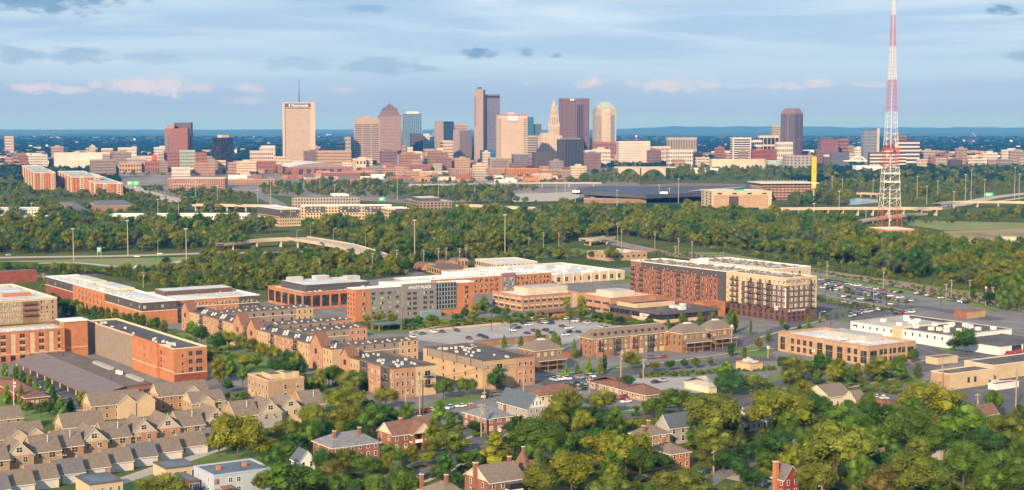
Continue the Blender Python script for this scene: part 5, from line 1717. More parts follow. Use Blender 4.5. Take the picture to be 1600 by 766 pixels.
# covered parking on posts
r = tag(empty('carport', *un(1230,706)), 'pale flat carport roof on posts beside the alley', 'carport')
e = un(1230,706)
q = MB()
p4 = [e + UL * u + UR * v for u, v in ((-3,-3),(-3,15),(4,15),(4,-3))]
q.prism(p4,2.8,3.1, 'pale_roof', bottom=True)
q.build('roof', r)
for u, v in ((-2.5,-2.5),(-2.5,6),(-2.5,14.5),(3.5,-2.5),(3.5,14.5)):
 p = e + UL * u + UR * v
 q = MB()
 q.box((p.x, p.y, 0),(.25,.25,2.8), 'grey_metal', TH)
 q.build('post', r)
# ------------------------------------------------------------------ the skyline
def grid(root, fc, cols, rows, z0, z1, wf, hf, gm='shade_glass', name='window', s0=0.0, s1=1.0):
 """far facade: every pane a real quad standing proud of the wall, joined because each is below a pixel or two"""
 b = MB()
 L0, Ls = fc.L * s0, fc.L * (s1 - s0)
 dx, dz = Ls / cols, (z1 - z0) / rows
 for i in range(cols):
  x = L0 + dx * (i + .5)
  a, c = fc.pt(x - dx * wf / 2,.25), fc.pt(x + dx * wf / 2,.25)
  a0, c0 = fc.pt(x - dx * wf / 2,0), fc.pt(x + dx * wf / 2,0)
  for j in range(rows):
   z = z0 + dz * (j + .5)
   za, zb = z - dz * hf / 2, z + dz * hf / 2
   b.poly([(a.x, a.y, za),(c.x, c.y, za),(c.x, c.y, zb),(a.x, a.y, zb)], gm)
 kind(b.build(name + '_grid', root), 'stuff')
def piers(root, fc, n, z0, z1, w, m, out=1.0, s0=0.0, s1=1.0, name='pier'):
 b = MB()
 for i in range(n + 1):
  x = fc.L * (s0 + (s1 - s0) * i / n)
  x = min(max(x, w / 2), fc.L - w / 2)
  a, c = fc.pt(x - w / 2, out), fc.pt(x + w / 2, out)
  a0, c0 = fc.pt(x - w / 2,0), fc.pt(x + w / 2,0)
  b.prism([a, c, c0, a0], z0, z1, m)
 kind(b.build(name + '_row', root), 'stuff')
def floors(root, fc, n, z0, z1, hf, m, out=.5, s0=0.0, s1=1.0, name='spandrel'):
 b = MB()
 dz = (z1 - z0) / n
 a, c = fc.pt(fc.L * s0, out), fc.pt(fc.L * s1, out)
 a0, c0 = fc.pt(fc.L * s0,0), fc.pt(fc.L * s1,0)
 for j in range(n):
  b.prism([a, c, c0, a0], z0 + dz * j, z0 + dz * (j + hf), m, bottom=True)
 kind(b.build(name + '_row', root), 'stuff')
def TW(label, xL, xF, xR, yt, D, wall, roof='pale_roof', th=R(12), name='office_tower', cat='skyscraper', b=None, a=None, **k):
 B = Blk(name, label, cat, (xF, yt), xL, xR, 0, wall, roof, th=th, D=D * 1.28, para=1.0, a=a, b=b, **k)
 return B
def split(xL, xF, xR):
 return xF
# 1 beige slab with white lettering
t = TW('broad beige concrete tower with a lettered dark band and a thin mast', 434,441,492,160,3300, 'pink_concrete', th=R(8))
fl, fr = t.left(), t.right()
H = t.H
grid(t.root, fr, 44,38,14, H - 20,.55,.55, 'slot_glass', s0=.09, s1=.86)
band(t.root, fr, 0, fr.L * .075,0, H - .3, 'pink_concrete', 2.5, 'pier')
band(t.root, fr, fr.L * .88, fr.L, 0, H - .3, 'pink_concrete', 2.5, 'pier')
band(t.root, fr, fr.L * .08, fr.L * .87, H - 13.5, H - 3, 'dark_brick', .8, 'sign_band')
band(t.root, fr, fr.L * .08, fr.L * .87, H - 18, H - 15.8, 'charcoal_panel', .6, 'louvre_band')
f2 = Face(fr.pt(0,.9), fr.d, fr.L)
lettering(t.root, f2, fr.L * .54, H - 11.6,7.0, 'Nationwide', 'sign_white', .3, bold=.12)
band(t.root, f2, fr.L * .21, fr.L * .235, H - 12, H - 4.5, 'sign_white', .3, 'emblem')
band(t.root, f2, fr.L * .17, fr.L * .205, H - 12, H - 4.5, 'sign_blue', .3, 'emblem')
q = MB()
c = t.pt(t.a * .5, t.b * .52)
q.tube((c.x, c.y, H),(c.x, c.y, H + 24), 1.5,1.3, 'charcoal_panel', 6)
q.tube((c.x, c.y, H + 24),(c.x, c.y, H + 64), 1.1,.5, 'charcoal_panel', 5)
q.build('mast', t.root)
# 2 banded rose tower with peaked parapet
t = TW('rose banded tower with a shallow peaked parapet', 548,553,593,186,3500, 'granite_rose', th=R(6))
fr, H = t.right(), t.H
grid(t.root, fr, 22,20,6, H - 14,.9,.5, 'shade_glass', s0=.03, s1=.97)
piers(t.root, fr, 3,0, H - 10,2.4, 'granite_rose', .8)
q = MB()
A_, C_, M_ = t.pt(-.5,0), t.pt(-.5, t.b), t.pt(-.5, t.b / 2)
A2, C2_, M2 = t.pt(t.a, 0), t.pt(t.a, t.b), t.pt(t.a, t.b / 2)
q.poly([(*A_, H),(*C_, H),(*M_, H + 10)], 'granite_rose')
q.poly([(*A_, H),(*M_, H + 10),(*M2, H + 10),(*A2, H)], 'copper_green')
q.poly([(*M_, H + 10),(*C_, H),(*C2_, H),(*M2, H + 10)], 'pink_concrete')
q.build('peak', t.root)
# 3 mauve tower with pyramid
t = TW('mauve stepped tower with a dark pyramid roof', 586,592,627,180,3700, 'granite_mauve', th=R(8))
fl, fr, H = t.left(), t.right(), t.H
grid(t.root, fr, 9,30,5, H - 3,.6,.42, 'slot_glass', s0=.03, s1=.97)
grid(t.root, fl, 3,30,5, H - 3,.6,.42, 'shade_glass')
floors(t.root, fr, 30,5, H - 3,.30, 'granite_rose', .7)
for i, (ins, z0, z1) in enumerate(((.08, H - .9, H + 9),(.15, H + 9, H + 17))):
 t.part_box('setback', t.a * ins, t.a * (1 - ins), t.b * ins, t.b * (1 - ins), z0, z1, 'granite_mauve')
q = MB()
c4 = [t.pt(t.a * u, t.b * v) for u, v in ((.12,.12),(.12,.88),(.88,.88),(.88,.12))]
ap = t.pt(t.a * .5, t.b * .5)
for i in range(4):
 q.poly([(*c4[i], H + 17),(*c4[(i + 1) % 4], H + 17),(*ap, H + 36)], 'slate_dark')
q.tube((*ap, H + 35),(*ap, H + 41), 1.2,.5, 'slate_dark', 5)
q.build('pyramid_roof', t.root)
# 4 blue glass tower
t = TW('blue glass tower with white vertical fins', 625,629,659,178,4100, 'blue_glass', th=R(6))
fr, H = t.right(), t.H
piers(t.root, fr, 9,0, H + 1,.55, 'town_white', .5)
floors(t.root, fr, 26,0, H, .12, 'grey_siding', .3)
t.part_box('penthouse', t.a * .2, t.a * .8, t.b * .2, t.b * .85, H - 1, H + 8, 'town_white')
def plain(label, xL, xF, xR, yt, D, wall, cols, rows, wf=.6, hf=.5, gm='shade_glass', th=R(10), lg=True, roof='pale_roof', cat='office building', name='office_block', a=None):
 t = TW(label, xL, xF, xR, yt, D, wall, roof, th=th, name=name, cat=cat, a=a)
 grid(t.root, t.right(), cols, rows, t.H * .04, t.H * .95, wf, hf, gm)
 if lg:
  n = max(2, int(cols * t.a / t.b))
  grid(t.root, t.left(), min(n, 30), rows, t.H * .04, t.H * .95, wf, hf, gm)
 return t
plain('small charcoal box office in front of the blue finned tower', 640,643,661,209,3900, 'charcoal_panel', 10,8,.85,.5)
plain('white blank slab beside the charcoal box office', 660,662,671,209,3950, 'town_white', 2,6,.3,.3)
t = plain('tan and dark glass twin block left of the square', 679,693,709,190,3900, 'dark_glass', 8,18,.8,.5, 'blue_glass', th=R(40))
band(t.root, t.left(), 0, t.a, 0, t.H - .2, 'granite_pink', .6, 'stone_face')
plain('cream gridded block with rooftop plant behind the tan one', 709,711,730,193,4300, 'granite_rose', 8,12)
plain('dark block with a tan granite flank in the gap before the twin slab tower', 708,718,737,204,3800, 'granite_pink', 3,12,.1,.3, 'dark_glass', th=R(45))
plain('low cream block with pale upper floors', 688,692,708,220,3700, 'limestone', 8,6)
# 6 tall slab pair
t = TW('tall dark gridded slab tower, right half of the tallest pair', 757,759,781,147.5,3520, 'granite_mauve', th=R(6))
fr, H = t.right(), t.H
grid(t.root, fr, 10,42,6, H - 14,.68,.62, 'blue_glass')
band(t.root, fr, 1, fr.L - 1, H - 11, H - 4, 'dark_glass', .5, 'glass_band')
t = TW('tall blank brown granite slab tower, left half of the tallest pair', 741,755,758,140.5,3500, 'granite_pink', th=R(70))
fl, H = t.left(), t.H
band(t.root, fl, fl.L * .06, fl.L * .14, H * .5, H * .9, 'dark_brick', .4, 'slot')
c = t.pt(t.a * .5, t.b * .4)
q = MB()
for i in range(4):
 q.tube((c.x + 5 * math.cos(i * 1.57), c.y + 5 * math.sin(i * 1.57), H - 1),(c.x + 5 * math.cos(i * 1.57), c.y + 5 * math.sin(i * 1.57), H + 5), .5,.5, 'charcoal_panel', 4)
q.tube((c.x, c.y, H + 4),(c.x, c.y, H + 7.5), 7,7, 'charcoal_panel', 10)
q.build('roof_platform', t.root)
# 7 pink cream tower
t = TW('pink cream tower with slotted corners and a red and white rooftop sign', 775,778,824,179,3150, 'pink_concrete', th=R(5))
fr, H = t.right(), t.H
grid(t.root, fr, 1,26,8, H - 10,.86,.42, 'shade_glass', s0=.01, s1=.12)
grid(t.root, fr, 1,26,8, H - 10,.86,.42, 'shade_glass', s0=.86, s1=.99)
piers(t.root, fr, 24,0, H - 9,.7, 'pink_concrete', .7,.14,.84)
floors(t.root, fr, 30,6, H - 10,.08, 'granite_rose', .3,.14,.84)
band(t.root, fr, 0, fr.L, H - 2.5, H + .3, 'orange_red_paint', .8, 'red_cornice')
band(t.root, fr, fr.L * .34, fr.L * .66, H - 16, H - 4, 'sign_white', .9, 'sign_board')
band(t.root, fr, fr.L * .32, fr.L * .68, H - 18, H - 16.2, 'sign_red', 1.0, 'sign_stripe')
band(t.root, fr, fr.L * .38, fr.L * .60, H - 11, H - 9, 'granite_rose', 1.1, 'sign_line')
t.part_box('penthouse', t.a * .3, t.a * .7, t.b * .35, t.b * .6, H - 1, H + 5, 'pink_concrete')
# 8 blue stepped glass
t = plain('dark teal stepped glass tower behind the pink cream one', 820,823,834,183,4000, 'blue_glass', 8,26,.7,.6, 'blue_glass')
plain('lower step of dark teal glass tower', 833,834,846,194,4010, 'slate_dark', 8,22,.8,.6, 'blue_glass')
plain('grey block with horizontal strips below the teal tower', 822,824,839,212,3600, 'grey_granite', 8,10,.9,.5)
# 9 art deco spire tower
t = TW('cream art deco tower with a tiered crown and needle', 857,861,874,196,3450, 'limestone', th=R(14))
fl, fr, H = t.left(), t.right(), t.H
for fc in (fl, fr):
 piers(t.root, fc, 5,0, H, .9, 'limestone', .6)
 grid(t.root, fc, 5,34,4, H - 4,.42,.55, 'slot_glass')
for ins, dz0, dz1 in ((.06,-1,26),(.16,26,44),(.25,44,56)):
 t.part_box('crown_tier', t.a * ins, t.a * (1 - ins), t.b * ins, t.b * (1 - ins), H + dz0, H + dz1, 'limestone')
 for fc_ in (fr,):
  f_ = Face(fr.pt(0,-t.a * ins), fr.d, fr.L)
  grid(t.root, f_, 4,4, H + dz0 + 2, H + dz1 - 2,.4,.7, 'shade_glass', 'crown_window', ins + .05,.95 - ins)
for u, v in ((.02,.02),(.02,.98),(.98,.02),(.98,.98)):
 c = t.pt(t.a * u, t.b * v)
 q = MB()
 q.tube((c.x, c.y, H - 1),(c.x, c.y, H + 10), 2.2,.4, 'limestone', 6)
 q.build('turret', t.root)
c = t.pt(t.a * .5, t.b * .5)
q = MB()
q.tube((c.x, c.y, H + 55),(c.x, c.y, H + 70), 5.2,2.0, 'limestone', 8)
q.tube((c.x, c.y, H + 70),(c.x, c.y, H + 84), .9,.3, 'grey_granite', 5)
q.build('spire', t.root)
for xL, xF, xR, yt, lab in ((840,846,878,212, 'cream stepped shoulder block at the foot of the art deco tower'),(838,843,857,232, 'low cream wing left of the art deco tower'),(844,849,862,208, 'narrow cream side tower of the art deco group')):
 t2 = plain(lab, xL, xF, xR, yt, 3330 if yt > 210 else 3380, 'limestone', 7,12,.4,.5, 'slot_glass', th=R(14))
 piers(t2.root, t2.right(), 6,0, t2.H, .9, 'limestone', .6)
# 10 mauve twin-core tower
t = TW('wide mauve tower with vertical ribs and a dark recessed centre', 873,876,921,153.5,3650, 'granite_mauve', th=R(5))
fr, H = t.right(), t.H
grid(t.root, fr, 24,38,6, H - 8,.6,.55, 'dark_glass', s0=.02, s1=.98)
piers(t.root, fr, 16,0, H - 3,1.1, 'granite_mauve', .9)
band(t.root, fr, fr.L * .57, fr.L * .78,8, H * .9, 'dark_glass', .6, 'glass_recess')
band(t.root, fr, 0, fr.L, H - 7, H - 4, 'dark_brick', 1.0, 'top_band')
band(t.root, fr, fr.L * .33, fr.L * .47, H - 6.5, H - 2.5, 'sign_white', 1.15, 'sign_board')
# 11 tan tower with truncated pyramid
t = TW('tan grey tower with a pale green truncated pyramid roof', 926,931,963,172,3550, 'grey_granite', th=R(8))
fl, fr, H = t.left(), t.right(), t.H
grid(t.root, fr, 4,36,6, H - 16,.6,.5, 'shade_glass', s0=.0, s1=.28)
grid(t.root, fr, 6,36,6, H - 16,.55,.45, 'slot_glass', s0=.3, s1=.68)
grid(t.root, fr, 3,36,6, H - 16,.9,.7, 'blue_glass', s0=.74, s1=.92)
band(t.root, fr, fr.L * .29, fr.L * .70,0, H + 3, 'limestone', 1.2, 'centre_bay')
grid(t.root, Face(fr.pt(0,1.25), fr.d, fr.L), 7,36,6, H - 8,.5,.45, 'slot_glass', s0=.3, s1=.69)
piers(t.root, fr, 12, H - 14, H, 1.2, 'grey_granite', .8)
q = MB()
c4 = [t.pt(t.a * u, t.b * v) for u, v in ((.04,.04),(.04,.96),(.96,.96),(.96,.04))]
d4 = [t.pt(t.a * u, t.b * v) for u, v in ((.3,.32),(.3,.68),(.7,.68),(.7,.32))]
for i in range(4):
 j = (i + 1) % 4
 q.poly([(*c4[i], H + 6),(*c4[j], H + 6),(*d4[j], H + 24),(*d4[i], H + 24)], 'copper_green')
 q.poly([(*c4[i], H - 1),(*c4[j], H - 1),(*c4[j], H + 6),(*c4[i], H + 6)], 'grey_granite')
q.poly([(*p, H + 24) for p in d4], 'copper_green')
q.build('pyramid_roof', t.root)
# 12 dark glass block
t = TW('dark glass banded condominium block in front of the art deco tower', 870,882,912,218,2850, 'dark_glass', th=R(22), cat='condominium tower')
for fc in (t.left(), t.right()):
 floors(t.root, fc, 15,4, t.H - 2,.28, 'charcoal_panel', .6)
 piers(t.root, fc, 6,0, t.H, .5, 'slate_dark', .5)
t.part_box('penthouse', t.a * .15, t.a * .8, t.b * .1, t.b * .9, t.H - 1, t.H + 3, 'grey_panel')
plain('grey gridded mid rise block left of the dark condominium', 799,803,826,241,2950, 'grey_panel', 10,7,.6,.6, 'dark_glass')
plain('dark brick mid rise block with two bays', 831,836,867,238,2900, 'charcoal_panel', 12,8,.6,.6)
plain('grey loft block with white window grid', 762,766,800,247,2950, 'grey_granite', 12,5,.5,.6, 'dark_glass')
plain('small teal glass annex beside the tall slab pair', 750,753,775,235,3300, 'blue_glass', 8,5,.8,.6, 'blue_glass')
# 14 white judicial block
t = plain('white gridded government block with a roof mast beyond the park', 963,967,1016,221,3300, 'town_white', 22,9,.5,.5, 'slot_glass', th=R(6))
t.part_box('penthouse', t.a * .2, t.a * .8, t.b * .25, t.b * .85, t.H - 1, t.H + 4, 'dark_brick')
q = MB()
c = t.pt(t.a * .5, t.b * .6)
q.tube((c.x, c.y, t.H),(c.x, c.y, t.H + 12), .8,.8, 'town_white', 6)
q.tube((c.x, c.y, t.H + 12),(c.x, c.y, t.H + 16), 3.6,3.6, 'town_white', 10)
q.build('roof_beacon', t.root)
for a_ in (('wide white low block in front of the government building', 912,915,954,235,3200, 'town_white', 16,4),('red brown block behind the white low block', 925,927,963,222,3500, 'red_brick', 10,5),('long cream office row on the river bank', 1016,1020,1048,229,3400, 'limestone', 14,4),
           ('white low court building with even windows', 1041,1045,1083,235,3150, 'town_white', 14,4),('boldly striped grey and cream block behind the court', 1040,1043,1089,215,3600, 'grey_granite', 18,2),
           ('white striped slab hotel near the bridge', 1141,1145,1174,215,3350, 'town_white', 1,11),('cream office with tall dark slots', 1184,1187,1217,212,3500, 'limestone', 5,3),('white office with blue glass corner', 1172,1176,1191,219,3400, 'town_white', 5,5),
           ('pale low block beside the dark chamfered tower', 1211,1214,1239,222,3450, 'town_white', 8,4),('dark red brick office right of the white striped hotel', 1173,1176,1214,234,3250, 'dark_red_brick', 12,4),
           ('red brick apartment slab beyond the dark blue office', 1278,1283,1310,218,3300, 'dark_red_brick', 9,9),('red brick gabled block next to the apartment slab', 1309,1312,1326,217,3350, 'red_brick', 5,7),('blue and rose gridded office at the edge of the trees', 1223,1228,1270,243,2900, 'granite_rose', 7,5),
           ('dark blue glass cube left of the arched bridge', 1296,1299,1327,238,3050, 'slate_dark', 8,6),('white slotted low block beside the blue cube', 1286,1288,1296,242,3080, 'town_white', 5,1)):
 gm = 'dark_glass' if a_[6] in ('town_white', 'limestone') and a_[7] < 6 else ('blue_glass' if 'blue' in a_[0] else 'shade_glass')
 t = plain(*a_, .86 if a_[7] < 6 else .5,.55 if a_[8] > 3 else .8, gm, th=R(8))
# 18 chamfered dark tower
t = TW('dark grey tower with chamfered top corners standing apart', 1220,1243,1255,178,3700, 'slate_dark', th=R(38))
fl, fr, H = t.left(), t.right(), t.H
for fc in (fl, fr):
 grid(t.root, fc, 9,34,4, H - 2,.62,.55, 'shade_glass')
 band(t.root, fc, fc.L * .46, fc.L * .54,0, H, 'granite_mauve', .8, 'pier')
q = MB()
c4 = [t.pt(t.a * u, t.b * v) for u, v in ((0,0),(0,1),(1,1),(1,0))]
d4 = [t.pt(t.a * u, t.b * v) for u, v in ((.16,.16),(.16,.84),(.84,.84),(.84,.16))]
for i in range(4):
 j = (i + 1) % 4
 q.poly([(*c4[i], H),(*c4[j], H),(*d4[j], H + 17),(*d4[i], H + 17)], 'granite_mauve')
q.poly([(*p, H + 17) for p in d4], 'slate_dark')
c = t.pt(t.a * .2, t.b * .5)
q.tube((c.x, c.y, H + 17),(c.x, c.y, H + 27), .5,.3, 'grey_metal', 4)
q.build('chamfered_crown', t.root)
plain('grey tan block peeping out beside the chamfered tower', 1204,1207,1222,195,3900, 'grey_granite', 8,14)
# 21 curved riverside tower
t = TW('curved blue green riverside residential tower with a sloping top', 1346,1350,1374,203,3300, 'blue_glass', th=R(10), cat='condominium tower')
floors(t.root, t.right(), 24,0, t.H, .35, 'grey_granite', .6)
piers(t.root, t.right(), 6,0, t.H, .6, 'grey_panel', .7)
floors(t.root, t.left(), 24,0, t.H, .35, 'grey_granite', .6)
band(t.root, t.right(), t.b * .86, t.b, 0, t.H + 4, 'limestone', 1.2, 'stair_shaft')
q = MB()
q.poly([(*t.pt(0,0), t.H),(*t.pt(0, t.b), t.H),(*t.pt(0, t.b), t.H + 5)], 'blue_glass')
q.poly([(*t.pt(0,0), t.H),(*t.pt(0, t.b), t.H + 5),(*t.pt(t.a, t.b), t.H + 5),(*t.pt(t.a, 0), t.H)], 'grey_panel')
q.build('sloping_top', t.root)
for i, (xL, xR, y0) in enumerate(((1396,1437,219),(1372,1416,238),(1356,1402,238))):
 t = TW(['upper', 'middle', 'lower'][i] + ' terrace of white banded riverside apartments behind the lattice tower', xL, xL + 3, xR, y0,3200 - i * 90, 'shade_glass', th=R(6), name='terrace_block', cat='apartment building')
 floors(t.root, t.right(), 7 if i == 0 else 5,0, t.H, .45, 'town_white', 1.0)
plain('mauve block behind the banded terraces', 1399,1402,1417,211,3500, 'granite_mauve', 6,7)
# left group
t = TW('red brick hotel tower with a dark glass flank and stepped shoulders', 254,257,293,201,2900, 'red_brick', th=R(5), cat='hotel', name='hotel_tower')
fr = t.right()
grid(t.root, fr, 15,18,4, t.H - 3,.35,.4, 'shade_glass', s0=.22)
grid(t.root, fr, 1,14,8, t.H * .86,.8,.8, 'blue_glass', s0=.1, s1=.2)
t2 = TW('dark glass slab rising behind the red brick hotel tower', 270,272,298,191.5,2960, 'slate_dark', th=R(5), name='hotel_slab', cat='hotel')
floors(t2.root, t2.right(), 20,0, t2.H, .2, 'charcoal_panel', .5)
t = TW('tan glass top step left of the dark slab', 258,260,272,195,2940, 'granite_pink', th=R(5), name='hotel_slab', cat='hotel')
for a_ in (('red brick wing at the foot of the hotel tower', 252,255,279,236,2850, 'red_brick', 12,6),('pale green glazed wing between brick wings', 278,280,305,235,2850, 'copper_green', 10,6),('brick wing with small windows right of the green one', 303,305,323,239,2840, 'red_brick', 9,5),
           ('grey loft block left of the brick wing', 246,248,256,238,2840, 'grey_granite', 3,6),('salmon brick mid rise with bright windows', 300,304,336,255,2650, 'town_brick', 12,4),('square salmon brick block with lit windows', 352,356,375,254,2650, 'town_brick', 7,4),
           ('cream mid rise between the salmon blocks', 334,337,353,251,2750, 'limestone', 6,4),('tan domed hall with stepped roof', 386,391,427,236,3000, 'limestone', 12,4),('long red brick warehouse row with even windows', 371,376,431,252,2800, 'red_brick', 22,3),
           ('cream block with flat top behind the hall', 405,408,430,228,3400, 'town_white', 8,3),('wide white concrete block on the left fringe', 181,184,213,231,3600, 'town_white', 10,4),('grey white office on the left fringe', 131,134,152,231,3700, 'grey_siding', 6,4),
           ('far pale apartment block alone in the trees', 5,7,21,213,5000, 'pink_concrete', 8,5),('cream low box behind the warehouse', 155,158,176,232,3650, 'limestone', 6,3),('white facade with three square windows', 219,221,228,247,2900, 'town_white', 1,3),
           ('bright red stair block', 235,237,246,242,2850, 'orange_red_paint', 1,1),('low tan shop row beside the red stair block', 180,186,221,255,2800, 'tan_brick', 8,2),('red brick shop block below the hotel', 221,226,250,252,2800, 'red_brick', 6,2),
           ('cream row with arched windows', 264,268,297,262,2600, 'town_white', 10,2),('brown flat roofed block next to the arena', 431,434,441,258,2700, 'brown_brick', 4,3),
           ('tan gridded office right of the beige tower', 493,496,549,236,3100, 'tan_brick', 18,5),('small grey block with a dark top left of the rose tower', 523,526,536,221,3500, 'grey_siding', 4,5),('white slab beside the rose tower', 538,540,548,214,3600, 'grey_granite', 3,6),
           ('pale silo shaped block in front of the rose tower', 553,556,572,248,2800, 'limestone', 3,2),('colourful narrow salmon block', 626,628,634,227,3500, 'town_brick', 3,5),('narrow cream block with dark windows', 634,637,645,230,3450, 'town_white', 4,5),
           ('blank white slab block below the charcoal box', 640,644,660,237,3300, 'town_white', 3,3),('brown low block near the cream slab', 661,664,690,233,3500, 'granite_rose', 8,4),('white block with nine square windows', 682,684,692,232,3300, 'town_white', 3,3),
           ('long salmon brick range behind the railway viaduct', 560,566,640,262,2750, 'town_brick', 26,3),('wide red brick block with dark roofline', 612,617,690,258,2850, 'red_brick', 24,3),('cream office with banded floors near the viaduct', 640,644,684,270,2600, 'tan_brick', 14,3),
           ('red brick mall block at the centre', 686,690,742,252,2900, 'red_brick', 18,3),('brown brick residential range', 700,706,770,264,2650, 'town_brick', 22,3),('long salmon condominium row', 758,764,846,264,2600, 'town_brick', 26,4),
           ('orange brick block with a blue sign board', 788,792,846,264,2550, 'orange_brick', 14,4),('low tan brick row before the dark condominium', 842,846,900,266,2500, 'town_brick', 18,3),('cream balcony block near the dark condominium', 829,833,862,272,2450, 'limestone', 10,3),
           ('brick row along the tracks', 860,866,940,281,2350, 'red_brick', 20,2),('small pale block among the viaduct trees', 590,594,606,282,2400, 'town_white', 3,2),('red brick garage right of the arena', 496,502,598,270,2600, 'red_brick', 24,3)):
 plain(*a_, .55,.45, 'shade_glass' if a_[6] != 'town_white' else 'slot_glass', th=R(12))
t = plain('near black glass office cube with a beige top box', 332,346,364,215,2950, 'dark_glass', 10,12,.9,.7, 'dark_glass', th=R(42))
t.part_box('penthouse', t.a * .2, t.a * .7, t.b * .2, t.b * .8, t.H - 1, t.H + 6, 'limestone')
q = MB()
t = plain('grey hotel block with regular square windows beside the freeway', 131,140,181,250,2500, 'taupe_siding', 13,6,.5,.5, 'dark_glass', th=R(15), cat='hotel', name='hotel')
t = plain('long white warehouse with a pale roof at the left of town', 78,84,160,239,3000, 'town_white', 1,1,.01,.01, th=R(14), cat='warehouse', name='warehouse')
t.part_box('loading_roof', -14,0, t.b * .3, t.b * 1.15,0, t.H * .55, 'pale_concrete')
# lesser blocks filling the town between the landmarks
def fillers():
 rg = random.Random(17)
 C_ = [('town_brick', 'salmon brick'),('red_brick', 'red brick'),('tan_brick', 'tan'),('town_white', 'off white'),('grey_granite', 'grey'),('taupe_siding', 'taupe'),('grey_panel', 'dark grey'),('beige_panel', 'beige'),('granite_pink', 'dusky pink'),('brown_brick', 'brown'),('limestone', 'cream'),('dark_glass', 'dark glass'),('granite_mauve', 'mauve')]
 for (xa, xb, ya, yb, n) in ((190,440,238,262,20),(440,700,236,262,20),(600,900,246,270,26),(900,1130,236,250,14),(1130,1300,234,248,16),(1290,1600,236,250,24),(0,200,236,252,16)):
  for i in range(n):
   x = xa + (xb - xa) * (i + rg.random()) / n
   y = rg.uniform(ya, yb)
   w = rg.uniform(10,34)
   m, nm = rg.choice(C_)
   tall = rg.random() < .3
   kind_ = 'mid rise' if tall else 'low'
   t = plain('', x, x + 2, x + w, y - (9 if tall else 0), 264000 / (y + (15 if y < 250 else 12) - 196) / 1.28, m, max(3, int(w / 2.2)), 5 if tall else 3,.55,.45, 'shade_glass', th=R(rg.choice((5,10,16))), roof=rg.choice(('pale_roof', 'brown_roof', 'white_roof')))
   e = TOPS[-1]
   e[1], e[2] = f'{kind_} {nm} block', True
   t.root['group'] = 'lesser town blocks'
   if tall:
    t.part_box('penthouse', t.a * .2, t.a * .7, t.b * .3, t.b * .7, t.H - 1, t.H + 4, m)
fillers()
# arena
t = TW('brick arena with tall windows and a vaulted grey roof', 430,452,552,262,2650, 'red_brick', 'pale_roof', th=R(16), name='arena', cat='arena')
fl, fr, H = t.left(), t.right(), t.H
for i in range(6):
 windows(t.root, fr, 1,1,3,3, fr.L * .075, H * .62, 'cream_trim', 'dark_glass', xs=[fr.L * (.18 + .12 * i)], nx=3, nz=3, single=True)
windows(t.root, fl, 2,1,3,3, fl.L * .1, H * .6, 'cream_trim', 'dark_glass', nx=2, nz=3, single=True)
q = MB()
n = 12
for i in range(n):
 for ends in (0,):
  u0, u1 = i / n, (i + 1) / n
  z0 = H + 9 * math.sin(math.pi * u0)
  z1 = H + 9 * math.sin(math.pi * u1)
  q.poly([(*t.pt(t.a * .1, t.b * (.02 + .9 * u0)), z0),(*t.pt(t.a * .1, t.b * (.02 + .9 * u1)), z1),(*t.pt(t.a * .9, t.b * (.02 + .9 * u1)), z1),(*t.pt(t.a * .9, t.b * (.02 + .9 * u0)), z0)], 'pale_metal')
  q.poly([(*t.pt(t.a * .1, t.b * (.02 + .9 * u0)), H - 1),(*t.pt(t.a * .1, t.b * (.02 + .9 * u1)), H - 1),(*t.pt(t.a * .1, t.b * (.02 + .9 * u1)), z1),(*t.pt(t.a * .1, t.b * (.02 + .9 * u0)), z0)], 'grey_panel')
q.build('vaulted_roof', t.root)
# ---------------------------------------------------------------- between town and the near district
def midblock(label, Fp, xL, xR, H, wall, roof, cols, rows, th=R(25), gm='dark_glass', wf=.5, hf=.55, single=False, **k):
 b = Blk('apartment_building', label, 'apartment building', Fp, xL, xR, H, wall, roof, th=th, **k)
 grid(b.root, b.right(), cols, rows, H * .06, H * .94, wf, hf, gm)
 grid(b.root, b.left(), max(2, int(cols * b.a / b.b)), rows, H * .06, H * .94, wf, hf, gm)
 return b
for (lab, Fp, xL, xR, H, n) in (('orange and white apartment tower at the left edge of the freeway', (54,270), 34,87,29,5),('orange and white apartment block beside the freeway, farther wing', (112,277), 90,158,25,5),('orange and white apartment block beside the freeway, nearer wing', (150,287), 112,192,20,6)):
 b = Blk('apartment_tower', lab, 'apartment building', Fp, xL, xR, H, 'orange_brick', 'pale_roof', th=R(20), coping='white_trim')
 for fc in (b.left(), b.right()):
  m = max(2, int(n * fc.L / max(b.a, b.b)))
  for i in range(m):
   x0 = fc.L * (i + .55) / m
   band(b.root, fc, x0, x0 + fc.L * .28 / m, 0, H + .5, 'cream_trim', .8, 'balcony_bay')
   f_ = Face(fc.pt(0,.85), fc.d, fc.L)
   grid(b.root, f_, 1, int(H / 3.1), 1, H - 1,.8,.5, 'dark_glass', 'balcony', (i + .57) / m, (i + .81) / m)
   grid(b.root, fc, 2, int(H / 3.1), 1, H - 1,.4,.45, 'dark_glass', 'window', (i + .05) / m, (i + .52) / m)
 for i in range(3):
  c = b.pt(b.a * .4, b.b * (.2 + .3 * i))
  q = MB()
  q.tube((c.x, c.y, H - .5),(c.x, c.y, H + 4), 7,.3, 'copper_green', 4)
  q.build('roof_turret', b.root)
midblock('salmon brick office quadrangle above the freeway bank', (262,279), 240,351,17, 'town_brick', 'pale_roof', 26,4, R(4), coping='cream_trim', a=45)
midblock('low salmon brick wing with a dark glass centre before the quadrangle', (266,288), 262,317,10, 'town_brick', 'white_roof', 12,2, R(4), a=22)
midblock('long dark red brick range beyond the freeway ramp', (352,281), 330,430,9, 'town_brick', 'pale_roof', 26,3, R(4), a=30)
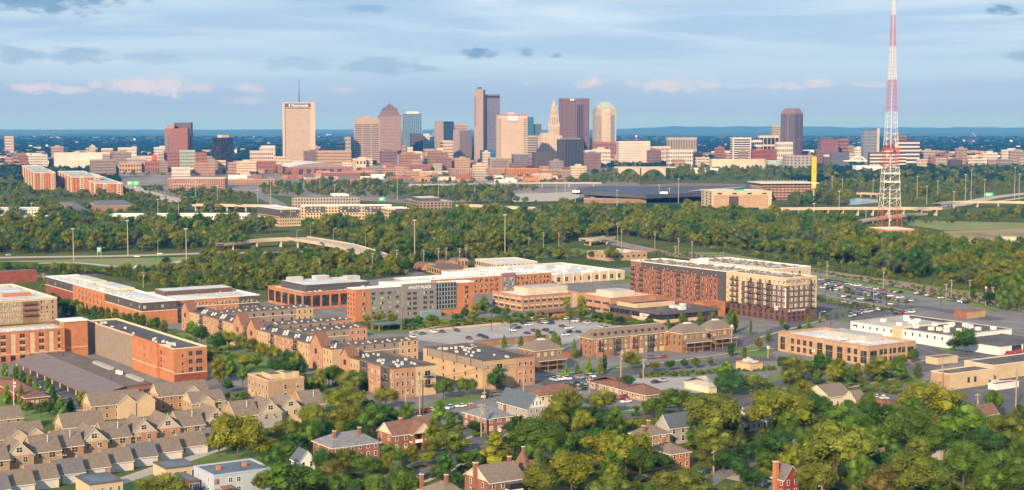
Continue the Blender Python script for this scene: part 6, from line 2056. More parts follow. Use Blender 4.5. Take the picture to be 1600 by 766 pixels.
q1 = midblock('cream and charcoal apartment block with black balconies at the bridge end', (437,327), 402,470,19, 'cream_stucco', 'white_roof', 9,5, R(28), coping='white_trim')
band(q1.root, q1.right(), 0, q1.b * .9,10.5,18, 'charcoal_panel', .35, 'dark_top_storey')
grid(q1.root, Face(q1.right().pt(0,.4), q1.right().d, q1.b), 9,2,10.8,18,.5,.55, 'bright_glass')
band(q1.root, q1.left(), 0, q1.a, 11,18.4, 'charcoal_panel', .3, 'dark_top_storey')
q2 = midblock('cream and charcoal apartment range with pale roofs amid the trees', (470,322), 455,612,16, 'cream_stucco', 'white_roof', 30,4, R(6), coping='white_trim', a=26)
for s in (.05,.42,.7):
 band(q2.root, q2.right(), q2.b * s, q2.b * (s + .22), 8,15.4, 'charcoal_panel', .4, 'dark_bay')
 grid(q2.root, Face(q2.right().pt(0,.45), q2.right().d, q2.b), 5,2,8.2,15.2,.5,.5, 'bright_glass', 'window', s, s + .22)
midblock('grey office with a dark roof screen behind the cream apartments', (456,309), 450,562,14, 'grey_granite', 'white_roof', 24,3, R(5), coping='charcoal_panel', a=26)
q3 = midblock('cream balconied apartment end bay facing the wood', (606,326), 562,640,16, 'cream_stucco', 'white_roof', 8,4, R(18), coping='white_trim', a=34)
band(q3.root, q3.right(), q3.b * .35, q3.b, 8.4,15.6, 'charcoal_panel', .4, 'dark_bay')
q4 = midblock('square taupe office block with a dark roof box beside the viaduct', (655,315), 634,706,15, 'granite_pink', 'white_roof', 9,4, R(16), gm='dark_glass')
q4.part_box('roof_screen', q4.a * .2, q4.a * .8, q4.b * .1, q4.b * .75,14,18.5, 'charcoal_panel', 'white_roof')
q5 = midblock('white gridded apartment range behind the left wood', (168,336), 163,386,13, 'white_wall', 'white_roof', 50,3, R(3), coping='white_trim', a=30)
for s in (.5,.63,.93):
 band(q5.root, q5.right(), q5.b * s, q5.b * (s + .012), 0,12.5, 'charcoal_panel', .4, 'dark_strip')
midblock('white flat roofed range at the left edge before the apartment towers', (-28,327), -30,62,8, 'white_wall', 'pale_roof', 20,2, R(10), a=40)
midblock('white roofed school wing on the left behind the wood', (32,339), 30,92,6, 'white_wall', 'white_roof', 10,1, R(8), a=30)
for lab, Fp, xL, xR in (('grey hip roofed apartment house amid the left wood', (112,330), 92,140),('long brown roofed apartment house below the orange blocks', (150,322), 140,212)):
 h = HS(lab, Fp, xL, xR, 7,12, 'r', 'brown_brick', 'shingle_grey', hip=10, th=R(20))
midblock('white cube pavilion on the hill behind the cream apartments', (522,304), 516,545,9, 'white_wall', 'white_roof', 3,1, R(15))
midblock('low grey roofed restaurant with tan walls near the rail crossing', (690,421), 660,735,5, 'tan_brick', 'brown_roof', 4,1, R(20), coping='shingle_brown')
for i, (x, y) in enumerate(((672,424),(704,420),(724,417))):
 c = un(x, y)
 q = MB()
 for k in range(8):
  a0, a1 = math.pi * k / 8, math.pi * (k + 1) / 8
  p = lambda a, s: (*(c + UR * (-7 * math.cos(a)) + UL * s), 1 + 5.5 * math.sin(a))
  q.poly([p(a0,0), p(a1,0), p(a1,14), p(a0,14)], 'shingle_brown')
  q.poly([p(a0,0), p(a1,0),(*(c + UR * 0), 1)], 'tan_brick')
 tag(q.build('vaulted_hall'), ['first', 'second', 'third'][i] + ' vaulted brown hall by the rail crossing', 'hall')
midblock('long white roofed sheds beyond the low hotel', (775,411), 745,840,6, 'pale_concrete', 'white_roof', 10,1, R(25), a=40)
midblock('low concrete shed with a sign beside the rail crossing', (720,405), 716,731,7, 'tan_brick', 'pale_roof', 2,1, R(20))
# stadium: black tilted roof slabs over an open bowl
def stadium():
 D0 = 2050
 r = tag(empty('stadium', *un(1040,318)), 'black roofed soccer stadium with a sweeping tilted canopy', 'stadium')
 P = lambda px, py, Y: Vector((*((at_dist(px, py, Y)[0], Y)), at_dist(px, py, Y)[1]))
 q = MB()
 top = [P(893,297,2210), P(1010,304.5,2170), P(1205,297,2230), P(1200,289.5,2400), P(1040,291.5,2370), P(930,291,2400)]
 q.poly([tuple(v) for v in top], 'stadium_roof')
 low = [v - Vector((0,0,5.5)) for v in top]
 for i in range(6):
  j = (i + 1) % 6
  q.poly([tuple(low[i]), tuple(low[j]), tuple(top[j]), tuple(top[i])], 'stadium_roof')
 q.poly([tuple(v) for v in reversed(low)], 'charcoal_panel')
 q.build('roof', r)
 q = MB()
 for a, b in (((965,291),(1060,286)),((1060,286),(1125,287)),((1125,287),(1165,288))):
  p0, p1 = P(*a, 2450), P(*b, 2450)
  q.poly([(p0.x, p0.y, p0.z - 6),(p1.x, p1.y, p1.z - 6), tuple(p1), tuple(p0)], 'slate_dark')
  q.poly([tuple(p0), tuple(p1),(p1.x, p1.y + 50, p1.z - 3),(p0.x, p0.y + 50, p0.z - 3)], 'slate_dark')
 q.build('far_roof', r)
 q = MB()
 p0, p1 = P(1075,300,2215), P(1160,293.5,2300)
 q.poly([(p0.x, p0.y, p0.z + .6),(p1.x, p1.y, p1.z + .6),(p1.x + 10, p1.y + 26, p1.z + 1.2),(p0.x + 10, p0.y + 26, p0.z + 1.2)], 'pale_roof')
 q.build('roof_stripe', r)
 q = MB()
 b0, b1 = un(912,316), un(1200,312)
 n = (b1 - b0)
 q.poly([(*b0,0),(*b1,0),(*b1,10.5),(*b0,10.5)], 'charcoal_panel')
 for k in range(26):
  u, v = b0 + n * (k / 26), b0 + n * ((k + .6) / 26)
  o = Vector((0,-1.0))
  q.poly([(*(u + o), 3 + 3 * (k % 3)),(*(v + o), 3 + 3 * (k % 3)),(*(v + o), 5 + 3 * (k % 3)),(*(u + o), 5 + 3 * (k % 3))], ['red_brick', 'pale_concrete', 'blue_glass', 'dark_red_brick'][k % 4])
 q.build('concourse_wall', r)
 for k in range(14):
  u = b0 + n * ((k + .5) / 14) + Vector((0,-14))
  w = MB()
  w.box((u.x, u.y, 0),(1.2,1.2,9), 'grey_panel')
  w.build('roof_column', r)
 q = MB()
 q.prism([un(912,318), un(1010,317.5), un(1010,314), un(912,314)], 0,6, 'brown_brick', 'pale_roof')
 q.build('entrance_block', r)
 w = MB()
 p = un(918,318)
 for k in range(2):
  f_ = Face(Vector((at_dist(894 + 137 * k, 300,2200 - 40 * k)[0], 2200 - 40 * k)), Vector((1,0)), 12)
  w.prism([f_.pt(0,.4), f_.pt(11,.4), f_.pt(11,-.4), f_.pt(0,-.4)], 14,17, 'sign_white')
 w.build('scoreboard', r)
stadium()
g1 = midblock('cream parking garage with slatted openings beside the stadium', (1113,299), 1096,1206,22, 'cream_stucco', 'white_roof', 4,5, R(6), gm='dark_glass', wf=.3, hf=.5)
band(g1.root, g1.right(), g1.b * .02, g1.b * .94,1,17, 'tan_brick', .5, 'screen_wall')
band(g1.root, g1.right(), g1.b * .28, g1.b * .44,2,15, 'shade_glass', .7, 'opening')
g1.part_box('roof_cabin', g1.a * .4, g1.a * .6, g1.b * .48, g1.b * .62,18,23, 'green_sign')
cs = Blk('construction_site', 'open steel and concrete building frame under construction near the yellow pylon', 'building', (1190,287), 1172,1272,24, 'tan_brick', 'bridge_concrete', th=R(6), coping='cream_trim')
for k in range(5):
 band(cs.root, cs.right(), -1, cs.b + 1,4 + 4 * k, 4.7 + 4 * k, 'bridge_concrete', 1.2, 'floor_slab')
 band(cs.root, cs.right(), 0, cs.b, 1 + 4 * k, 3.6 + 4 * k, ['dark_brick', 'brown_brick'][k % 2], .3, 'opening')
piers(cs.root, cs.right(), 14,0,24,.8, 'dark_red_brick', 1.4)
cs.part_box('roof_deck', -6, cs.a, -4, cs.b + 6,24.0,25.2, 'cream_trim')
for i in range(16):
 c = cs.pt(cs.a * .4, cs.b * (i + .3) / 16)
 w = MB()
 w.box((c.x, c.y, 25),(.8,.8,3.5), 'grey_metal')
 w.build('column_stub', cs.root)
# yellow lettered pylon
D = 2150
x0, zt = at_dist(1269,245, D)
x1, zb = at_dist(1274.5,294, D)
pyl = tag(empty('sign_pylon', (x0 + x1) / 2, D), 'tall yellow vertical pylon with dark lettering behind the building frame', 'sign')
q = MB()
q.box(((x0 + x1) / 2, D, zb),(x1 - x0,4, zt - zb), 'yellow_paint', R(8))
q.build('sign_board', pyl)
q = MB()
q.box(((x0 + x1) / 2, D + 1,0),(2.0,2.0, zb), 'grey_metal')
q.box(((x0 + x1) / 2, D, zt),(2.4,2.4,4), 'charcoal_panel')
q.build('mast', pyl)
fc = Face(Vector((x0, D - 2.6)), Vector((1,0)), x1 - x0)
for i in range(8):
 w_ = (1.1,.8,.5,.9,1.2,.7,.6,.9)[i]
 band(pyl, fc, fc.L / 2 - w_, fc.L / 2 + w_, zt - 5 - i * 4.2, zt - 3.4 - i * 4.2, 'brown_brick', .12, 'sign_mark')
q = MB()
c = fc.pt(fc.L / 2,.15)
for k in range(12):
 a0, a1 = k * math.pi / 6,(k + 1) * math.pi / 6
 q.poly([(c.x, c.y, zb + 6),(c.x + 2 * math.cos(a0), c.y, zb + 6 + 2 * math.sin(a0)),(c.x + 2 * math.cos(a1), c.y, zb + 6 + 2 * math.sin(a1))], 'sign_white')
q.build('emblem', pyl)
# river arch bridge and other pale structures beyond the trees
def arch_bridge():
 r = tag(empty('arch_bridge', *un(1010,276)), 'old stone arch bridge over the river among trees', 'bridge')
 D = 3100
 for (xa, xb, yt) in ((966,1000,261),(1002,1040,262)):
  xs = [at_dist(xa + (xb - xa) * i / 10,262, D)[0] for i in range(11)]
  zt = at_dist(0, yt, D)[1]
  q = MB()
  for i in range(10):
   h0 = 4 + 12 * (1 - math.sin(math.pi * i / 10)) if False else zt - 3 - 16 * (abs(i - 5) / 5) ** 2
   h1 = zt - 3 - 16 * (abs(i - 4) / 5) ** 2
   q.poly([(xs[i], D, h0),(xs[i + 1], D, h1),(xs[i + 1], D, zt),(xs[i], D, zt)], 'bridge_concrete')
  q.poly([(xs[0], D, zt),(xs[10], D, zt),(xs[10], D + 14, zt),(xs[0], D + 14, zt)], 'road_concrete')
  q.build('arch', r)
 xa, xb = at_dist(960,262, D)[0], at_dist(1056,262, D)[0]
 q = MB()
 q.box(((xa + xb) / 2, D + 7, zt - .5),(xb - xa, 15,2.2), 'bridge_concrete')
 q.build('deck', r)
arch_bridge()
for lab, x0_, x1_, yt, yb, D, m in (('long low cream museum hall with a curved wall beyond the trees', 1112,1197,249,262,3800, 'limestone'),('pale glass hall right of the cream museum', 1198,1224,251,262,3850, 'copper_green'),('round white memorial drum by the river', 1082,1127,263,268,3500, 'white_wall'),('white long low hall behind the lattice tower', 1338,1380,259,268,3500, 'white_wall')):
 xa, z1 = at_dist(x0_, yt, D)
 xb, z0 = at_dist(x1_, yb, D)
 e = tag(empty('hall', (xa + xb) / 2, D), lab, 'hall')
 q = MB()
 n = 8
 rad = (xb - xa) / 2
 base = [((xa + xb) / 2 + rad * math.cos(math.pi + math.pi * i / n), D - 12 * math.sin(math.pi * i / n)) for i in range(n + 1)] + [(xb, D + 40),(xa, D + 40)]
 q.prism(base, 0, max(z1,6), m, 'white_roof')
 q.build('hall', e)
# white tied arch bridge
def tied_arch():
 D = 3700
 r = tag(empty('arch_bridge', at_dist(1346,250, D)[0], D), 'white tied arch road bridge over the river', 'bridge')
 xa, z0 = at_dist(1330,251, D)
 xb, _ = at_dist(1354,251, D)
 for dy in (0,14):
  q = MB()
  pts = [(xa + (xb - xa) * i / 12, D + dy, z0 + 10.5 * math.sin(math.pi * i / 12)) for i in range(13)]
  for a, b in zip(pts, pts[1:]):
   q.tube(a, b, .9,.9, 'white_wall', 5)
  for a in pts[1:-1]:
   q.tube(a, (a[0], a[1], z0), .15,.15, 'white_wall', 4)
  q.build('arch', r)
 q = MB()
 q.box(((xa + xb) / 2 - 8, D + 7, z0 - 2),((xb - xa) * 1.5,16,2), 'white_wall')
 q.build('deck', r)
tied_arch()
# ------------------------------------------------------------------ bridges, masts and poles
def bridge(label, pts, w, zs, m='bridge_concrete', npier=4, pierw=1.6, deck=1.6, rail=1.0, pts_z=None, cap=True):
 """pts are pixels of the deck's near edge at the deck height"""
 zs = zs if isinstance(zs, (list, tuple)) else [zs] * len(pts)
 P3 = [Vector((*un(p[0], p[1], z), z)) for p, z in zip(pts, zs)]
 mid = P3[len(P3) // 2]
 r = tag(empty('overpass', mid.x, mid.y), label, 'bridge')
 L2 = smooth_line([v.xy for v in P3], 6)
 Z2 = []
 for i in range(len(zs) - 1):
  Z2 += [zs[i] + (zs[i + 1] - zs[i]) * k / 6 for k in range(6)]
 Z2.append(zs[-1])
 A, C = strip_pts(L2, w, w / 2)
 if A[0].y < C[0].y and A[-1].y < C[-1].y:
  A, C = C, A
 q = MB()
 s = MB()
 for i in range(len(L2) - 1):
  z0, z1 = Z2[i], Z2[i + 1]
  s.poly([(*C[i], z0),(*C[i + 1], z1),(*A[i + 1], z1),(*A[i], z0)], 'road_concrete')
  for E_ in (A, C):
   q.poly([(*E_[i], z0 - deck),(*E_[i + 1], z1 - deck),(*E_[i + 1], z1 + rail),(*E_[i], z0 + rail)], m)
  n0 = (A[i] - C[i]).normalized() * .4
  n1 = (A[i + 1] - C[i + 1]).normalized() * .4
  q.poly([(*(C[i] + n0), z0),(*(C[i + 1] + n1), z1),(*(C[i + 1] + n1), z1 + rail),(*(C[i] + n0), z0 + rail)], m)
  q.poly([(*C[i], z0 + rail),(*C[i + 1], z1 + rail),(*(C[i + 1] + n1), z1 + rail),(*(C[i] + n0), z0 + rail)], m)
  q.poly([(*C[i], z0 - deck),(*A[i], z0 - deck),(*A[i + 1], z1 - deck),(*C[i + 1], z1 - deck)], m)
 s.build('deck', r)
 q.build('parapet', r)
 for k in range(npier):
  t = (k + .5) / npier * (len(L2) - 1)
  i = int(t)
  c0, c1, z = C[i], A[i], Z2[i] - deck
  if z < 1.5:
   continue
  for f in (.12,.5,.88):
   p = c0 + (c1 - c0) * f
   b = MB()
   b.box((p.x, p.y, 0),(pierw, pierw, z - 1.0), m)
   b.build('pier', r)
  b = MB()
  d = (c1 - c0).normalized()
  n = Vector((-d.y, d.x)) * (pierw * .6)
  b.prism([c0 + d * .3 - n, c1 - d * .3 - n, c1 - d * .3 + n, c0 + d * .3 + n][::1], z - 1.0, z, m, bottom=True)
  b.build('pier_cap', r)
 return r
bridge('broad road bridge ramping down towards the near wood from the cream apartments', [(448,372),(480,377),(520,384),(560,396),(592,408)], 20, [8,8,7,4.5,1.0], npier=4)
bridge('low brown ramp bridge crossing behind the parkway', [(350,382),(385,378),(420,375),(455,374)], 10, [6,6.5,7,7], npier=3)
bridge('pale freeway overpass left of the cream apartments', [(300,320.5),(345,321),(400,322),(432,322)], 16,8, npier=6)
bridge('short pale overpass behind the square taupe office', [(712,321),(740,322),(770,323.5),(800,325),(832,326)], 16,8, npier=5)
bridge('long pale overpass running past the lattice tower', [(1192,327),(1260,326.5),(1330,326),(1400,326),(1472,326)], 16,9, npier=12)
bridge('lower curved ramp in front of the lattice tower base', [(1340,348),(1365,343),(1400,338),(1450,334)], 9, [3,4,5,5], npier=4)
bridge('railway viaduct on low arches before the brick condominiums', [(640,289),(700,288.5),(760,287),(830,286),(940,286)], 12,8, npier=14, m='grey_metal')
bridge('short concrete rail bridge in the wood near the workshop', [(915,375),(935,374),(962,371)], 12,5.5, npier=2)
bridge('river road bridge under the construction frame', [(1338,302),(1360,303),(1372,304)], 12,5, npier=3)
bridge('low overpass behind the long overpass at the far right', [(1470,319),(1500,316),(1560,316),(1620,317)], 12,7, npier=5)
w = MB()
p0, p1 = un(1450,345), un(1600,352)
tag(strip('noise_barrier', [(868,382),(905,379),(928,384)], 1.2,0.2, 'sidewalk'), 'low pale barrier beside the crossing', 'barrier') if False else None
# concrete bunker walls on the right
bk = tag(empty('concrete_bunker', *un(1560,392)), 'weathered concrete bunker walls next to the bare field', 'wall')
for (xa, ya, xb, yb, h, d) in ((1524,391,1562,396,10,6),(1562,396,1640,398,14,12),(1500,384,1526,390,6,4)):
 p0, p1 = un(xa, ya), un(xb, yb)
 n = Vector((-(p1 - p0).y, (p1 - p0).x)).normalized() * d
 q = MB()
 q.prism([p0, p1, p1 + n, p0 + n], 0, h, 'pale_concrete')
 L = (p1 - p0).length
 for k in range(int(L / 9)):
  a = p0 + (p1 - p0) * ((k + .5) * 9 / L)
  dv = (p1 - p0).normalized()
  o = Vector((dv.y, -dv.x)) * .6
  q.prism([a + o - dv * .6, a + o + dv * .6, a + dv * .6, a - dv * .6], 0, h - .5, 'bridge_concrete')
 q.build('bunker_wall', bk)
# blank brick wall at the far left beyond the white roof
q = MB()
p0, p1 = un(-20,444), un(58,440)
n = Vector((-(p1 - p0).y, (p1 - p0).x)).normalized() * 12
q.prism([p0, p1, p1 + n, p0 + n], 0,8, 'dark_red_brick', 'brown_roof')
tag(q.build('warehouse'), 'low dark red brick shed at the left edge behind the white roofed block', 'shed')
strip('street', [(590,407),(615,416),(640,425),(655,430)], 14,.2, 'worn_asphalt')
# --- masts
def tower_base(px, py):
 p = un(px, py)
 return p
MASTM = {}
def mast_mesh(h, kind_):
 k = (round(h), kind_)
 if k in MASTM:
  return MASTM[k]
 a, b = MB(), MB()
 if kind_ == 'high':
  a.tube((0,0,0),(0,0, h), .42,.26, 'mast_steel', 6)
  for i in range(8):
   t = i * math.pi / 4
   b.box((1.2 * math.cos(t), 1.2 * math.sin(t), h - .2),(.7,.7,.6), 'pale_metal', t)
  b.tube((0,0, h - .1),(0,0, h + .2), 1.3,1.3, 'mast_steel', 8)
 elif kind_ == 'street':
  a.tube((0,0,0),(0,0, h), .2,.14, 'mast_steel', 5)
  b.tube((0,0, h),(2.4,0, h + .5), .1,.08, 'mast_steel', 4)
  b.box((2.6,0, h + .35),(1.1,.4,.25), 'pale_metal')
 elif kind_ == 'park':
  a.tube((0,0,0),(0,0, h), .16,.12, 'black_metal', 5)
  b.box((0,0, h),(1.6,.5,.3), 'charcoal_panel')
 elif kind_ == 'utility':
  a.tube((0,0,0),(0,0, h), .30,.2, 'pole_wood', 6)
  b.box((0,0, h - 1.0),(3.0,.2,.22), 'pole_wood')
  b.box((0,0, h - 2.2),(2.4,.2,.2), 'pole_wood')
  for x in (-1.3,-.5,.5,1.3):
   b.tube((x, 0, h - .78),(x, 0, h - .4), .09,.07, 'pale_metal', 5)
  b.tube((.5,.1, h - 4.0),(.5,.1, h - 2.8), .32,.32, 'grey_metal', 7)
 elif kind_ == 'bare':
  a.tube((0,0,0),(0,0, h), .34,.24, 'pole_wood', 6)
  b.box((0,0, h - 1.5),(1.2,.3,1.2), 'pale_metal')
 MASTM[k] = (a.mesh('shaft'), b.mesh('head'))
 return MASTM[k]
HEADN = {'high': 'lamp_ring', 'street': 'lamp_arm', 'park': 'lamp_head', 'utility': 'crossarm', 'bare': 'equipment_box'}
NAMEN = {'high': 'light_mast', 'street': 'street_lamp', 'park': 'parking_lamp', 'utility': 'utility_pole', 'bare': 'steel_pole'}
POLES = []
def pole(px, py, ytop, kd, rz=0.0, where=''):
 """px,py foot; ytop pixel row of its top"""
 p = un(px, py)
 h = at_dist(px, ytop, p.y)[1]
 ms, mh = mast_mesh(h, kd)
 r = empty(NAMEN[kd], p.x, p.y, 0, rz)
 tag(r, {'high': 'tall steel light mast', 'street': 'street lamp with one arm', 'park': 'dark parking lamp', 'utility': 'wooden utility pole with crossarms', 'bare': 'tall plain steel pole'}[kd], {'high': 'light mast', 'street': 'street lamp', 'park': 'lamp', 'utility': 'utility pole', 'bare': 'pole'}[kd],
  {'high': 'light masts along the freeways', 'street': 'street lamps', 'park': 'lamps of the parking lots', 'utility': 'utility poles', 'bare': 'plain poles'}[kd], auto=True)
 for nm, me in (('shaft', ms),(HEADN[kd], mh)):
  o = bpy.data.objects.new(nm, me)
  o.parent = r
  COL.objects.link(o)
 POLES.append((r, p, h))
 return p, h
for x, y, yt in ((115,408,358),(200,400,345),(291.5,424,358),(648,405,345),(789,400,336),(50,350,318),(247,340,312),(279,335,310),(475,300,270),(500,303,275),(621,312,277),(685,312,280),(742,312,285),(869,312,285),(883,309,283),
                 (899,316,296),(964,322,298),(1060,318,280),(1046,315,295),(1095,312,296),(1039,345,327),(1205,345,310),(1300,305,275),(1316,305,280),(1364,305,282),(1433,310,276),(1448,320,292),(1508,322,273),(1517,320,266),(1538,312,280),(1585,312,262),
                 (1592,315,272),(1465,315,283),(1490,340,300),(1353,345,325),(340,315,290),(306,312,285),(423,320,278),(523,312,290),(1272,335,318),(1311,330,300),(1030,312,290),(403,316,296)):
 pole(x, y, yt, 'high')
for x, y, yt, rz in ((485,378,349,0),(521,388,356,0),(571,392,366,0),(464,385,360,0),(158,404,388,0),(247,402,380,2),(1125,412,395,0),(1365,470,452,0),(1281,502,488,0)):
 pole(x, y, yt, 'street', rz)
for x, y, yt in ((629,508,482),(707,515,489),(747,510,486),(768,516,490),(890,507,480),(798,522,497),(1206,497,475),(1232,508,482),(1298,508,482),(1385,480,458),(1470,478,455),(1290,470,455),(1330,480,462),(300,595,575),(175,613,588),(100,575,552),(1205,530,515)):
 pole(x, y, yt, 'park')
for x, y, yt, rz in ((634,655,585,.4),(656,650,590,.3),(661,648,588,.3),(757,625,570,.5),(818,616,568,.4),(752,683,630,.2),(970,594,547,.4),(1005,592,560,.4),(921,615,590,.3),(912,648,637,.1),(1115,740,703,1.0),(1248,700,664,.9),(1587,640,577,.6),(1527,645,612,.6),(1472,610,565,.6),
                     (1573,475,445,.4),(1478,468,443,.4),(1486,468,436,.4),(97,740,705,.3),(213.5,720,680,.3),(826,392,370,.3),(849,390,362,.3),(873,391,362,.3),(965,385,349,.2),(971,390,357,.2),(1023,395,360,.2),(1060,403,372,.2),(1055,403,385,.2),(1081,412,376,.2),
                     (620,425,390,.2),(582,428,395,.2),(499,430,402,.2),(662,410,390,.3),(685,410,386,.2),(697,410,387,.2),(718,412,386,.2),(728,410,382,.2),(774,394,372,.3),(1380,452,417,.2),(1515,468,435,.2),(1551,470,447,.2),(1292,440,408,.2),(950,768,742,.4),(1284,790,752,.6),(224,450,424,.2),(68,450,427,.2)):
 pole(x, y, yt, 'utility', rz)
for x, y, yt in ((1186,462,455),(1143,545,507),(1270,590,545),(1200,560,540),(1540,478,448),(367,428,410)):
 pole(x, y, yt, 'bare')
# flagpole
p = un(22,640)
fp = tag(empty('flagpole', p.x, p.y), 'white flagpole with a hanging flag before the brown clubhouse', 'flagpole')
q = MB()
q.tube((p.x, p.y, 0),(p.x, p.y, 12), .14,.08, 'white_trim', 6)
q.build('pole', fp)
q = MB()
for k in range(5):
 q.poly([(p.x + .1 + .25 * (k % 2), p.y, 11.6 - k * .7),(p.x + .7 + .2 * ((k + 1) % 2), p.y + .3,11.5 - k * .7),(p.x + .7 + .2 * (k % 2), p.y + .2,10.8 - k * .7),(p.x + .1 + .25 * ((k + 1) % 2), p.y, 10.9 - k * .7)], ['sign_red', 'sign_white'][k % 2])
q.build('flag', fp)
# wires between the near poles
def wire(ia, ib, label, n=3, sag=1.2):
 def top(px, py, yt):
  p = un(px, py)
  return Vector((p.x, p.y, at_dist(px, yt, p.y)[1]))
 a, b = top(*ia), top(*ib)
 r = tag(empty('overhead_wire', a.x, a.y), label, 'wire', 'overhead wires')
 for k in range(n):
  q = MB()
  off = Vector(((k % 2) * 1.6 - .8,0,-.5 - 1.1 * (k // 2)))
  pts = [a + (b - a) * (i / 12) + off - Vector((0,0, sag * 4 * (i / 12) * (1 - i / 12))) for i in range(13)]
  for u, v in zip(pts, pts[1:]):
   q.tube(u, v, .045,.045, 'wire', 3, False)
  q.build('wire', r)
wire((1115,740,703),(1248,700,664), 'overhead wires from the alley pole to the pole by the pale carport', 4)
wire((950,768,742),(1115,740,703), 'overhead wires crossing the trees to the alley pole', 4)
wire((1248,700,664),(1330,672,640), 'overhead wires running into the willow', 3)
wire((661,648,588),(757,625,570), 'overhead wires in front of the yellow condominium', 4)
wire((757,625,570),(970,594,547), 'overhead wires above the parking lot by the mansard row', 3)
wire((965,385,349),(1060,403,372), 'power lines along the railway wood', 3,2)
wire((849,390,362),(965,385,349), 'power lines left of the railway wood', 3,2)
wire((634,655,585),(560,672,640), 'overhead wires dropping into the trees by the corner condominium', 3)
# --- red and white lattice broadcasting tower
def lattice():
 px, py = 1389.5,358
 c = un(px, py)
 s = F / c.y
 H = at_dist(1387,-6, c.y)[1]
 r = tag(empty('broadcast_tower', c.x, c.y), 'very tall red and white steel lattice broadcasting tower', 'tower')
 def half(z):       # half width by height fraction
  t = z / H
  pts = ((0,16.5),(.10,13.6),(.25,11.3),(.36,9.2),(.5,7.0),(.65,5.3),(.69,4.7),(.80,3.7),(.93,2.5),(1,1.0))
  for (t0, w0),(t1, w1) in zip(pts, pts[1:]):
   if t <= t1:
    return (w0 + (w1 - w0) * (t - t0) / (t1 - t0)) / s
  return 1.2 / s
 row = lambda y: at_dist(px, y, c.y)[1]
 secs = [(0, row(324), 'r'),(row(324), row(261), 'w'),(row(261), row(227), 'r'),(row(227), row(175), 'w'),(row(175), row(125), 'r'),(row(125), row(73), 'w'),(row(73), row(24), 'r'),(row(24), H, 'w')]
 for z0, z1, k in secs:
  m = 'orange_red_paint' if k == 'r' else 'tower_white'
  q = MB()
  z = z0
  while z < z1 - .5:
   w = half(z)
   dz = min(max(w * 1.05,3.2), z1 - z)
   if z1 - z - dz < 2:
    dz = z1 - z
   w2 = half(z + dz)
   cr = [(-1,-1),(1,-1),(1,1),(-1,1)]
   t = .28 if z < H * .4 else (.20 if z < H * .7 else .15)
   for i in range(4):
    j = (i + 1) % 4
    a0 = (c.x + cr[i][0] * w, c.y + cr[i][1] * w, z)
    a1 = (c.x + cr[i][0] * w2, c.y + cr[i][1] * w2, z + dz)
    b0 = (c.x + cr[j][0] * w, c.y + cr[j][1] * w, z)
    b1 = (c.x + cr[j][0] * w2, c.y + cr[j][1] * w2, z + dz)
    q.tube(a0, a1, t, t, m, 4, False)
    if w > 2.2:
     q.tube(a0, b1, t * .6, t * .6, m, 3, False)
     q.tube(b0, a1, t * .6, t * .6, m, 3, False)
    else:
     q.tube(a0, b1, t * .7, t * .7, m, 3, False)
    q.tube(a1, b1, t * .7, t * .7, m, 3, False)
   z += dz
  q.build('lattice_section', r)
 q = MB()
 q.tube((c.x, c.y, H * .0),(c.x, c.y, H * .97), .55,.3, 'tower_white', 5, False)
 q.build('feed_line', r)
 q = MB()
 for zf in (.34,.345):
  z = H * zf
  w = half(z) + 1.5
  q.box((c.x, c.y, z),(w * 2, w * 2,1.0), 'orange_red_paint')
 for z in (row(285), row(272)):
  w = half(z) + .8
  q.box((c.x, c.y, z),(w * 2, w * 2,.8), 'tower_white')
 q.build('platform', r)
 for ang, zf in ((0,.33),(2.1,.34),(4.0,.32),(1.0,.36)):
  w = half(H * zf) + 1
  q = MB()
  p = Vector((c.x + w * math.cos(ang), c.y - abs(w * math.sin(ang)), H * zf))
  q.tube(p, p + Vector((0,-1.0,0)), 1.5,1.5, 'pale_metal', 10)
  q.build('dish_antenna', r)
 for i in range(14):
  z = H * (.70 + .02 * i)
  w = half(z)
  q = MB()
  q.tube((c.x - w - 1.6, c.y, z),(c.x + w + 1.6, c.y, z), .14,.14, 'orange_red_paint', 3)
  q.build('antenna_arm', r)
 st = Blk('transmitter_building', 'orange brick flat roofed hall at the foot of the lattice tower', 'building', (1385,359), 1357,1430,5.5, 'orange_brick', 'white_roof', th=R(15), coping='cream_trim')
 windows(st.root, st.right(), 5,1,1.2,3,3.2,2.4, 'brown_brick', 'dark_glass', nz=1)
lattice()
# --- road signs
def gantry(label, px, py, ytop, w, h, text=True, n=1):
 p = un(px, py)
 H = at_dist(px, ytop, p.y)[1]
 r = tag(empty('road_sign', p.x, p.y), label, 'road sign')
 q = MB()
 q.tube((p.x - w * n / 2, p.y + .4,0),(p.x - w * n / 2, p.y + .4, H), .3,.3, 'grey_metal', 5)
 q.tube((p.x + w * n / 2, p.y + .4,0),(p.x + w * n / 2, p.y + .4, H), .3,.3, 'grey_metal', 5)
 q.build('post', r)
 for k in range(n):
  x0 = p.x - w * n / 2 + w * k
  b = MB()
  b.box((x0 + w / 2, p.y, H - h),(w * .94,.3, h), 'green_sign')
  b.build('sign_panel', r)
  b = MB()
  y = p.y - .2
  for z0, l in ((.62,.7),(.28,.5)):
   b.poly([(x0 + w * .15, y, H - h + h * z0),(x0 + w * (.15 + l), y, H - h + h * z0),(x0 + w * (.15 + l), y, H - h + h * (z0 + .14)),(x0 + w * .15, y, H - h + h * (z0 + .14))], 'sign_white')
  b.build('sign_line', r)
gantry('pair of big green freeway signs beside the orange apartments', 208,291,283,11,8, n=2)
gantry('green freeway sign over the right hand motorway', 1545,307,301,14,7)
gantry('small green sign amid the trees behind the taupe office', 597,316,308,9,6)
gantry('small green roadside sign on the parkway', 155,400,386,3.0,4.5)
gantry('green sign beside the stadium road', 880,316,312,6,3.5)
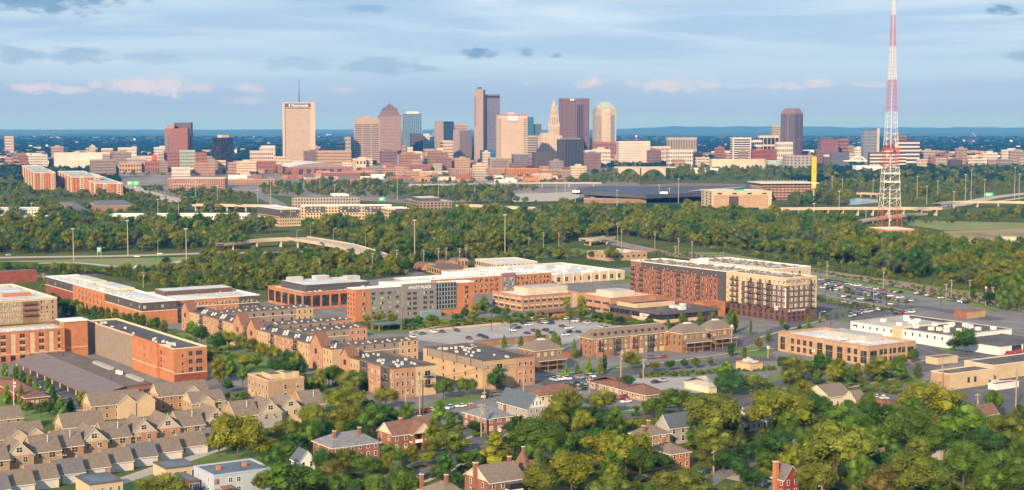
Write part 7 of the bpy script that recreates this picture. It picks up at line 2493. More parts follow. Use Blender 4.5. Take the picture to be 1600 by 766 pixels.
# ------------------------------------------------------------------ vehicles
def loft(secs, m_body, b):
 for s0, s1 in zip(secs, secs[1:]):
  n = len(s0)
  for i in range(n - 1):
   b.poly([s0[i], s0[i + 1], s1[i + 1], s1[i]], m_body)
 b.poly(secs[0], m_body)
 b.poly(list(reversed(secs[-1])), m_body)
def car_parts(kd):
 L, W = {'sedan': (4.7,1.82), 'suv': (4.6,1.9), 'pickup': (5.6,1.95), 'van': (5.4,2.0)}[kd]
 body, glass = MB(), MB()
 hood = {'sedan': .98, 'suv': 1.10, 'pickup': 1.15, 'van': 1.2}[kd]
 top = {'sedan': 1.46, 'suv': 1.74, 'pickup': 1.82, 'van': 2.2}[kd]
 bed = {'sedan': 1.0, 'suv': 1.2, 'pickup': 1.12, 'van': 1.3}[kd]
 g = .28
 prof = [(-L / 2,.45,.72),(-L / 2 + .12,.40, hood - .12),(-L / 2 + .9,.3, hood),(-.25 * L + .2, g, hood + .02),(.28 * L, g, bed),(L / 2 - .15,.35, bed - .05),(L / 2,.45, bed - .35)]
 def sec(x, z0, z1, w):
  return [(x, -w, z0),(x, -w * 1.0,(z0 + z1) / 2),(x, -w * .93, z1),(x, w * .93, z1),(x, w, (z0 + z1) / 2),(x, w, z0),(x, -w, z0)]
 loft([sec(x, z0, z1, W / 2 * (.9 if abs(x) > L / 2 - .05 else 1)) for x, z0, z1 in prof], 'car_paint', body)
 # cabin: glass band with a painted roof
 x0, x1, x2, x3 = {'sedan': (-.9,-.25,.95,1.75), 'suv': (-.95,-.35,1.85,2.15), 'pickup': (-1.1,-.5,.7,.85), 'van': (-1.9,-1.2,2.5,2.6)}[kd]
 wl, wt = W / 2 * .92, W / 2 * .74
 lo = [(x0,-wl, hood - .02),(x3,-wl, bed - .02),(x3, wl, bed - .02),(x0, wl, hood - .02)]
 hi = [(x1,-wt, top),(x2,-wt, top),(x2, wt, top),(x1, wt, top)]
 gl = 'car_paint' if kd == 'van' else 'dark_glass'
 for i in range(4):
  j = (i + 1) % 4
  glass.poly([lo[i], lo[j], hi[j], hi[i]], 'dark_glass' if (kd != 'van' or i == 3) else gl)
 body.poly([(x, y, z + .02) for x, y, z in hi], 'car_paint')
 body.poly([(x1 - .06,-wt - .03, top - .06),(x2 + .06,-wt - .03, top - .06),(x2,-wt, top + .02),(x1,-wt, top + .02)], 'car_paint')
 body.poly([(x2 + .06, wt + .03, top - .06),(x1 - .06, wt + .03, top - .06),(x1, wt, top + .02),(x2, wt, top + .02)], 'car_paint')
 wheels = []
 for sx in (-.3,.3):
  for sy in (-1,1):
   w = MB()
   w.tube((sx * L, sy * (W / 2 - .2), .33),(sx * L, sy * (W / 2 + .02), .33), .33,.33, 'rubber', 10)
   w.tube((sx * L, sy * (W / 2 + .0), .33),(sx * L, sy * (W / 2 + .035), .33), .2,.18, 'grey_metal', 8)
   wheels.append(w)
 lamps = []
 for sy in (-1,1):
  l = MB()
  l.box((-L / 2 + .02, sy * W * .34,.66),(.12,.34,.16), 'sign_white')
  lamps.append(('headlight', l))
  l = MB()
  l.box((L / 2 - .02, sy * W * .36,.8),(.1,.28,.16), 'sign_red')
  lamps.append(('tail_light', l))
 return body, glass, wheels, lamps
CARM = {}
for kd in ('sedan', 'suv', 'pickup', 'van'):
 body, glass, wheels, lamps = car_parts(kd)
 one = MB()
 for part in [body, glass] + wheels + [l for _, l in lamps]:
  for f, m in zip(part.f, part.m):
   one.poly([part.v[i] for i in f], part.mats[m])
 CARM[kd] = (one.mesh('car'), [('body', body.mesh('body')),('windscreen', glass.mesh('windscreen'))] + [('wheel', w.mesh('wheel')) for w in wheels] + [(n, l.mesh(n)) for n, l in lamps])
CARC = {'white': (.72,.72,.70), 'silver': (.42,.43,.44), 'grey': (.16,.165,.17), 'black': (.018,.018,.02), 'navy': (.02,.035,.075), 'blue': (.04,.12,.28), 'red': (.33,.02,.02), 'dark red': (.14,.015,.02), 'tan': (.36,.3,.22), 'green': (.03,.08,.06)}
CARS = []
NCAR = [0]
def car(x, y, rz, col, kd='sedan', where='', parts=False, grp='parked cars'):
 rnd = random.Random(NCAR[0])
 NCAR[0] += 1
 c = tuple(v * rnd.uniform(.85,1.15) for v in CARC[col]) + (1,)
 nm = {'sedan': 'sedan', 'suv': 'suv', 'pickup': 'pickup', 'van': 'van'}[kd]
 cat = {'sedan': 'car', 'suv': 'car', 'pickup': 'pickup truck', 'van': 'van'}[kd]
 lab = f'{col} {"SUV" if kd == "suv" else "pickup truck" if kd == "pickup" else "van" if kd == "van" else "car"} {where}'
 if parts:
  r = empty('parked_car' if kd in ('sedan', 'suv') else 'parked_' + nm, x, y, .14, rz)
  for n, me in CARM[kd][1]:
   o = bpy.data.objects.new(n, me)
   o.parent = r
   o.color = c
   COL.objects.link(o)
 else:
  r = bpy.data.objects.new('parked_car' if kd in ('sedan', 'suv') else 'parked_' + nm, CARM[kd][0])
  r.location = (x, y, .14)
  r.rotation_euler = (0,0, rz)
  COL.objects.link(r)
 r.color = c
 tag(r, lab, cat, grp, auto=True)
 return r
CR = random.Random(11)
PAL = ['white', 'white', 'white', 'silver', 'silver', 'grey', 'black', 'black', 'navy', 'blue', 'red', 'dark red', 'tan', 'grey', 'navy', 'black']
# central concrete lot: where the photo shows each
for x, y, col, kd in ((751,526, 'navy', 'sedan'),(801,518, 'white', 'sedan'),(809,514, 'black', 'sedan'),(818,507, 'black', 'sedan'),(826,509.5, 'white', 'sedan'),(832,499, 'white', 'suv'),(845,498, 'dark red', 'sedan'),(844,506, 'red', 'sedan'),(851,506, 'white', 'sedan'),(860,507, 'navy', 'suv'),
                      (823,522, 'navy', 'sedan'),(834,518.5, 'dark red', 'sedan'),(852,518, 'navy', 'suv'),(878,511.5, 'dark red', 'sedan'),(889,514.5, 'white', 'sedan'),(888,521, 'black', 'suv'),(884,525, 'white', 'sedan'),(903,520.5, 'navy', 'sedan'),(884,500, 'white', 'suv'),(900,503.5, 'white', 'suv'),
                      (907,503.5, 'dark red', 'sedan'),(917,506.5, 'silver', 'pickup'),(939,512.5, 'silver', 'suv'),(948,514, 'navy', 'sedan'),(667,514.5, 'black', 'sedan'),(678,520.5, 'white', 'suv'),(691,520, 'navy', 'sedan'),(714,518, 'navy', 'sedan'),(660,523, 'blue', 'sedan'),(733,530, 'dark red', 'sedan'),
                      (862,522, 'black', 'sedan'),(802,512, 'grey', 'suv'),(758,529, 'black', 'sedan'),(645,528, 'white', 'sedan')):
 p = un(x, y)
 car(p.x, p.y, TH + (math.pi if CR.random() < .5 else 0) + R(90) * (CR.random() < .55), col, kd, 'on the concrete parking lot', grp='cars on the concrete lot')
# east lot: long rows parallel to the railway
def car_row(p0, p1, fill, where, ang, parts=False, grp='cars in the rows', step=2.9, seed=0, dark=.5):
 rnd = random.Random(seed)
 a, b = un(*p0), un(*p1)
 L = (b - a).length
 n = int(L / step)
 for i in range(n):
  if rnd.random() > fill:
   continue
  p = a + (b - a) * ((i + .5) / n)
  col = rnd.choice(PAL)
  car(p.x + rnd.uniform(-.3,.3), p.y + rnd.uniform(-.3,.3), ang + (math.pi if rnd.random() < .5 else 0) + rnd.uniform(-.04,.04), col, rnd.choice(['sedan', 'sedan', 'suv', 'suv', 'pickup']), where, parts, grp)
LR = TH
for i, (p0, p1, fill) in enumerate((((1278,437.5),(1360,451), .85),((1278,443.5),(1352,456), .85),((1280,450),(1420,474), .55),((1282,446.5),(1388,464), .5),((1300,461.5),(1402,478), .55),((1368,453),(1408,459), .8),((1378,462),(1410,467), .8),((1420,457),(1512,475), .42),
                                  ((1318,473),(1366,481), .6),((1418,470),(1432,473), .9),((1320,497),(1350,489), .6),((1352,489),(1372,485), .8),((1398,492),(1428,489), .7))):
 car_row(p0, p1, fill, ['in the back row below the railway', 'in the second row of the long car park', 'in the front row of the long car park', 'in the third row of the long car park', 'in the row behind the young trees', 'at the far end of the back row', 'in the short row by the young trees', 'on the strip towards the brick hut',
                           'in the short row beside the tan corner apartments', 'at the corner of the long car park', 'along the street by the tan brick office', 'along the street before the cream warehouse', 'behind the cream industrial building'][i], LR + (R(90) if i in (10,11) else 0), seed=20 + i, step=3.0, grp='cars in the long car park')
for p0, p1, fill, wh, ang, sd in (((50,573),(190,640), .75, 'under the mauve carport', TH + .1,40),((20,590),(150,657), .45, 'facing the carport across the aisle', TH, 41),((745,622),(800,616), .6, 'in the lot beside the yellow condominium', TH, 42),((860,596),(930,590), .7, 'in the lot before the mansard row', TH + R(90), 43),
                                  ((905,604),(935,600), .8, 'in the lot by the low tan houses', TH, 44),((1020,600),(1040,596), .9, 'behind the brown hip roofed house', TH, 45),((640,650),(690,640), .6, 'in the lot below the condominiums', TH, 46),((960,566),(1040,559), .3, 'before the mansard garages', TH, 47),
                                  ((1500,600),(1560,612), .12, 'in the asphalt yard', TH, 48),((880,604),(905,600), .7, 'in the lot near the lone townhouse', TH, 49)):
 car_row(p0, p1, fill, wh, ang, True, 'cars parked in the near lots', 3.1, sd)
for x, y, rz, col, kd, wh in ((650,733,.7, 'black', 'suv', 'at the kerb of the tree lined street'),(662,748,.7, 'black', 'suv', 'at the kerb near the lower edge'),(1130,728.5,.5, 'black', 'suv', 'nearest of three beside the alley pole'),(1143,728.5,.5, 'black', 'sedan', 'middle of three beside the alley pole'),(1151,726,.5, 'white', 'suv', 'last of three beside the alley pole'),
                              (1103,740,.6, 'navy', 'sedan', 'behind the olive trees'),(1028,757,.4, 'red', 'pickup', 'half hidden by the olive trees'),(1002,752,.4, 'navy', 'suv', 'under the trees near the lower edge'),(702,640,1.2, 'white', 'suv', 'parked behind the corner condominium'),(720,637,.6, 'white', 'sedan', 'beside the brick house with chimneys'),
                              (756,622,1.5, 'white', 'suv', 'under the condominium tree'),(830,618,.5, 'dark red', 'sedan', 'beside the cream hip house'),(1563,604,.3, 'white', 'van', 'in front of the storage shed'),(1551,602,.3, 'silver', 'van', 'next to the white van'),(1246,690,.5, 'white', 'sedan', 'under the pale carport'),
                              (1577,556,.6, 'red', 'van', 'before the open garage bay'),(1590,553,.6, 'red', 'van', 'inside the open garage bay'),(335,700,.6, 'blue', 'sedan', 'under a pale cover on the lawn'),(912,610,.6, 'navy', 'sedan', 'beside the russet hip roofed house'),(972,624,.6, 'red', 'suv', 'behind the low tan house'),(978,630,.6, 'white', 'sedan', 'behind the low tan house'),
                              (1215,768,.3, 'navy', 'suv', 'behind the red sided house'),(700,748,.7, 'navy', 'sedan', 'by the brick chimney house'),(1200,762,.3, 'blue', 'sedan', 'near the lower edge under a tree'),(214,402,.02, 'white', 'sedan', 'driving on the pale parkway'),(250,398,.02, 'white', 'sedan', 'second one on the pale parkway'),(342,396,.02, 'white', 'suv', 'at the end of the pale parkway'),
                              (14,400,.02, 'grey', 'sedan', 'at the left end of the parkway'),(302,407,.4, 'white', 'sedan', 'on the curving ramp'),(236,419,.2, 'navy', 'sedan', 'at the ramp junction'),(180,427,.1, 'black', 'sedan', 'on the street below the parkway'),(215,419,.2, 'white', 'van', 'waiting at the ramp junction')):
 p = un(x, y)
 car(p.x, p.y, rz, col, kd, wh, True, 'single cars on the streets')
for x, y, z, col, kd, wh in ((502,381.5,7.5, 'navy', 'sedan', 'crossing the broad road bridge'),(545,392,5.6, 'navy', 'suv', 'coming down the broad road bridge'),(455,370,8, 'dark red', 'sedan', 'at the top of the road bridge'),(1262,325,9, 'grey', 'sedan', 'on the long overpass'),(1416,324.5,9, 'black', 'sedan', 'on the overpass by the lattice tower')):
 p = un(x, y, z)
 r = car(p.x, p.y, -.5 if x < 600 else 0, col, kd, wh, False, 'cars on the bridges')
 r.location.z = z + .05
rnd = random.Random(77)
for i in range(26):
 t = i / 26
 q = smooth_line([un(*p) for p in [(200,291),(215,297),(240,305),(268,312),(300,318)]], 8)
 p = q[int(t * (len(q) - 2))]
 d = (q[int(t * (len(q) - 2)) + 1] - p).normalized()
 n = Vector((-d.y, d.x))
 pp = p + n * rnd.choice([-12,-4,4,12]) + d * rnd.uniform(-8,8)
 car(pp.x, pp.y, math.atan2(d.y, d.x), rnd.choice(['white', 'white', 'silver', 'black', 'navy', 'red']), rnd.choice(['sedan', 'suv', 'van', 'van']), 'on the freeway beside the orange apartments', False, 'freeway traffic')
# ------------------------------------------------------------------ trees
def ico(sub):
 bm = bmesh.new()
 bmesh.ops.create_icosphere(bm, subdivisions=sub, radius=1)
 v = np.array([x.co[:] for x in bm.verts])
 f = [[x.index for x in p.verts] for p in bm.faces]
 bm.free()
 return v, f
ICO_V, ICO_F = ico(1)
def crown_arrays(seed, kd, nl, nq, leaf):
 """unit tree: height 1, crown half width .42; lobes carry leaf-sized faces that stand off their surface"""
 rg = np.random.default_rng(seed)
 C, Rr = [], []
 if kd == 'round':
  for i in range(nl):
   u = rg.normal(size=3)
   u /= np.linalg.norm(u)
   r = rg.uniform(.35,.95) ** .6
   C.append((u[0] * r * .30, u[1] * r * .30,.57 + u[2] * r * .27 * (1.0 if u[2] > 0 else .85)))
   Rr.append(rg.uniform(.10,.165))
 elif kd == 'cone':
  for i in range(nl):
   t = (i + .5) / nl
   w = .33 * (1 - t) ** .8 + .02
   a = i * 2.4
   C.append((w * .6 * math.cos(a), w * .6 * math.sin(a), .14 + .78 * t))
   Rr.append(.07 + .16 * (1 - t))
 elif kd == 'oval':
  for i in range(nl):
   t = (i + .5) / nl
   w = .26 * math.sin(math.pi * (.12 + .8 * t)) + .01
   a = i * 2.4
   C.append((w * .7 * math.cos(a), w * .7 * math.sin(a), .18 + .72 * t))
   Rr.append(rg.uniform(.10,.15))
 else:    # wide, open
  for i in range(nl):
   a = i * 2.4 + rg.uniform(-.3,.3)
   r = math.sqrt((i + .5) / nl) * .36
   C.append((r * math.cos(a), r * math.sin(a), .72 - r * r * 2.0 + rg.uniform(-.18,.10)))
   Rr.append(rg.uniform(.09,.15))
 C, Rr = np.array(C), np.array(Rr)
 V, Fq, Ft = [], [], []
 nv = 0
 for c, r in zip(C, Rr):
  V.append(ICO_V * r * .74 * rg.uniform(.85,1.1, size=(len(ICO_V), 1)) + c)
  Ft += [[i + nv for i in f] for f in ICO_F]
  nv += len(ICO_V)
  d = rg.normal(size=(nq, 3))
  d /= np.linalg.norm(d, axis=1, keepdims=True)
  p = c + d * r * rg.uniform(.82,1.16, size=(nq, 1))
  inside = np.zeros(nq, bool)
  for c2, r2 in zip(C, Rr):
   inside |= np.linalg.norm(p - c2, axis=1) < r2 * .78
  p, d = p[~inside], d[~inside]
  n = d + rg.normal(size=d.shape) * .55
  n[:, 2] += .25
  n /= np.linalg.norm(n, axis=1, keepdims=True)
  t = np.cross(n, rg.normal(size=n.shape))
  t /= np.linalg.norm(t, axis=1, keepdims=True)
  b = np.cross(n, t)
  s = leaf * rg.uniform(.6,1.3, size=(len(p), 1))
  s2 = s * rg.uniform(.5,.9, size=s.shape)
  q = np.stack([p - t * s, p - b * s2, p + t * s, p + b * s2], 1).reshape(-1,3)
  V.append(q)
  m = len(p)
  Fq += (np.arange(4 * m).reshape(m, 4) + nv).tolist()
  nv += 4 * m
 return np.concatenate(V), Ft + Fq
def limb_mesh(b, seed):
 rg = random.Random(seed)
 b.tube((0,0,-.01),(0,0,.30), .026,.018, 'bark', 7, False)
 for i in range(5):
  a = i * 1.26 + rg.uniform(-.3,.3)
  r = rg.uniform(.12,.22)
  b.tube((0,0, rg.uniform(.2,.3)),(r * math.cos(a), r * math.sin(a), rg.uniform(.48,.66)), .013,.005, 'bark', 5, False)
 b.tube((0,0,.3),(rg.uniform(-.03,.03), rg.uniform(-.03,.03), .72), .018,.006, 'bark', 5, False)
def leaf_mesh(name, V, Fc, m):
 me = bpy.data.meshes.new(name)
 me.from_pydata(V.tolist(), [], Fc)
 me.materials.append(m)
 me.update()
 return me
LEAF = G('tree_leaf')
PROTO = {}
for kd, seeds, nl, nq, lf in (('round', (1,2,3,4), 26,170,.0175),('cone', (5,6), 14,110,.021),('oval', (7,8), 16,110,.021),('wide', (9,10,11), 28,150,.018)):
 PROTO[kd] = []
 for s in seeds:
  V, Fc = crown_arrays(s, kd, nl, nq, lf)
  t = MB()
  limb_mesh(t, s)
  PROTO[kd].append((leaf_mesh('crown', V, Fc, LEAF), t.mesh('trunk')))
HUE = {'yellow': (.21,.225,.022), 'olive': (.165,.19,.027), 'green': (.10,.172,.024), 'dark': (.05,.118,.025), 'bright': (.14,.235,.028), 'rust': (.18,.15,.04), 'grey': (.11,.15,.055)}
HWORD = {'yellow': 'yellow green', 'olive': 'olive', 'green': 'green', 'dark': 'dark green', 'bright': 'bright green', 'rust': 'rust tinged', 'grey': 'grey green'}
SWORD = {'round': 'round', 'cone': 'pointed', 'oval': 'upright', 'wide': 'spreading'}
LM = []       # landmarks for the labels: phrase, pixel column, pixel row
for ph, x, y in (('pale blue duplex', 365,760),('slate roofed house', 540,712),('two porch duplex', 636,690),('small brick house', 765,668),('arched gable house', 820,650),('cream hip roofed house', 868,640),('low russet roofed house', 955,612),('open porch fourplex', 1015,695),
                 ('orange brick fourplex', 1050,725),('dark blue roofed house', 1068,690),('small white house', 1180,672),('red sided house', 1226,760),('white cottage', 1366,745),('half timbered house', 1338,640),('long flat roofed shop', 1385,640),('tan brick corner office', 1330,575),('cream industrial hall', 1430,545),('tan painted warehouse', 1510,610),
                 ('sun porch house', 775,772),('zebra crossing', 800,700),('garage alley', 210,735),('gabled town houses', 200,680),('terrace roofed block', 430,615),('orange apartment block', 280,600),('mauve carport', 100,610),('flagpole', 30,640),('brownstone row', 420,540),('corner condominium', 620,610),('yellow condominium', 790,600),
                 ('mansard row', 980,560),('hip roofed townhouses', 1090,552),('lettered hotel', 640,500),('concrete lot', 780,510),('two storey office', 850,480),('dark roofed restaurant', 1040,505),('tall corner apartments', 1200,505),('long car park', 1370,470),('railway', 1430,450),('charcoal apartments', 180,490),('glazed office', 480,480),
                 ('parkway', 200,402),('road bridge', 520,390),('cream apartments', 440,350),('white apartments', 280,345),('small workshop', 960,400),('stadium', 1020,320),('lattice tower', 1390,358),('long overpass', 1300,335),('bare field', 1530,372),('bunker walls', 1560,395),('rail crossing', 720,418),('orange apartment towers', 120,305),('brick hut', 1515,485),('alley pole', 1115,735),('pale carport', 1230,695),('buried brown roof', 1520,650)):
 LM.append((ph, x, y))
for ph, x, y in (('lettered beige tower', 463,250),('rose banded tower', 570,250),('dark pyramid tower', 607,248),('blue finned tower', 642,246),('tall slab pair', 762,250),('pink cream tower', 800,252),('art deco tower', 862,250),('wide mauve tower', 897,246),('pale pyramid tower', 945,246),('white government block', 990,246),('white striped hotel', 1158,246),('chamfered dark tower', 1238,244),('riverside tower', 1360,244),('banded terraces', 1410,246),('brick hotel tower', 275,250),('black glass cube', 348,248),('arched brick arena', 490,268),('white warehouse', 120,248),('grey freeway hotel', 155,268),('yellow pylon', 1271,262),('railway viaduct', 780,280),('dark glass condominium', 890,262),('striped court block', 1065,240),('dark blue cube', 1312,250),('eastern suburbs', 1530,244),('western suburbs', 40,244)):
 LM.append((ph, x, y))
TREES = []
TRND = random.Random(5)
def tree(px, yt, yb, w, kd='round', hue='green', grp=None):
 """px centre column, yt top row, yb foot row, w crown width, all photo pixels"""
 p = un(px, yb)
 h = max(3.0, at_dist(px, yt, p.y)[1])
 W = w * p.y / F * (1.27 if yb > 640 else 1.06)
 tree_at(p, h, W, kd, hue, px, yb, grp)
def tree_at(p, h, W, kd, hue, px, yb, grp=None):
 crown, trunk = TRND.choice(PROTO[kd])
 r = empty('tree', p.x, p.y, 0, TRND.uniform(0,6.28))
 sx = W / .84 * {'round': 1.0, 'cone': 1.15, 'oval': 1.1, 'wide': 1.0}[kd]
 c = HUE[hue]
 j = TRND.uniform(.85,1.15)
 for nm, me in (('crown', crown),('trunk', trunk)):
  o = bpy.data.objects.new(nm, me)
  o.parent = r
  o.scale = (sx, sx, h) if nm == 'crown' else (h * .9, h * .9, h)
  COL.objects.link(o)
  o.color = (c[0] * j * TRND.uniform(.92,1.08), c[1] * j, c[2] * j, 1)
 size = 'tall' if h > 14 else ('small' if h < 6.5 else ('broad' if W > 13 else 'middling'))
 best = min(LM, key=lambda l: abs(l[1] - px) + 2.2 * abs(l[2] - yb))
 rel = 'in front of' if yb - best[2] > 9 else ('behind' if yb - best[2] < -9 else 'beside')
 lab = f'{size} {SWORD[kd]} {HWORD[hue]} tree {rel} the {best[0]}'
 tag(r, lab, 'tree', grp or {'cone': 'young pointed trees', 'oval': 'upright trees', 'round': 'broad leaved trees', 'wide': 'spreading trees'}[kd], auto=True)
 TREES.append((p.x, p.y, W / 2))
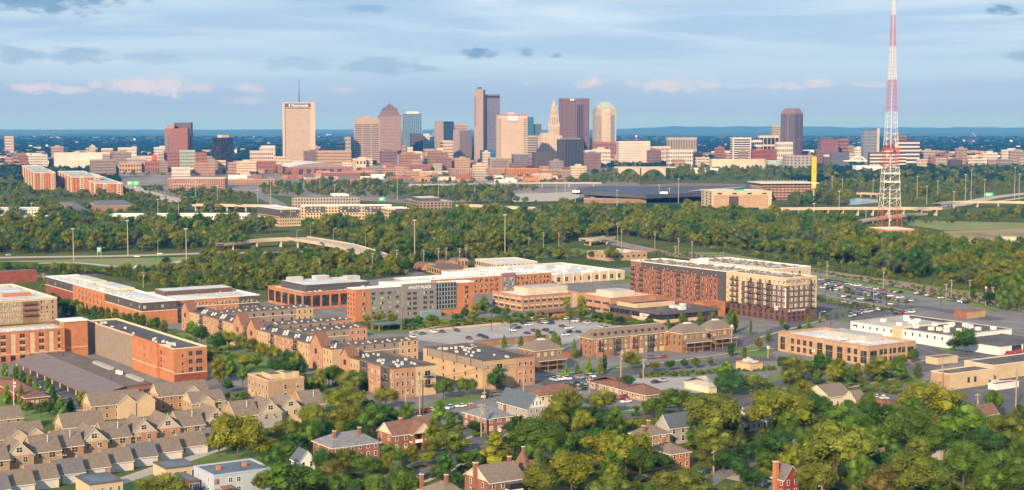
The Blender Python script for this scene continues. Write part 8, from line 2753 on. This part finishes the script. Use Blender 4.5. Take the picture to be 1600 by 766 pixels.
# foreground crowns, one by one: column, top row, foot row, width, shape, colour
for a in ((372,637,724,80, 'round', 'yellow'),(403,672,722,46, 'round', 'yellow'),(342,665,715,40, 'round', 'yellow'),(415,642,665,22, 'round', 'olive'),(488,626,678,50, 'round', 'olive'),(535,599,648,62, 'round', 'yellow'),(541,627,678,52, 'round', 'olive'),(577,627,682,48, 'round', 'green'),(450,651,698,54, 'wide', 'olive'),(481,663,706,32, 'round', 'green'),
          (450,684,728,56, 'round', 'green'),(455,718,785,84, 'round', 'green'),(505,696,748,40, 'round', 'dark'),(520,713,760,40, 'round', 'rust'),(549,699,728,34, 'round', 'olive'),(572,710,748,46, 'round', 'green'),(612,691,728,38, 'round', 'green'),(645,694,724,24, 'oval', 'yellow'),(672,685,712,27, 'round', 'rust'),(668,702,728,30, 'round', 'olive'),
          (690,722,760,36, 'round', 'green'),(627,728,785,50, 'round', 'green'),(585,736,790,44, 'round', 'green'),(530,734,780,40, 'round', 'green'),(620,716,748,30, 'round', 'grey'),(603,600,640,47, 'round', 'yellow'),(556,575,612,40, 'round', 'green'),(520,568,604,40, 'round', 'green'),(687,624,656,24, 'cone', 'bright'),(693,588,624,42, 'round', 'green'),(730,587,620,40, 'round', 'green'),(704,642,668,20, 'oval', 'green'),
          (702,667,714,56, 'wide', 'olive'),(730,698,738,36, 'round', 'green'),(775,672,728,54, 'cone', 'yellow'),(848,642,722,84, 'round', 'green'),(893,694,776,76, 'round', 'yellow'),(845,714,785,60, 'round', 'olive'),(960,663,738,92, 'wide', 'yellow'),(886,601,655,48, 'round', 'olive'),(940,606,650,44, 'round', 'olive'),(920,632,672,66, 'round', 'dark'),(742,656,677,30, 'round', 'dark'),
          (776,571,614,36, 'round', 'dark'),(950,738,790,64, 'round', 'olive'),(1115,606,696,92, 'round', 'olive'),(1115,666,722,60, 'round', 'olive'),(1216,589,684,90, 'wide', 'yellow'),(1157,661,698,19, 'cone', 'grey'),(1034,635,670,25, 'cone', 'green'),(1134,562,592,30, 'round', 'bright'),(1142,577,620,60, 'round', 'dark'),(1060,604,644,58, 'round', 'green'),(1025,617,655,40, 'round', 'green'),(1176,580,615,40, 'round', 'olive'),
          (1202,702,742,42, 'round', 'green'),(1177,727,766,44, 'round', 'dark'),(978,664,742,74, 'round', 'yellow'),(1062,731,785,80, 'wide', 'olive'),(1033,707,740,48, 'round', 'dark'),(1002,751,790,46, 'round', 'green'),(1165,688,726,44, 'round', 'dark'),(1205,683,712,50, 'round', 'dark'),(1305,650,762,102, 'round', 'olive'),(1275,712,785,60, 'round', 'olive'),(1322,629,690,68, 'round', 'green'),(1370,620,684,56, 'round', 'dark'),
          (1420,621,716,84, 'round', 'green'),(1452,583,660,86, 'wide', 'yellow'),(1506,629,696,72, 'round', 'bright'),(1505,680,764,66, 'round', 'green'),(1430,696,786,92, 'wide', 'olive'),(1380,724,790,60, 'round', 'rust'),(1572,638,708,68, 'wide', 'olive'),(1570,699,786,76, 'round', 'green'),(1374,556,596,56, 'round', 'olive'),(1250,602,650,48, 'round', 'olive'),(1282,611,656,44, 'round', 'dark'),(1301,567,600,30, 'round', 'yellow'),
          (1325,569,600,27, 'round', 'green'),(1243,554,598,50, 'round', 'olive'),(1283,549,588,36, 'round', 'dark'),(1408,551,574,23, 'round', 'green'),(1427,542,568,17, 'round', 'green'),(1507,509,554,46, 'round', 'dark'),(1490,527,550,24, 'round', 'dark'),(1262,660,720,40, 'round', 'green'),(1350,690,750,46, 'round', 'dark'),(1462,720,790,50, 'round', 'green'),(1540,715,790,50, 'round', 'green'),(1596,665,740,40, 'round', 'green'),
          (1340,640,700,50, 'round', 'green'),(1395,690,745,50, 'round', 'dark'),(1475,660,720,30, 'round', 'dark'),(1230,640,700,40, 'round', 'green'),(1445,650,720,50, 'round', 'green'),(1540,660,720,50, 'round', 'dark'),(1090,640,690,36, 'round', 'dark'),(830,690,745,40, 'round', 'green'),(915,660,720,50, 'round', 'dark'),(870,665,730,50, 'round', 'green'),(1000,690,750,50, 'round', 'green'),(1345,705,780,44, 'round', 'green'),
          (265,737,790,60, 'round', 'olive'),(225,745,790,40, 'round', 'olive'),(430,700,760,40, 'round', 'dark'),(500,650,692,40, 'round', 'dark'),(555,655,695,40, 'round', 'dark'),(600,650,676,26, 'round', 'dark'),(490,728,775,36, 'round', 'green'),(560,745,790,40, 'round', 'dark'),(650,745,785,34, 'round', 'green'),(715,735,765,30, 'round', 'dark'),(800,655,684,24, 'round', 'dark'),(1130,700,740,40, 'round', 'dark'),(1155,712,745,34, 'round', 'dark'),
          # around the brownstone row and the orange block
          (342,553,598,36, 'oval', 'yellow'),(330,544,578,18, 'round', 'green'),(360,552,588,24, 'cone', 'green'),(382,552,580,26, 'round', 'yellow'),(379,570,604,22, 'round', 'green'),(356,592,614,24, 'round', 'dark'),(431,556,588,34, 'round', 'dark'),(452,558,594,30, 'round', 'dark'),(475,583,606,18, 'cone', 'green'),(489,588,610,16, 'cone', 'olive'),(514,568,604,40, 'round', 'green'),(545,578,616,40, 'round', 'olive'),(500,575,610,26, 'oval', 'yellow'),
          (339,517,552,38, 'round', 'dark'),(315,506,540,30, 'round', 'dark'),(358,513,546,26, 'round', 'yellow'),(377,519,553,25, 'round', 'olive'),(394,525,559,25, 'round', 'olive'),(411,531,565,25, 'round', 'yellow'),(428,537,571,26, 'round', 'olive'),(447,543,578,27, 'round', 'dark'),(464,548,585,26, 'round', 'yellow'),(400,548,580,26, 'round', 'green'),(300,500,530,26, 'round', 'green'),(470,560,592,26, 'round', 'dark'),
          # clubhouse and carport corner
          (11,599,632,18, 'cone', 'bright'),(33,600,633,15, 'cone', 'olive'),(57,592,626,21, 'cone', 'green'),(75,588,615,16, 'cone', 'bright'),(84,600,634,14, 'cone', 'dark'),(8,566,597,16, 'oval', 'bright'),(25,571,602,15, 'oval', 'bright'),(36,577,606,15, 'oval', 'green'),(46,585,608,12, 'oval', 'olive'),(42,625,650,22, 'round', 'green'),(64,623,652,22, 'round', 'green'),(78,626,652,14, 'round', 'dark'),(95,619,650,18, 'cone', 'bright'),(110,620,645,16, 'cone', 'dark'),(129,610,641,20, 'oval', 'yellow'),(102,640,656,16, 'round', 'dark'),
          # hotel gardens and the lots
          (592,486,506,24, 'round', 'yellow'),(613,487,508,22, 'round', 'olive'),(574,488,507,18, 'round', 'olive'),(652,492,509,22, 'round', 'dark'),(675,490,507,22, 'round', 'green'),(636,496,510,16, 'round', 'dark'),(715,487,504,22, 'round', 'green'),(740,484,502,24, 'round', 'olive'),(757,462,490,20, 'oval', 'green'),(775,476,497,24, 'round', 'dark'),(790,478,498,18, 'round', 'green'),(744,470,492,18, 'round', 'olive'),(726,478,500,16, 'round', 'dark'),(808,486,500,20, 'round', 'green'),(828,484,499,20, 'round', 'green'),(845,483,497,16, 'round', 'olive'),
          (885,463,486,17, 'oval', 'yellow'),(909,461,492,20, 'oval', 'yellow'),(895,482,500,26, 'round', 'olive'),(912,480,500,24, 'round', 'green'),(932,486,502,22, 'round', 'dark'),(949,484,503,20, 'round', 'green'),(966,492,507,18, 'round', 'dark'),(1015,492,512,18, 'oval', 'dark'),(1066,488,508,16, 'oval', 'green'),(1094,485,508,12, 'oval', 'green'),(1115,486,506,11, 'oval', 'bright'),(1044,496,514,10, 'cone', 'dark'),
          (1140,482,524,16, 'oval', 'bright'),(1149,484,520,13, 'oval', 'yellow'),(788,523,544,10, 'cone', 'green'),(814,524,547,12, 'cone', 'green'),(841,514,536,15, 'oval', 'olive'),(866,517,545,15, 'oval', 'bright'),(897,528,560,10, 'cone', 'bright'),(873,524,550,12, 'oval', 'yellow'),
          (919,558,584,15, 'cone', 'bright'),(938,560,586,13, 'cone', 'olive'),(945,553,582,11, 'oval', 'dark'),(902,567,584,10, 'cone', 'bright'),(885,566,590,10, 'cone', 'bright'),(987,547,578,36, 'round', 'olive'),(1022,562,582,20, 'round', 'olive'),(1046,560,580,20, 'round', 'green'),(1070,558,578,16, 'round', 'dark'),(1088,557,577,16, 'round', 'green'),(1109,556,574,14, 'round', 'olive'),(1142,535,558,15, 'oval', 'dark'),(1163,541,565,12, 'oval', 'olive'),(1185,524,550,15, 'round', 'rust'),(1200,518,535,11, 'oval', 'green'),(1173,500,524,6, 'oval', 'green'),(1228,505,520,12, 'round', 'dark'),(1221,496,514,10, 'round', 'olive'),(1249,505,518,10, 'oval', 'green'),(1263,493,514,10, 'oval', 'bright'),
          (980,585,606,30, 'round', 'dark'),(1240,598,630,30, 'round', 'green'),
          # behind the office and near the workshop
          (956,383,409,27, 'round', 'olive'),(926,390,405,18, 'round', 'olive'),(520,383,424,44, 'round', 'olive'),(490,398,425,36, 'round', 'green'),(1568,432,486,30, 'oval', 'green'),(1592,414,488,34, 'oval', 'green'),(1519,441,468,14, 'oval', 'dark'),(1545,452,478,24, 'round', 'dark'),(1400,556,590,30, 'round', 'green')):
 tree(*a)
# tree rows
WOOD = []
def tree_row(p0, p1, n, hpx, wpx, kd, hues, seed, jit=1.5, grp=None, single=True):
 rg = random.Random(seed)
 for i in range(n):
  t = (i + .5) / n
  x, y = p0[0] + (p1[0] - p0[0]) * t + rg.uniform(-jit, jit), p0[1] + (p1[1] - p0[1]) * t + rg.uniform(-.6,.6)
  if not single:
   p = un(x, y)
   h = hpx * p.y / F * rg.uniform(.85,1.15)
   WOOD.append((p.x, p.y, h, h * .75, rg.random()))
   continue
  tree(x, y - hpx * rg.uniform(.85,1.15), y, wpx * rg.uniform(.85,1.15), kd if isinstance(kd, str) else rg.choice(kd), rg.choice(hues), grp)
tree_row((98,492),(262,524), 15,24,17, ['round', 'oval'], ['green', 'dark', 'olive'], 1, grp='street trees below the charcoal apartments')
tree_row((92,482),(130,490), 4,22,18, 'round', ['dark', 'green'], 2, grp='street trees below the charcoal apartments')
tree_row((285,440),(418,450), 12,17,14, 'oval', ['green', 'olive'], 3, single=False)
tree_row((425,440),(560,432), 8,14,14, 'round', ['green', 'dark'], 4, single=False)
tree_row((5,426),(190,431), 15,17,17, 'round', ['green', 'olive', 'dark'], 5, grp='trees between parkway and lower street')
tree_row((1286,452),(1420,478), 13,9,7, 'oval', ['bright', 'olive', 'green'], 6, single=False)
tree_row((1278,470),(1400,490), 9,10,7, 'oval', ['bright', 'olive', 'green'], 7, single=False)
tree_row((1275,505),(1335,492), 5,12,8, 'oval', ['bright', 'green'], 8, single=False)
tree_row((205,632),(247,628), 4,17,10, 'oval', ['dark'], 9, grp='dark evergreens below the podium')
# yard trees filling the gaps between the houses
def infill(poly, n, h0, h1, seed, gap):
 rg = random.Random(seed)
 q = [un(*p) for p in poly]
 x0, x1 = min(p.x for p in q), max(p.x for p in q)
 y0, y1 = min(p.y for p in q), max(p.y for p in q)
 k = t = 0
 while k < n and t < 6000:
  t += 1
  v = Vector((rg.uniform(x0, x1), rg.uniform(y0, y1)))
  px, py = pr(v.x, v.y, 0)
  inp = False
  for i in range(len(poly)):
   a, b = poly[i], poly[i - 1]
   if (a[1] > py) != (b[1] > py) and px < (b[0] - a[0]) * (py - a[1]) / (b[1] - a[1]) + a[0]:
    inp = not inp
  if not inp or any((v - Vector(t_[:2])).length < t_[2] * gap + 2 for t_ in TREES):
   continue
  if any(-2.5 < (v - o).dot(ul) < a + 2.5 and -4 < (v - o).dot(ur) < b + 2.5 for o, ul, ur, a, b in FOOT):
   continue
  if any(min((v - c).length for c in s) < w + 2.5 for s, w in STREETS):
   continue
  h = rg.uniform(h0, h1)
  tree_at(v, h, h * rg.uniform(.75,1.05), rg.choice(['round', 'round', 'wide', 'oval']), rg.choice(['green', 'green', 'olive', 'dark', 'yellow', 'green']), px, py)
  k += 1
infill([(480,640),(640,660),(720,690),(700,790),(400,790),(440,690)], 14,7,11,71,.6)
infill([(800,640),(1000,650),(1240,625),(1440,640),(1640,650),(1640,790),(800,790)], 44,8,13,72,.55)
NEAR = len(TREES)
# woods: the nearest trees singly, everything behind joined into one wood
EXCL = [[(1270,420),(1400,440),(1600,472),(1700,492),(1700,502),(1600,488),(1400,452),(1270,432)], [(1340,350),(1440,350),(1440,382),(1340,382)], [(1470,354),(1640,354),(1640,404),(1515,402),(1475,384)], [(380,364),(450,366),(520,376),(585,394),(590,410),(540,410),(500,408),(380,403)], [(905,388),(1020,390),(1020,412),(905,412)], [(1180,325),(1490,325),(1490,346),(1180,346)],
  [(160,336),(400,336),(400,353),(160,353)], [(398,330),(480,330),(480,368),(398,362)], [(470,330),(645,330),(645,356),(470,360)], [(895,300),(1215,300),(1215,341),(895,338)], [(632,315),(710,315),(710,345),(632,345)], [(708,322),(838,324),(838,344),(708,344)], [(800,299),(906,298),(906,317),(800,318)], [(905,372),(975,368),(985,386),(905,386)]]
def inside(poly, x, y):
 c = False
 for i in range(len(poly)):
  a, b = poly[i], poly[i - 1]
  if (a[1] > y) != (b[1] > y) and x < (b[0] - a[0]) * (y - a[1]) / (b[1] - a[1]) + a[0]:
   c = not c
 return c
def wood(poly, n, hm, seed, hues=None, occ=3.6):
 """scatter n trees over a pixel polygon, thinned so that crowns do not sit in one another"""
 rg = random.Random(seed)
 q = [un(*p) for p in poly]
 x0, x1 = min(p.x for p in q), max(p.x for p in q)
 y0, y1 = min(p.y for p in q), max(p.y for p in q)
 def ins(x, y):
  c = False
  for i in range(len(q)):
   a, b = q[i], q[i - 1]
   if (a.y > y) != (b.y > y) and x < (b.x - a.x) * (y - a.y) / (b.y - a.y) + a.x:
    c = not c
  return c
 cells = {}
 k = t = 0
 while k < n and t < n * 30:
  t += 1
  x, y = rg.uniform(x0, x1), rg.uniform(y0, y1)
  if not ins(x, y):
   continue
  px, py = pr(x, y, 0)
  if hm > 2 and (any(inside(e, px, py) for e in EXCL) or any(-3 < (Vector((x, y)) - o).dot(ul) < a + 3 and -4 < (Vector((x, y)) - o).dot(ur) < b + 3 for o, ul, ur, a, b in FOOT)):
   continue
  key = (int(x // occ), int(y // occ))
  if any((key[0] + i, key[1] + j) in cells for i in (-1,0,1) for j in (-1,0,1)):
   continue
  cells[key] = 1
  h = hm * (rg.uniform(.45,1.1) if rg.random() < .7 else rg.uniform(1.1,1.65))
  WOOD.append((x, y, h, h * rg.uniform(.65,1.1), rg.random()))
  k += 1
W = wood
W([(-60,396),(0,398),(250,393),(420,390),(470,386),(440,368),(390,352),(250,356),(150,348),(-60,352)], 620,14,1)
W([(-60,350),(130,346),(230,345),(160,332),(60,316),(-60,312)], 150,11,2)
W([(-60,318),(35,312),(35,285),(-60,270)], 120,14,3)
W([(160,333),(300,337),(390,332),(400,325),(300,322),(225,316),(140,318)], 110,10,4)
W([(195,314),(260,318),(205,303),(190,300)], 40,10,41)
W([(60,312),(190,314),(190,306),(120,308),(40,300)], 60,10,42)
W([(300,317),(380,318),(400,308),(330,298),(260,300),(270,308)], 150,9,5)
W([(225,300),(262,302),(250,296),(222,294)], 30,7,51)
W([(405,306),(520,308),(640,310),(640,292),(540,287),(440,290),(410,296)], 260,12,6)
W([(640,316),(800,320),(880,316),(890,302),(740,291),(645,294)], 460,9,7)
W([(340,440),(430,442),(560,432),(640,428),(650,405),(590,398),(560,410),(470,396),(400,404),(330,410)], 280,10,8)
W([(300,430),(345,440),(335,412),(310,412),(250,422)], 60,8,9)
W([(575,398),(650,403),(760,402),(810,394),(830,370),(820,332),(700,338),(600,345),(470,352),(445,362),(520,375)], 640,15,10)
W([(835,385),(900,380),(930,370),(985,372),(1100,386),(1240,402),(1360,424),(1440,436),(1470,420),(1480,398),(1430,372),(1330,358),(1200,346),(1050,340),(900,330),(838,340)], 1150,15,11)
W([(1470,440),(1620,470),(1700,480),(1700,408),(1620,404),(1500,396),(1475,410)], 330,14,12)
W([(1100,388),(1300,412),(1480,446),(1600,470),(1600,478),(1450,452),(1280,420),(1120,394)], 110,5,13)
W([(1225,322),(1330,322),(1320,308),(1240,306)], 90,13,15)
W([(1410,352),(1600,346),(1700,346),(1700,330),(1560,332),(1430,340)], 150,9,16)
W([(1420,330),(1480,318),(1600,295),(1700,290),(1700,268),(1440,272),(1410,300)], 420,13,17)
W([(1280,302),(1420,302),(1430,272),(1290,272)], 260,13,18)
W([(930,285),(1080,283),(1230,283),(1300,276),(1300,268),(1100,268),(920,270)], 420,14,19)
W([(880,288),(1000,288),(1000,282),(900,281)], 90,13,20)
W([(1480,398),(1530,392),(1600,402),(1640,402),(1700,396),(1700,402),(1480,402)], 40,6,21)
W([(740,410),(900,406),(930,396),(830,394),(760,402)], 110,7,22)
W([(1060,262),(1500,264),(1700,262),(1700,270),(1000,270)], 350,12,23)
W([(860,262),(1010,264),(1010,258),(880,257)], 60,12,24)
W([(-60,284),(30,282),(110,272),(60,262),(-60,260)], 160,11,25)
W([(200,278),(440,270),(440,262),(200,266)], 40,9,26)
W([(60,440),(75,480),(95,486),(80,445)], 20,6,27)
W([(150,430),(200,440),(262,456),(300,460),(425,456),(440,450),(640,430),(640,422),(420,432),(260,422)], 420,6,28)
W([(560,286),(900,290),(900,278),(560,274)], 160,8,29)
W([(1218,580),(1440,588),(1440,600),(1218,604)], 26,7,30)
W([(190,275),(900,275),(900,256),(190,256)], 420,9,32)
W([(640,410),(760,406),(740,400),(640,404)], 40,8,31)
rg = random.Random(9)
ks = [k for k in WOOD]
# trees seen largest stay single: height over distance
def seen(k):
 return k[2] / k[1]
WOOD.sort(key=seen, reverse=True)
def on_road(x, y):
 px, py = pr(x, y, 0)
 return False
HU = ['green', 'olive', 'olive', 'yellow', 'dark', 'olive', 'green', 'grey']
NSINGLE = max(0,300 - NEAR)
for x, y, h, w, u in WOOD[:NSINGLE]:
 px, py = pr(x, y, 0)
 tree_at(Vector((x, y)), h, w, ['round', 'round', 'wide', 'oval'][int(u * 3.99)], HU[int(u * 97) % 8], px, py, 'trees at the edge of the woods')
print('trees near', NEAR, 'wood', len(WOOD))
# ---- the joined woods: geometry-node instances of the same crowns
def leaf_wood(name, cols):
 m = bpy.data.materials.new(name)
 m.use_nodes = True
 nt = m.node_tree
 b = nt.nodes['Principled BSDF']
 b.inputs['Roughness'].default_value = .8
 b.inputs['Specular IOR Level'].default_value = .1
 oi = nt.nodes.new('ShaderNodeObjectInfo')
 r = nt.nodes.new('ShaderNodeValToRGB')
 r.color_ramp.interpolation = 'CONSTANT'
 e = r.color_ramp.elements
 e[0].color = (*cols[0], 1)
 e[1].position = 1 - 1 / len(cols)
 e[1].color = (*cols[-1], 1)
 for i in range(1, len(cols) - 1):
  x = e.new(i / len(cols))
  x.color = (*cols[i], 1)
 nt.links.new(oi.outputs['Random'], r.inputs[0])
 g = nt.nodes.new('ShaderNodeNewGeometry')
 mr = nt.nodes.new('ShaderNodeMapRange')
 mr.inputs[3].default_value = .65
 mr.inputs[4].default_value = 1.35
 nt.links.new(g.outputs['Random Per Island'], mr.inputs[0])
 x = nt.nodes.new('ShaderNodeMix')
 x.data_type = 'RGBA'
 x.blend_type = 'MULTIPLY'
 x.inputs[0].default_value = 1
 nt.links.new(r.outputs[0], x.inputs[6])
 nt.links.new(mr.outputs[0], x.inputs[7])
 leafy(m, b, x.outputs[2])
 return m
wood_leaf = leaf_wood('wood_leaf', [HUE[h] for h in HU])
far_leaf = leaf_wood('far_leaf', [(.018,.065,.03),(.025,.075,.034),(.015,.055,.028),(.034,.08,.034)])
def scatter(name, pts, protos):
 """one object: vertices carry scale, turn and pick; geometry nodes set a crown on each"""
 n = len(pts)
 me = bpy.data.meshes.new(name)
 me.vertices.add(n)
 me.vertices.foreach_set('co', np.array([(p[0], p[1], 0) for p in pts], dtype=np.float32).ravel())
 for an, ty, dat in (('size', 'FLOAT_VECTOR', [(p[3] / .84, p[3] / .84, p[2]) for p in pts]),('turn', 'FLOAT_VECTOR', [(0,0, p[4] * 6.28) for p in pts]),('pick', 'INT', [int(p[4] * 9973) % len(protos) for p in pts])):
  at = me.attributes.new(an, ty, 'POINT')
  if ty == 'INT':
   at.data.foreach_set('value', np.array(dat, dtype=np.int32))
  else:
   at.data.foreach_set('vector', np.array(dat, dtype=np.float32).ravel())
 o = bpy.data.objects.new(name, me)
 COL.objects.link(o)
 pc = bpy.data.collections.new(name + '_crowns')
 for i, pm in enumerate(protos):
  pc.objects.link(bpy.data.objects.new(f'{name}_crown_{i}', pm))
 ng = bpy.data.node_groups.new(name, 'GeometryNodeTree')
 ng.interface.new_socket('Geometry', in_out='INPUT', socket_type='NodeSocketGeometry')
 ng.interface.new_socket('Geometry', in_out='OUTPUT', socket_type='NodeSocketGeometry')
 N, L = ng.nodes.new, ng.links.new
 gi, go = N('NodeGroupInput'), N('NodeGroupOutput')
 ci = N('GeometryNodeCollectionInfo')
 ci.inputs['Collection'].default_value = pc
 ci.inputs['Separate Children'].default_value = True
 ci.inputs['Reset Children'].default_value = True
 ip = N('GeometryNodeInstanceOnPoints')
 ip.inputs['Pick Instance'].default_value = True
 def att(an, dt):
  a = N('GeometryNodeInputNamedAttribute')
  a.data_type = dt
  a.inputs['Name'].default_value = an
  return a.outputs['Attribute']
 L(gi.outputs[0], ip.inputs['Points'])
 L(ci.outputs[0], ip.inputs['Instance'])
 L(att('pick', 'INT'), ip.inputs['Instance Index'])
 L(att('size', 'FLOAT_VECTOR'), ip.inputs['Scale'])
 L(att('turn', 'FLOAT_VECTOR'), ip.inputs['Rotation'])
 L(ip.outputs[0], go.inputs[0])
 md = o.modifiers.new('scatter', 'NODES')
 md.node_group = ng
 return kind(o, 'stuff')
wp = []
for s, kd in ((21, 'round'),(22, 'round'),(23, 'round'),(24, 'wide'),(25, 'oval')):
 V, Fc = crown_arrays(s, kd, 18,60,.026)
 V[:, 2] = V[:, 2] * 1.0 - .03
 t = MB()
 limb_mesh(t, s)
 nv = len(V)
 me = bpy.data.meshes.new('wood_crown')
 me.from_pydata(V.tolist() + t.v, [], Fc + [tuple(i + nv for i in f) for f in t.f])
 me.materials.append(wood_leaf)
 me.materials.append(G('bark'))
 me.polygons.foreach_set('material_index', [0] * len(Fc) + [1] * len(t.f))
 wp.append(me)
scatter('wood', WOOD[NSINGLE:], wp)
# bushes: hedges and undergrowth as single low crowns
UG = []
rg = random.Random(33)
def bushes(poly, n, h0, h1, seed):
 st = len(WOOD)
 wood(poly, n, 1, seed, occ=1.2)
 for x, y, h, w, u in WOOD[st:]:
  hh = h0 + (h1 - h0) * u
  UG.append((x, y, hh, hh * 1.5, u))
 del WOOD[st:]
for i, (pl, n, a, b) in enumerate((([(555,508),(660,508),(720,505),(893,496),(893,500),(720,510),(640,516),(555,514)], 220,1.5,3.2),([(893,500),(985,512),(1060,512),(1110,508),(1100,504),(960,500)], 160,1.5,3.5),([(1000,585),(1210,575),(1210,579),(1000,592)], 160,1.2,1.8),([(850,610),(940,596),(940,600),(860,614)], 80,1.2,1.8),
        ([(1000,396),(1240,420),(1560,480),(1640,496),(1640,478),(1300,428),(1040,392)], 380,.9,2.4),([(1275,466),(1330,476),(1440,488),(1330,484),(1272,470)], 90,1,1.6),([(340,448),(560,440),(560,430),(340,436)], 160,2,4),([(-40,420),(200,424),(240,428),(-40,432)], 140,2,4),
        ([(260,430),(330,445),(420,455),(420,440),(300,420)], 260,2,4.5),([(500,690),(760,640),(800,700),(640,790),(420,790)], 160,1.2,3.0),([(800,640),(1250,640),(1600,660),(1700,800),(800,800)], 700,1.2,3.5),([(330,620),(560,600),(620,660),(480,720),(340,700)], 240,1.2,3.0),([(1180,600),(1440,590),(1440,640),(1180,640)], 160,1.2,3.0),([(85,486),(290,528),(380,560),(380,566),(280,536),(85,492)], 160,1,2.2))):
 bushes(pl, n, a, b, 200 + i)
bp = []
for s in (31,32):
 V, Fc = crown_arrays(s, 'round', 10,40,.05)
 V[:, 2] = (V[:, 2] - .25) * 1.25
 bp.append(leaf_mesh('bush_crown', V, Fc, wood_leaf))
scatter('undergrowth', UG, bp)
# wooded suburbs out to the horizon
far = []
rg = random.Random(44)
for i in range(15000):
 y = 3000 / (1 - rg.random() * (1 - 3000 / 15000))
 x = rg.uniform(-1,1) * y * .37
 px, py = pr(x, y, 0)
 if 256 < py and 180 < px < 900:
  continue
 if py > 262 and 900 < px < 1250:
  continue
 s = 1.0 if y < 6000 else 1.6
 far.append((x, y, rg.uniform(9,16), rg.uniform(14,34) * s, rg.random()))
fm = []
for s in (41,42,43):
 V, Fc = crown_arrays(s, 'wide', 20,26,.035)
 V[:, 2] = np.clip((V[:, 2] - .3) * 1.4,-.05, None)
 fm.append(leaf_mesh('far_crown', V, Fc, far_leaf))
scatter('far_woods', far, fm)
# houses and sheds among them, far too many and small to count
def far_town():
 rg = random.Random(61)
 b = MB()
 ms = ['grey_siding', 'pale_concrete', 'tan_brick', 'salmon_brick', 'grey_siding', 'white_wall']
 for i in range(320):
  y = 3300 / (1 - rg.random() * (1 - 3300 / 20000))
  x = rg.uniform(-1,1) * y * .36
  px, py = pr(x, y, 0)
  if py > 262:
   continue
  big = rg.random() < .12
  w, d, h = (rg.uniform(30,90), rg.uniform(20,40), rg.uniform(8,14)) if big else (rg.uniform(8,18), rg.uniform(10,14), rg.uniform(5,14))
  b.box((x, y, 0),(w, d, h), rg.choice(ms), rg.uniform(-.4,.4))
 kind(b.build('far_houses'), 'stuff')
 b = MB()
 ms = ['salmon_brick', 'red_brick', 'tan_brick', 'pale_concrete', 'pink_concrete', 'white_wall', 'orange_brick', 'brown_brick']
 for i in range(150):
  px, py = rg.uniform(170,900), rg.uniform(248,286)
  if py > 272 and px < 360:
   continue
  p = un(px, py)
  w, d, h = rg.uniform(14,44), rg.uniform(14,34), rg.uniform(5,10)
  b.box((p.x, p.y, 0),(w, d, h), rg.choice(ms), rg.choice((.12,.2,.3)))
 for i in range(110):
  px, py = rg.uniform(1010,1600), rg.uniform(238,256)
  p = un(px, py)
  b.box((p.x, p.y, 0),(rg.uniform(20,60), 26, rg.uniform(6,16)), rg.choice(ms), .15)
 for i in range(120):
  px, py = rg.uniform(-10,230), rg.uniform(236,262)
  p = un(px, py)
  b.box((p.x, p.y, 0),(rg.uniform(20,70), 26, rg.uniform(5,10)), rg.choice(ms), .15)
 kind(b.build('town_roofs'), 'stuff')
far_town()
# ------------------------------------------------------------------ haze
def haze():
 b = MB()
 b.box((0,15300,-1.0),(52000,33600,266), 'white_wall')
 o = b.build('haze')
 m = bpy.data.materials.new('haze')
 m.use_nodes = True
 nt = m.node_tree
 nt.nodes.clear()
 out = nt.nodes.new('ShaderNodeOutputMaterial')
 v = nt.nodes.new('ShaderNodeVolumePrincipled')
 v.inputs['Color'].default_value = (0.04,0.31,1.0,1)
 v.inputs['Absorption Color'].default_value = (1,1,1,1)
 v.inputs['Density'].default_value = HAZE
 v.inputs['Anisotropy'].default_value = 0.0
 nt.links.new(v.outputs[0], out.inputs['Volume'])
 o.data.materials.clear()
 o.data.materials.append(m)
 kind(o, 'stuff')
 try:
  m.cycles.homogeneous_volume = True
 except Exception:
  pass
HAZE = 5.2e-5
haze()
# ------------------------------------------------------------------ labels: repeats are told apart by their order along the place
def ordinals():
 from collections import defaultdict
 g = defaultdict(list)
 for o, lab, auto in TOPS:
  if auto:
   if o['category'] not in ('tree', 'car', 'van', 'pickup truck'):
    x, y = pr(o.location.x, o.location.y, 0)
    best = min(LM, key=lambda l: abs(l[1] - x) + 2.2 * abs(l[2] - y))
    rel = 'in front of' if y - best[2] > 9 else ('behind' if y - best[2] < -9 else 'beside')
    lab = f'{lab} {rel} the {best[0]}'
  g[lab].append(o)
 W_ = ['first', 'second', 'third', 'fourth', 'fifth', 'sixth', 'seventh', 'eighth', 'ninth', 'tenth', 'eleventh', 'twelfth', 'thirteenth', 'fourteenth', 'fifteenth', 'sixteenth', 'seventeenth', 'eighteenth', 'nineteenth', 'twentieth']
 for lab, os_ in g.items():
  lab = ' '.join(lab.split())
  if len(os_) == 1:
   os_[0]['label'] = lab
  else:
   os_.sort(key=lambda o: o.location.x / max(o.location.y, 1))
   for i, o in enumerate(os_):
    o['label'] = f'{lab}, {W_[i] if i < 20 else str(i + 1) + "th"} from the left'
 n = max(len(o['label'].split()) for o, _, _ in TOPS)
 print('labels', len(TOPS), 'longest', n, [o['label'] for o, _, _ in TOPS if len(o['label'].split()) > 16][:20])
ordinals()
print('objects', len(bpy.data.objects), 'windows', NW[0], 'cars', NCAR[0], 'trees', len(TREES))
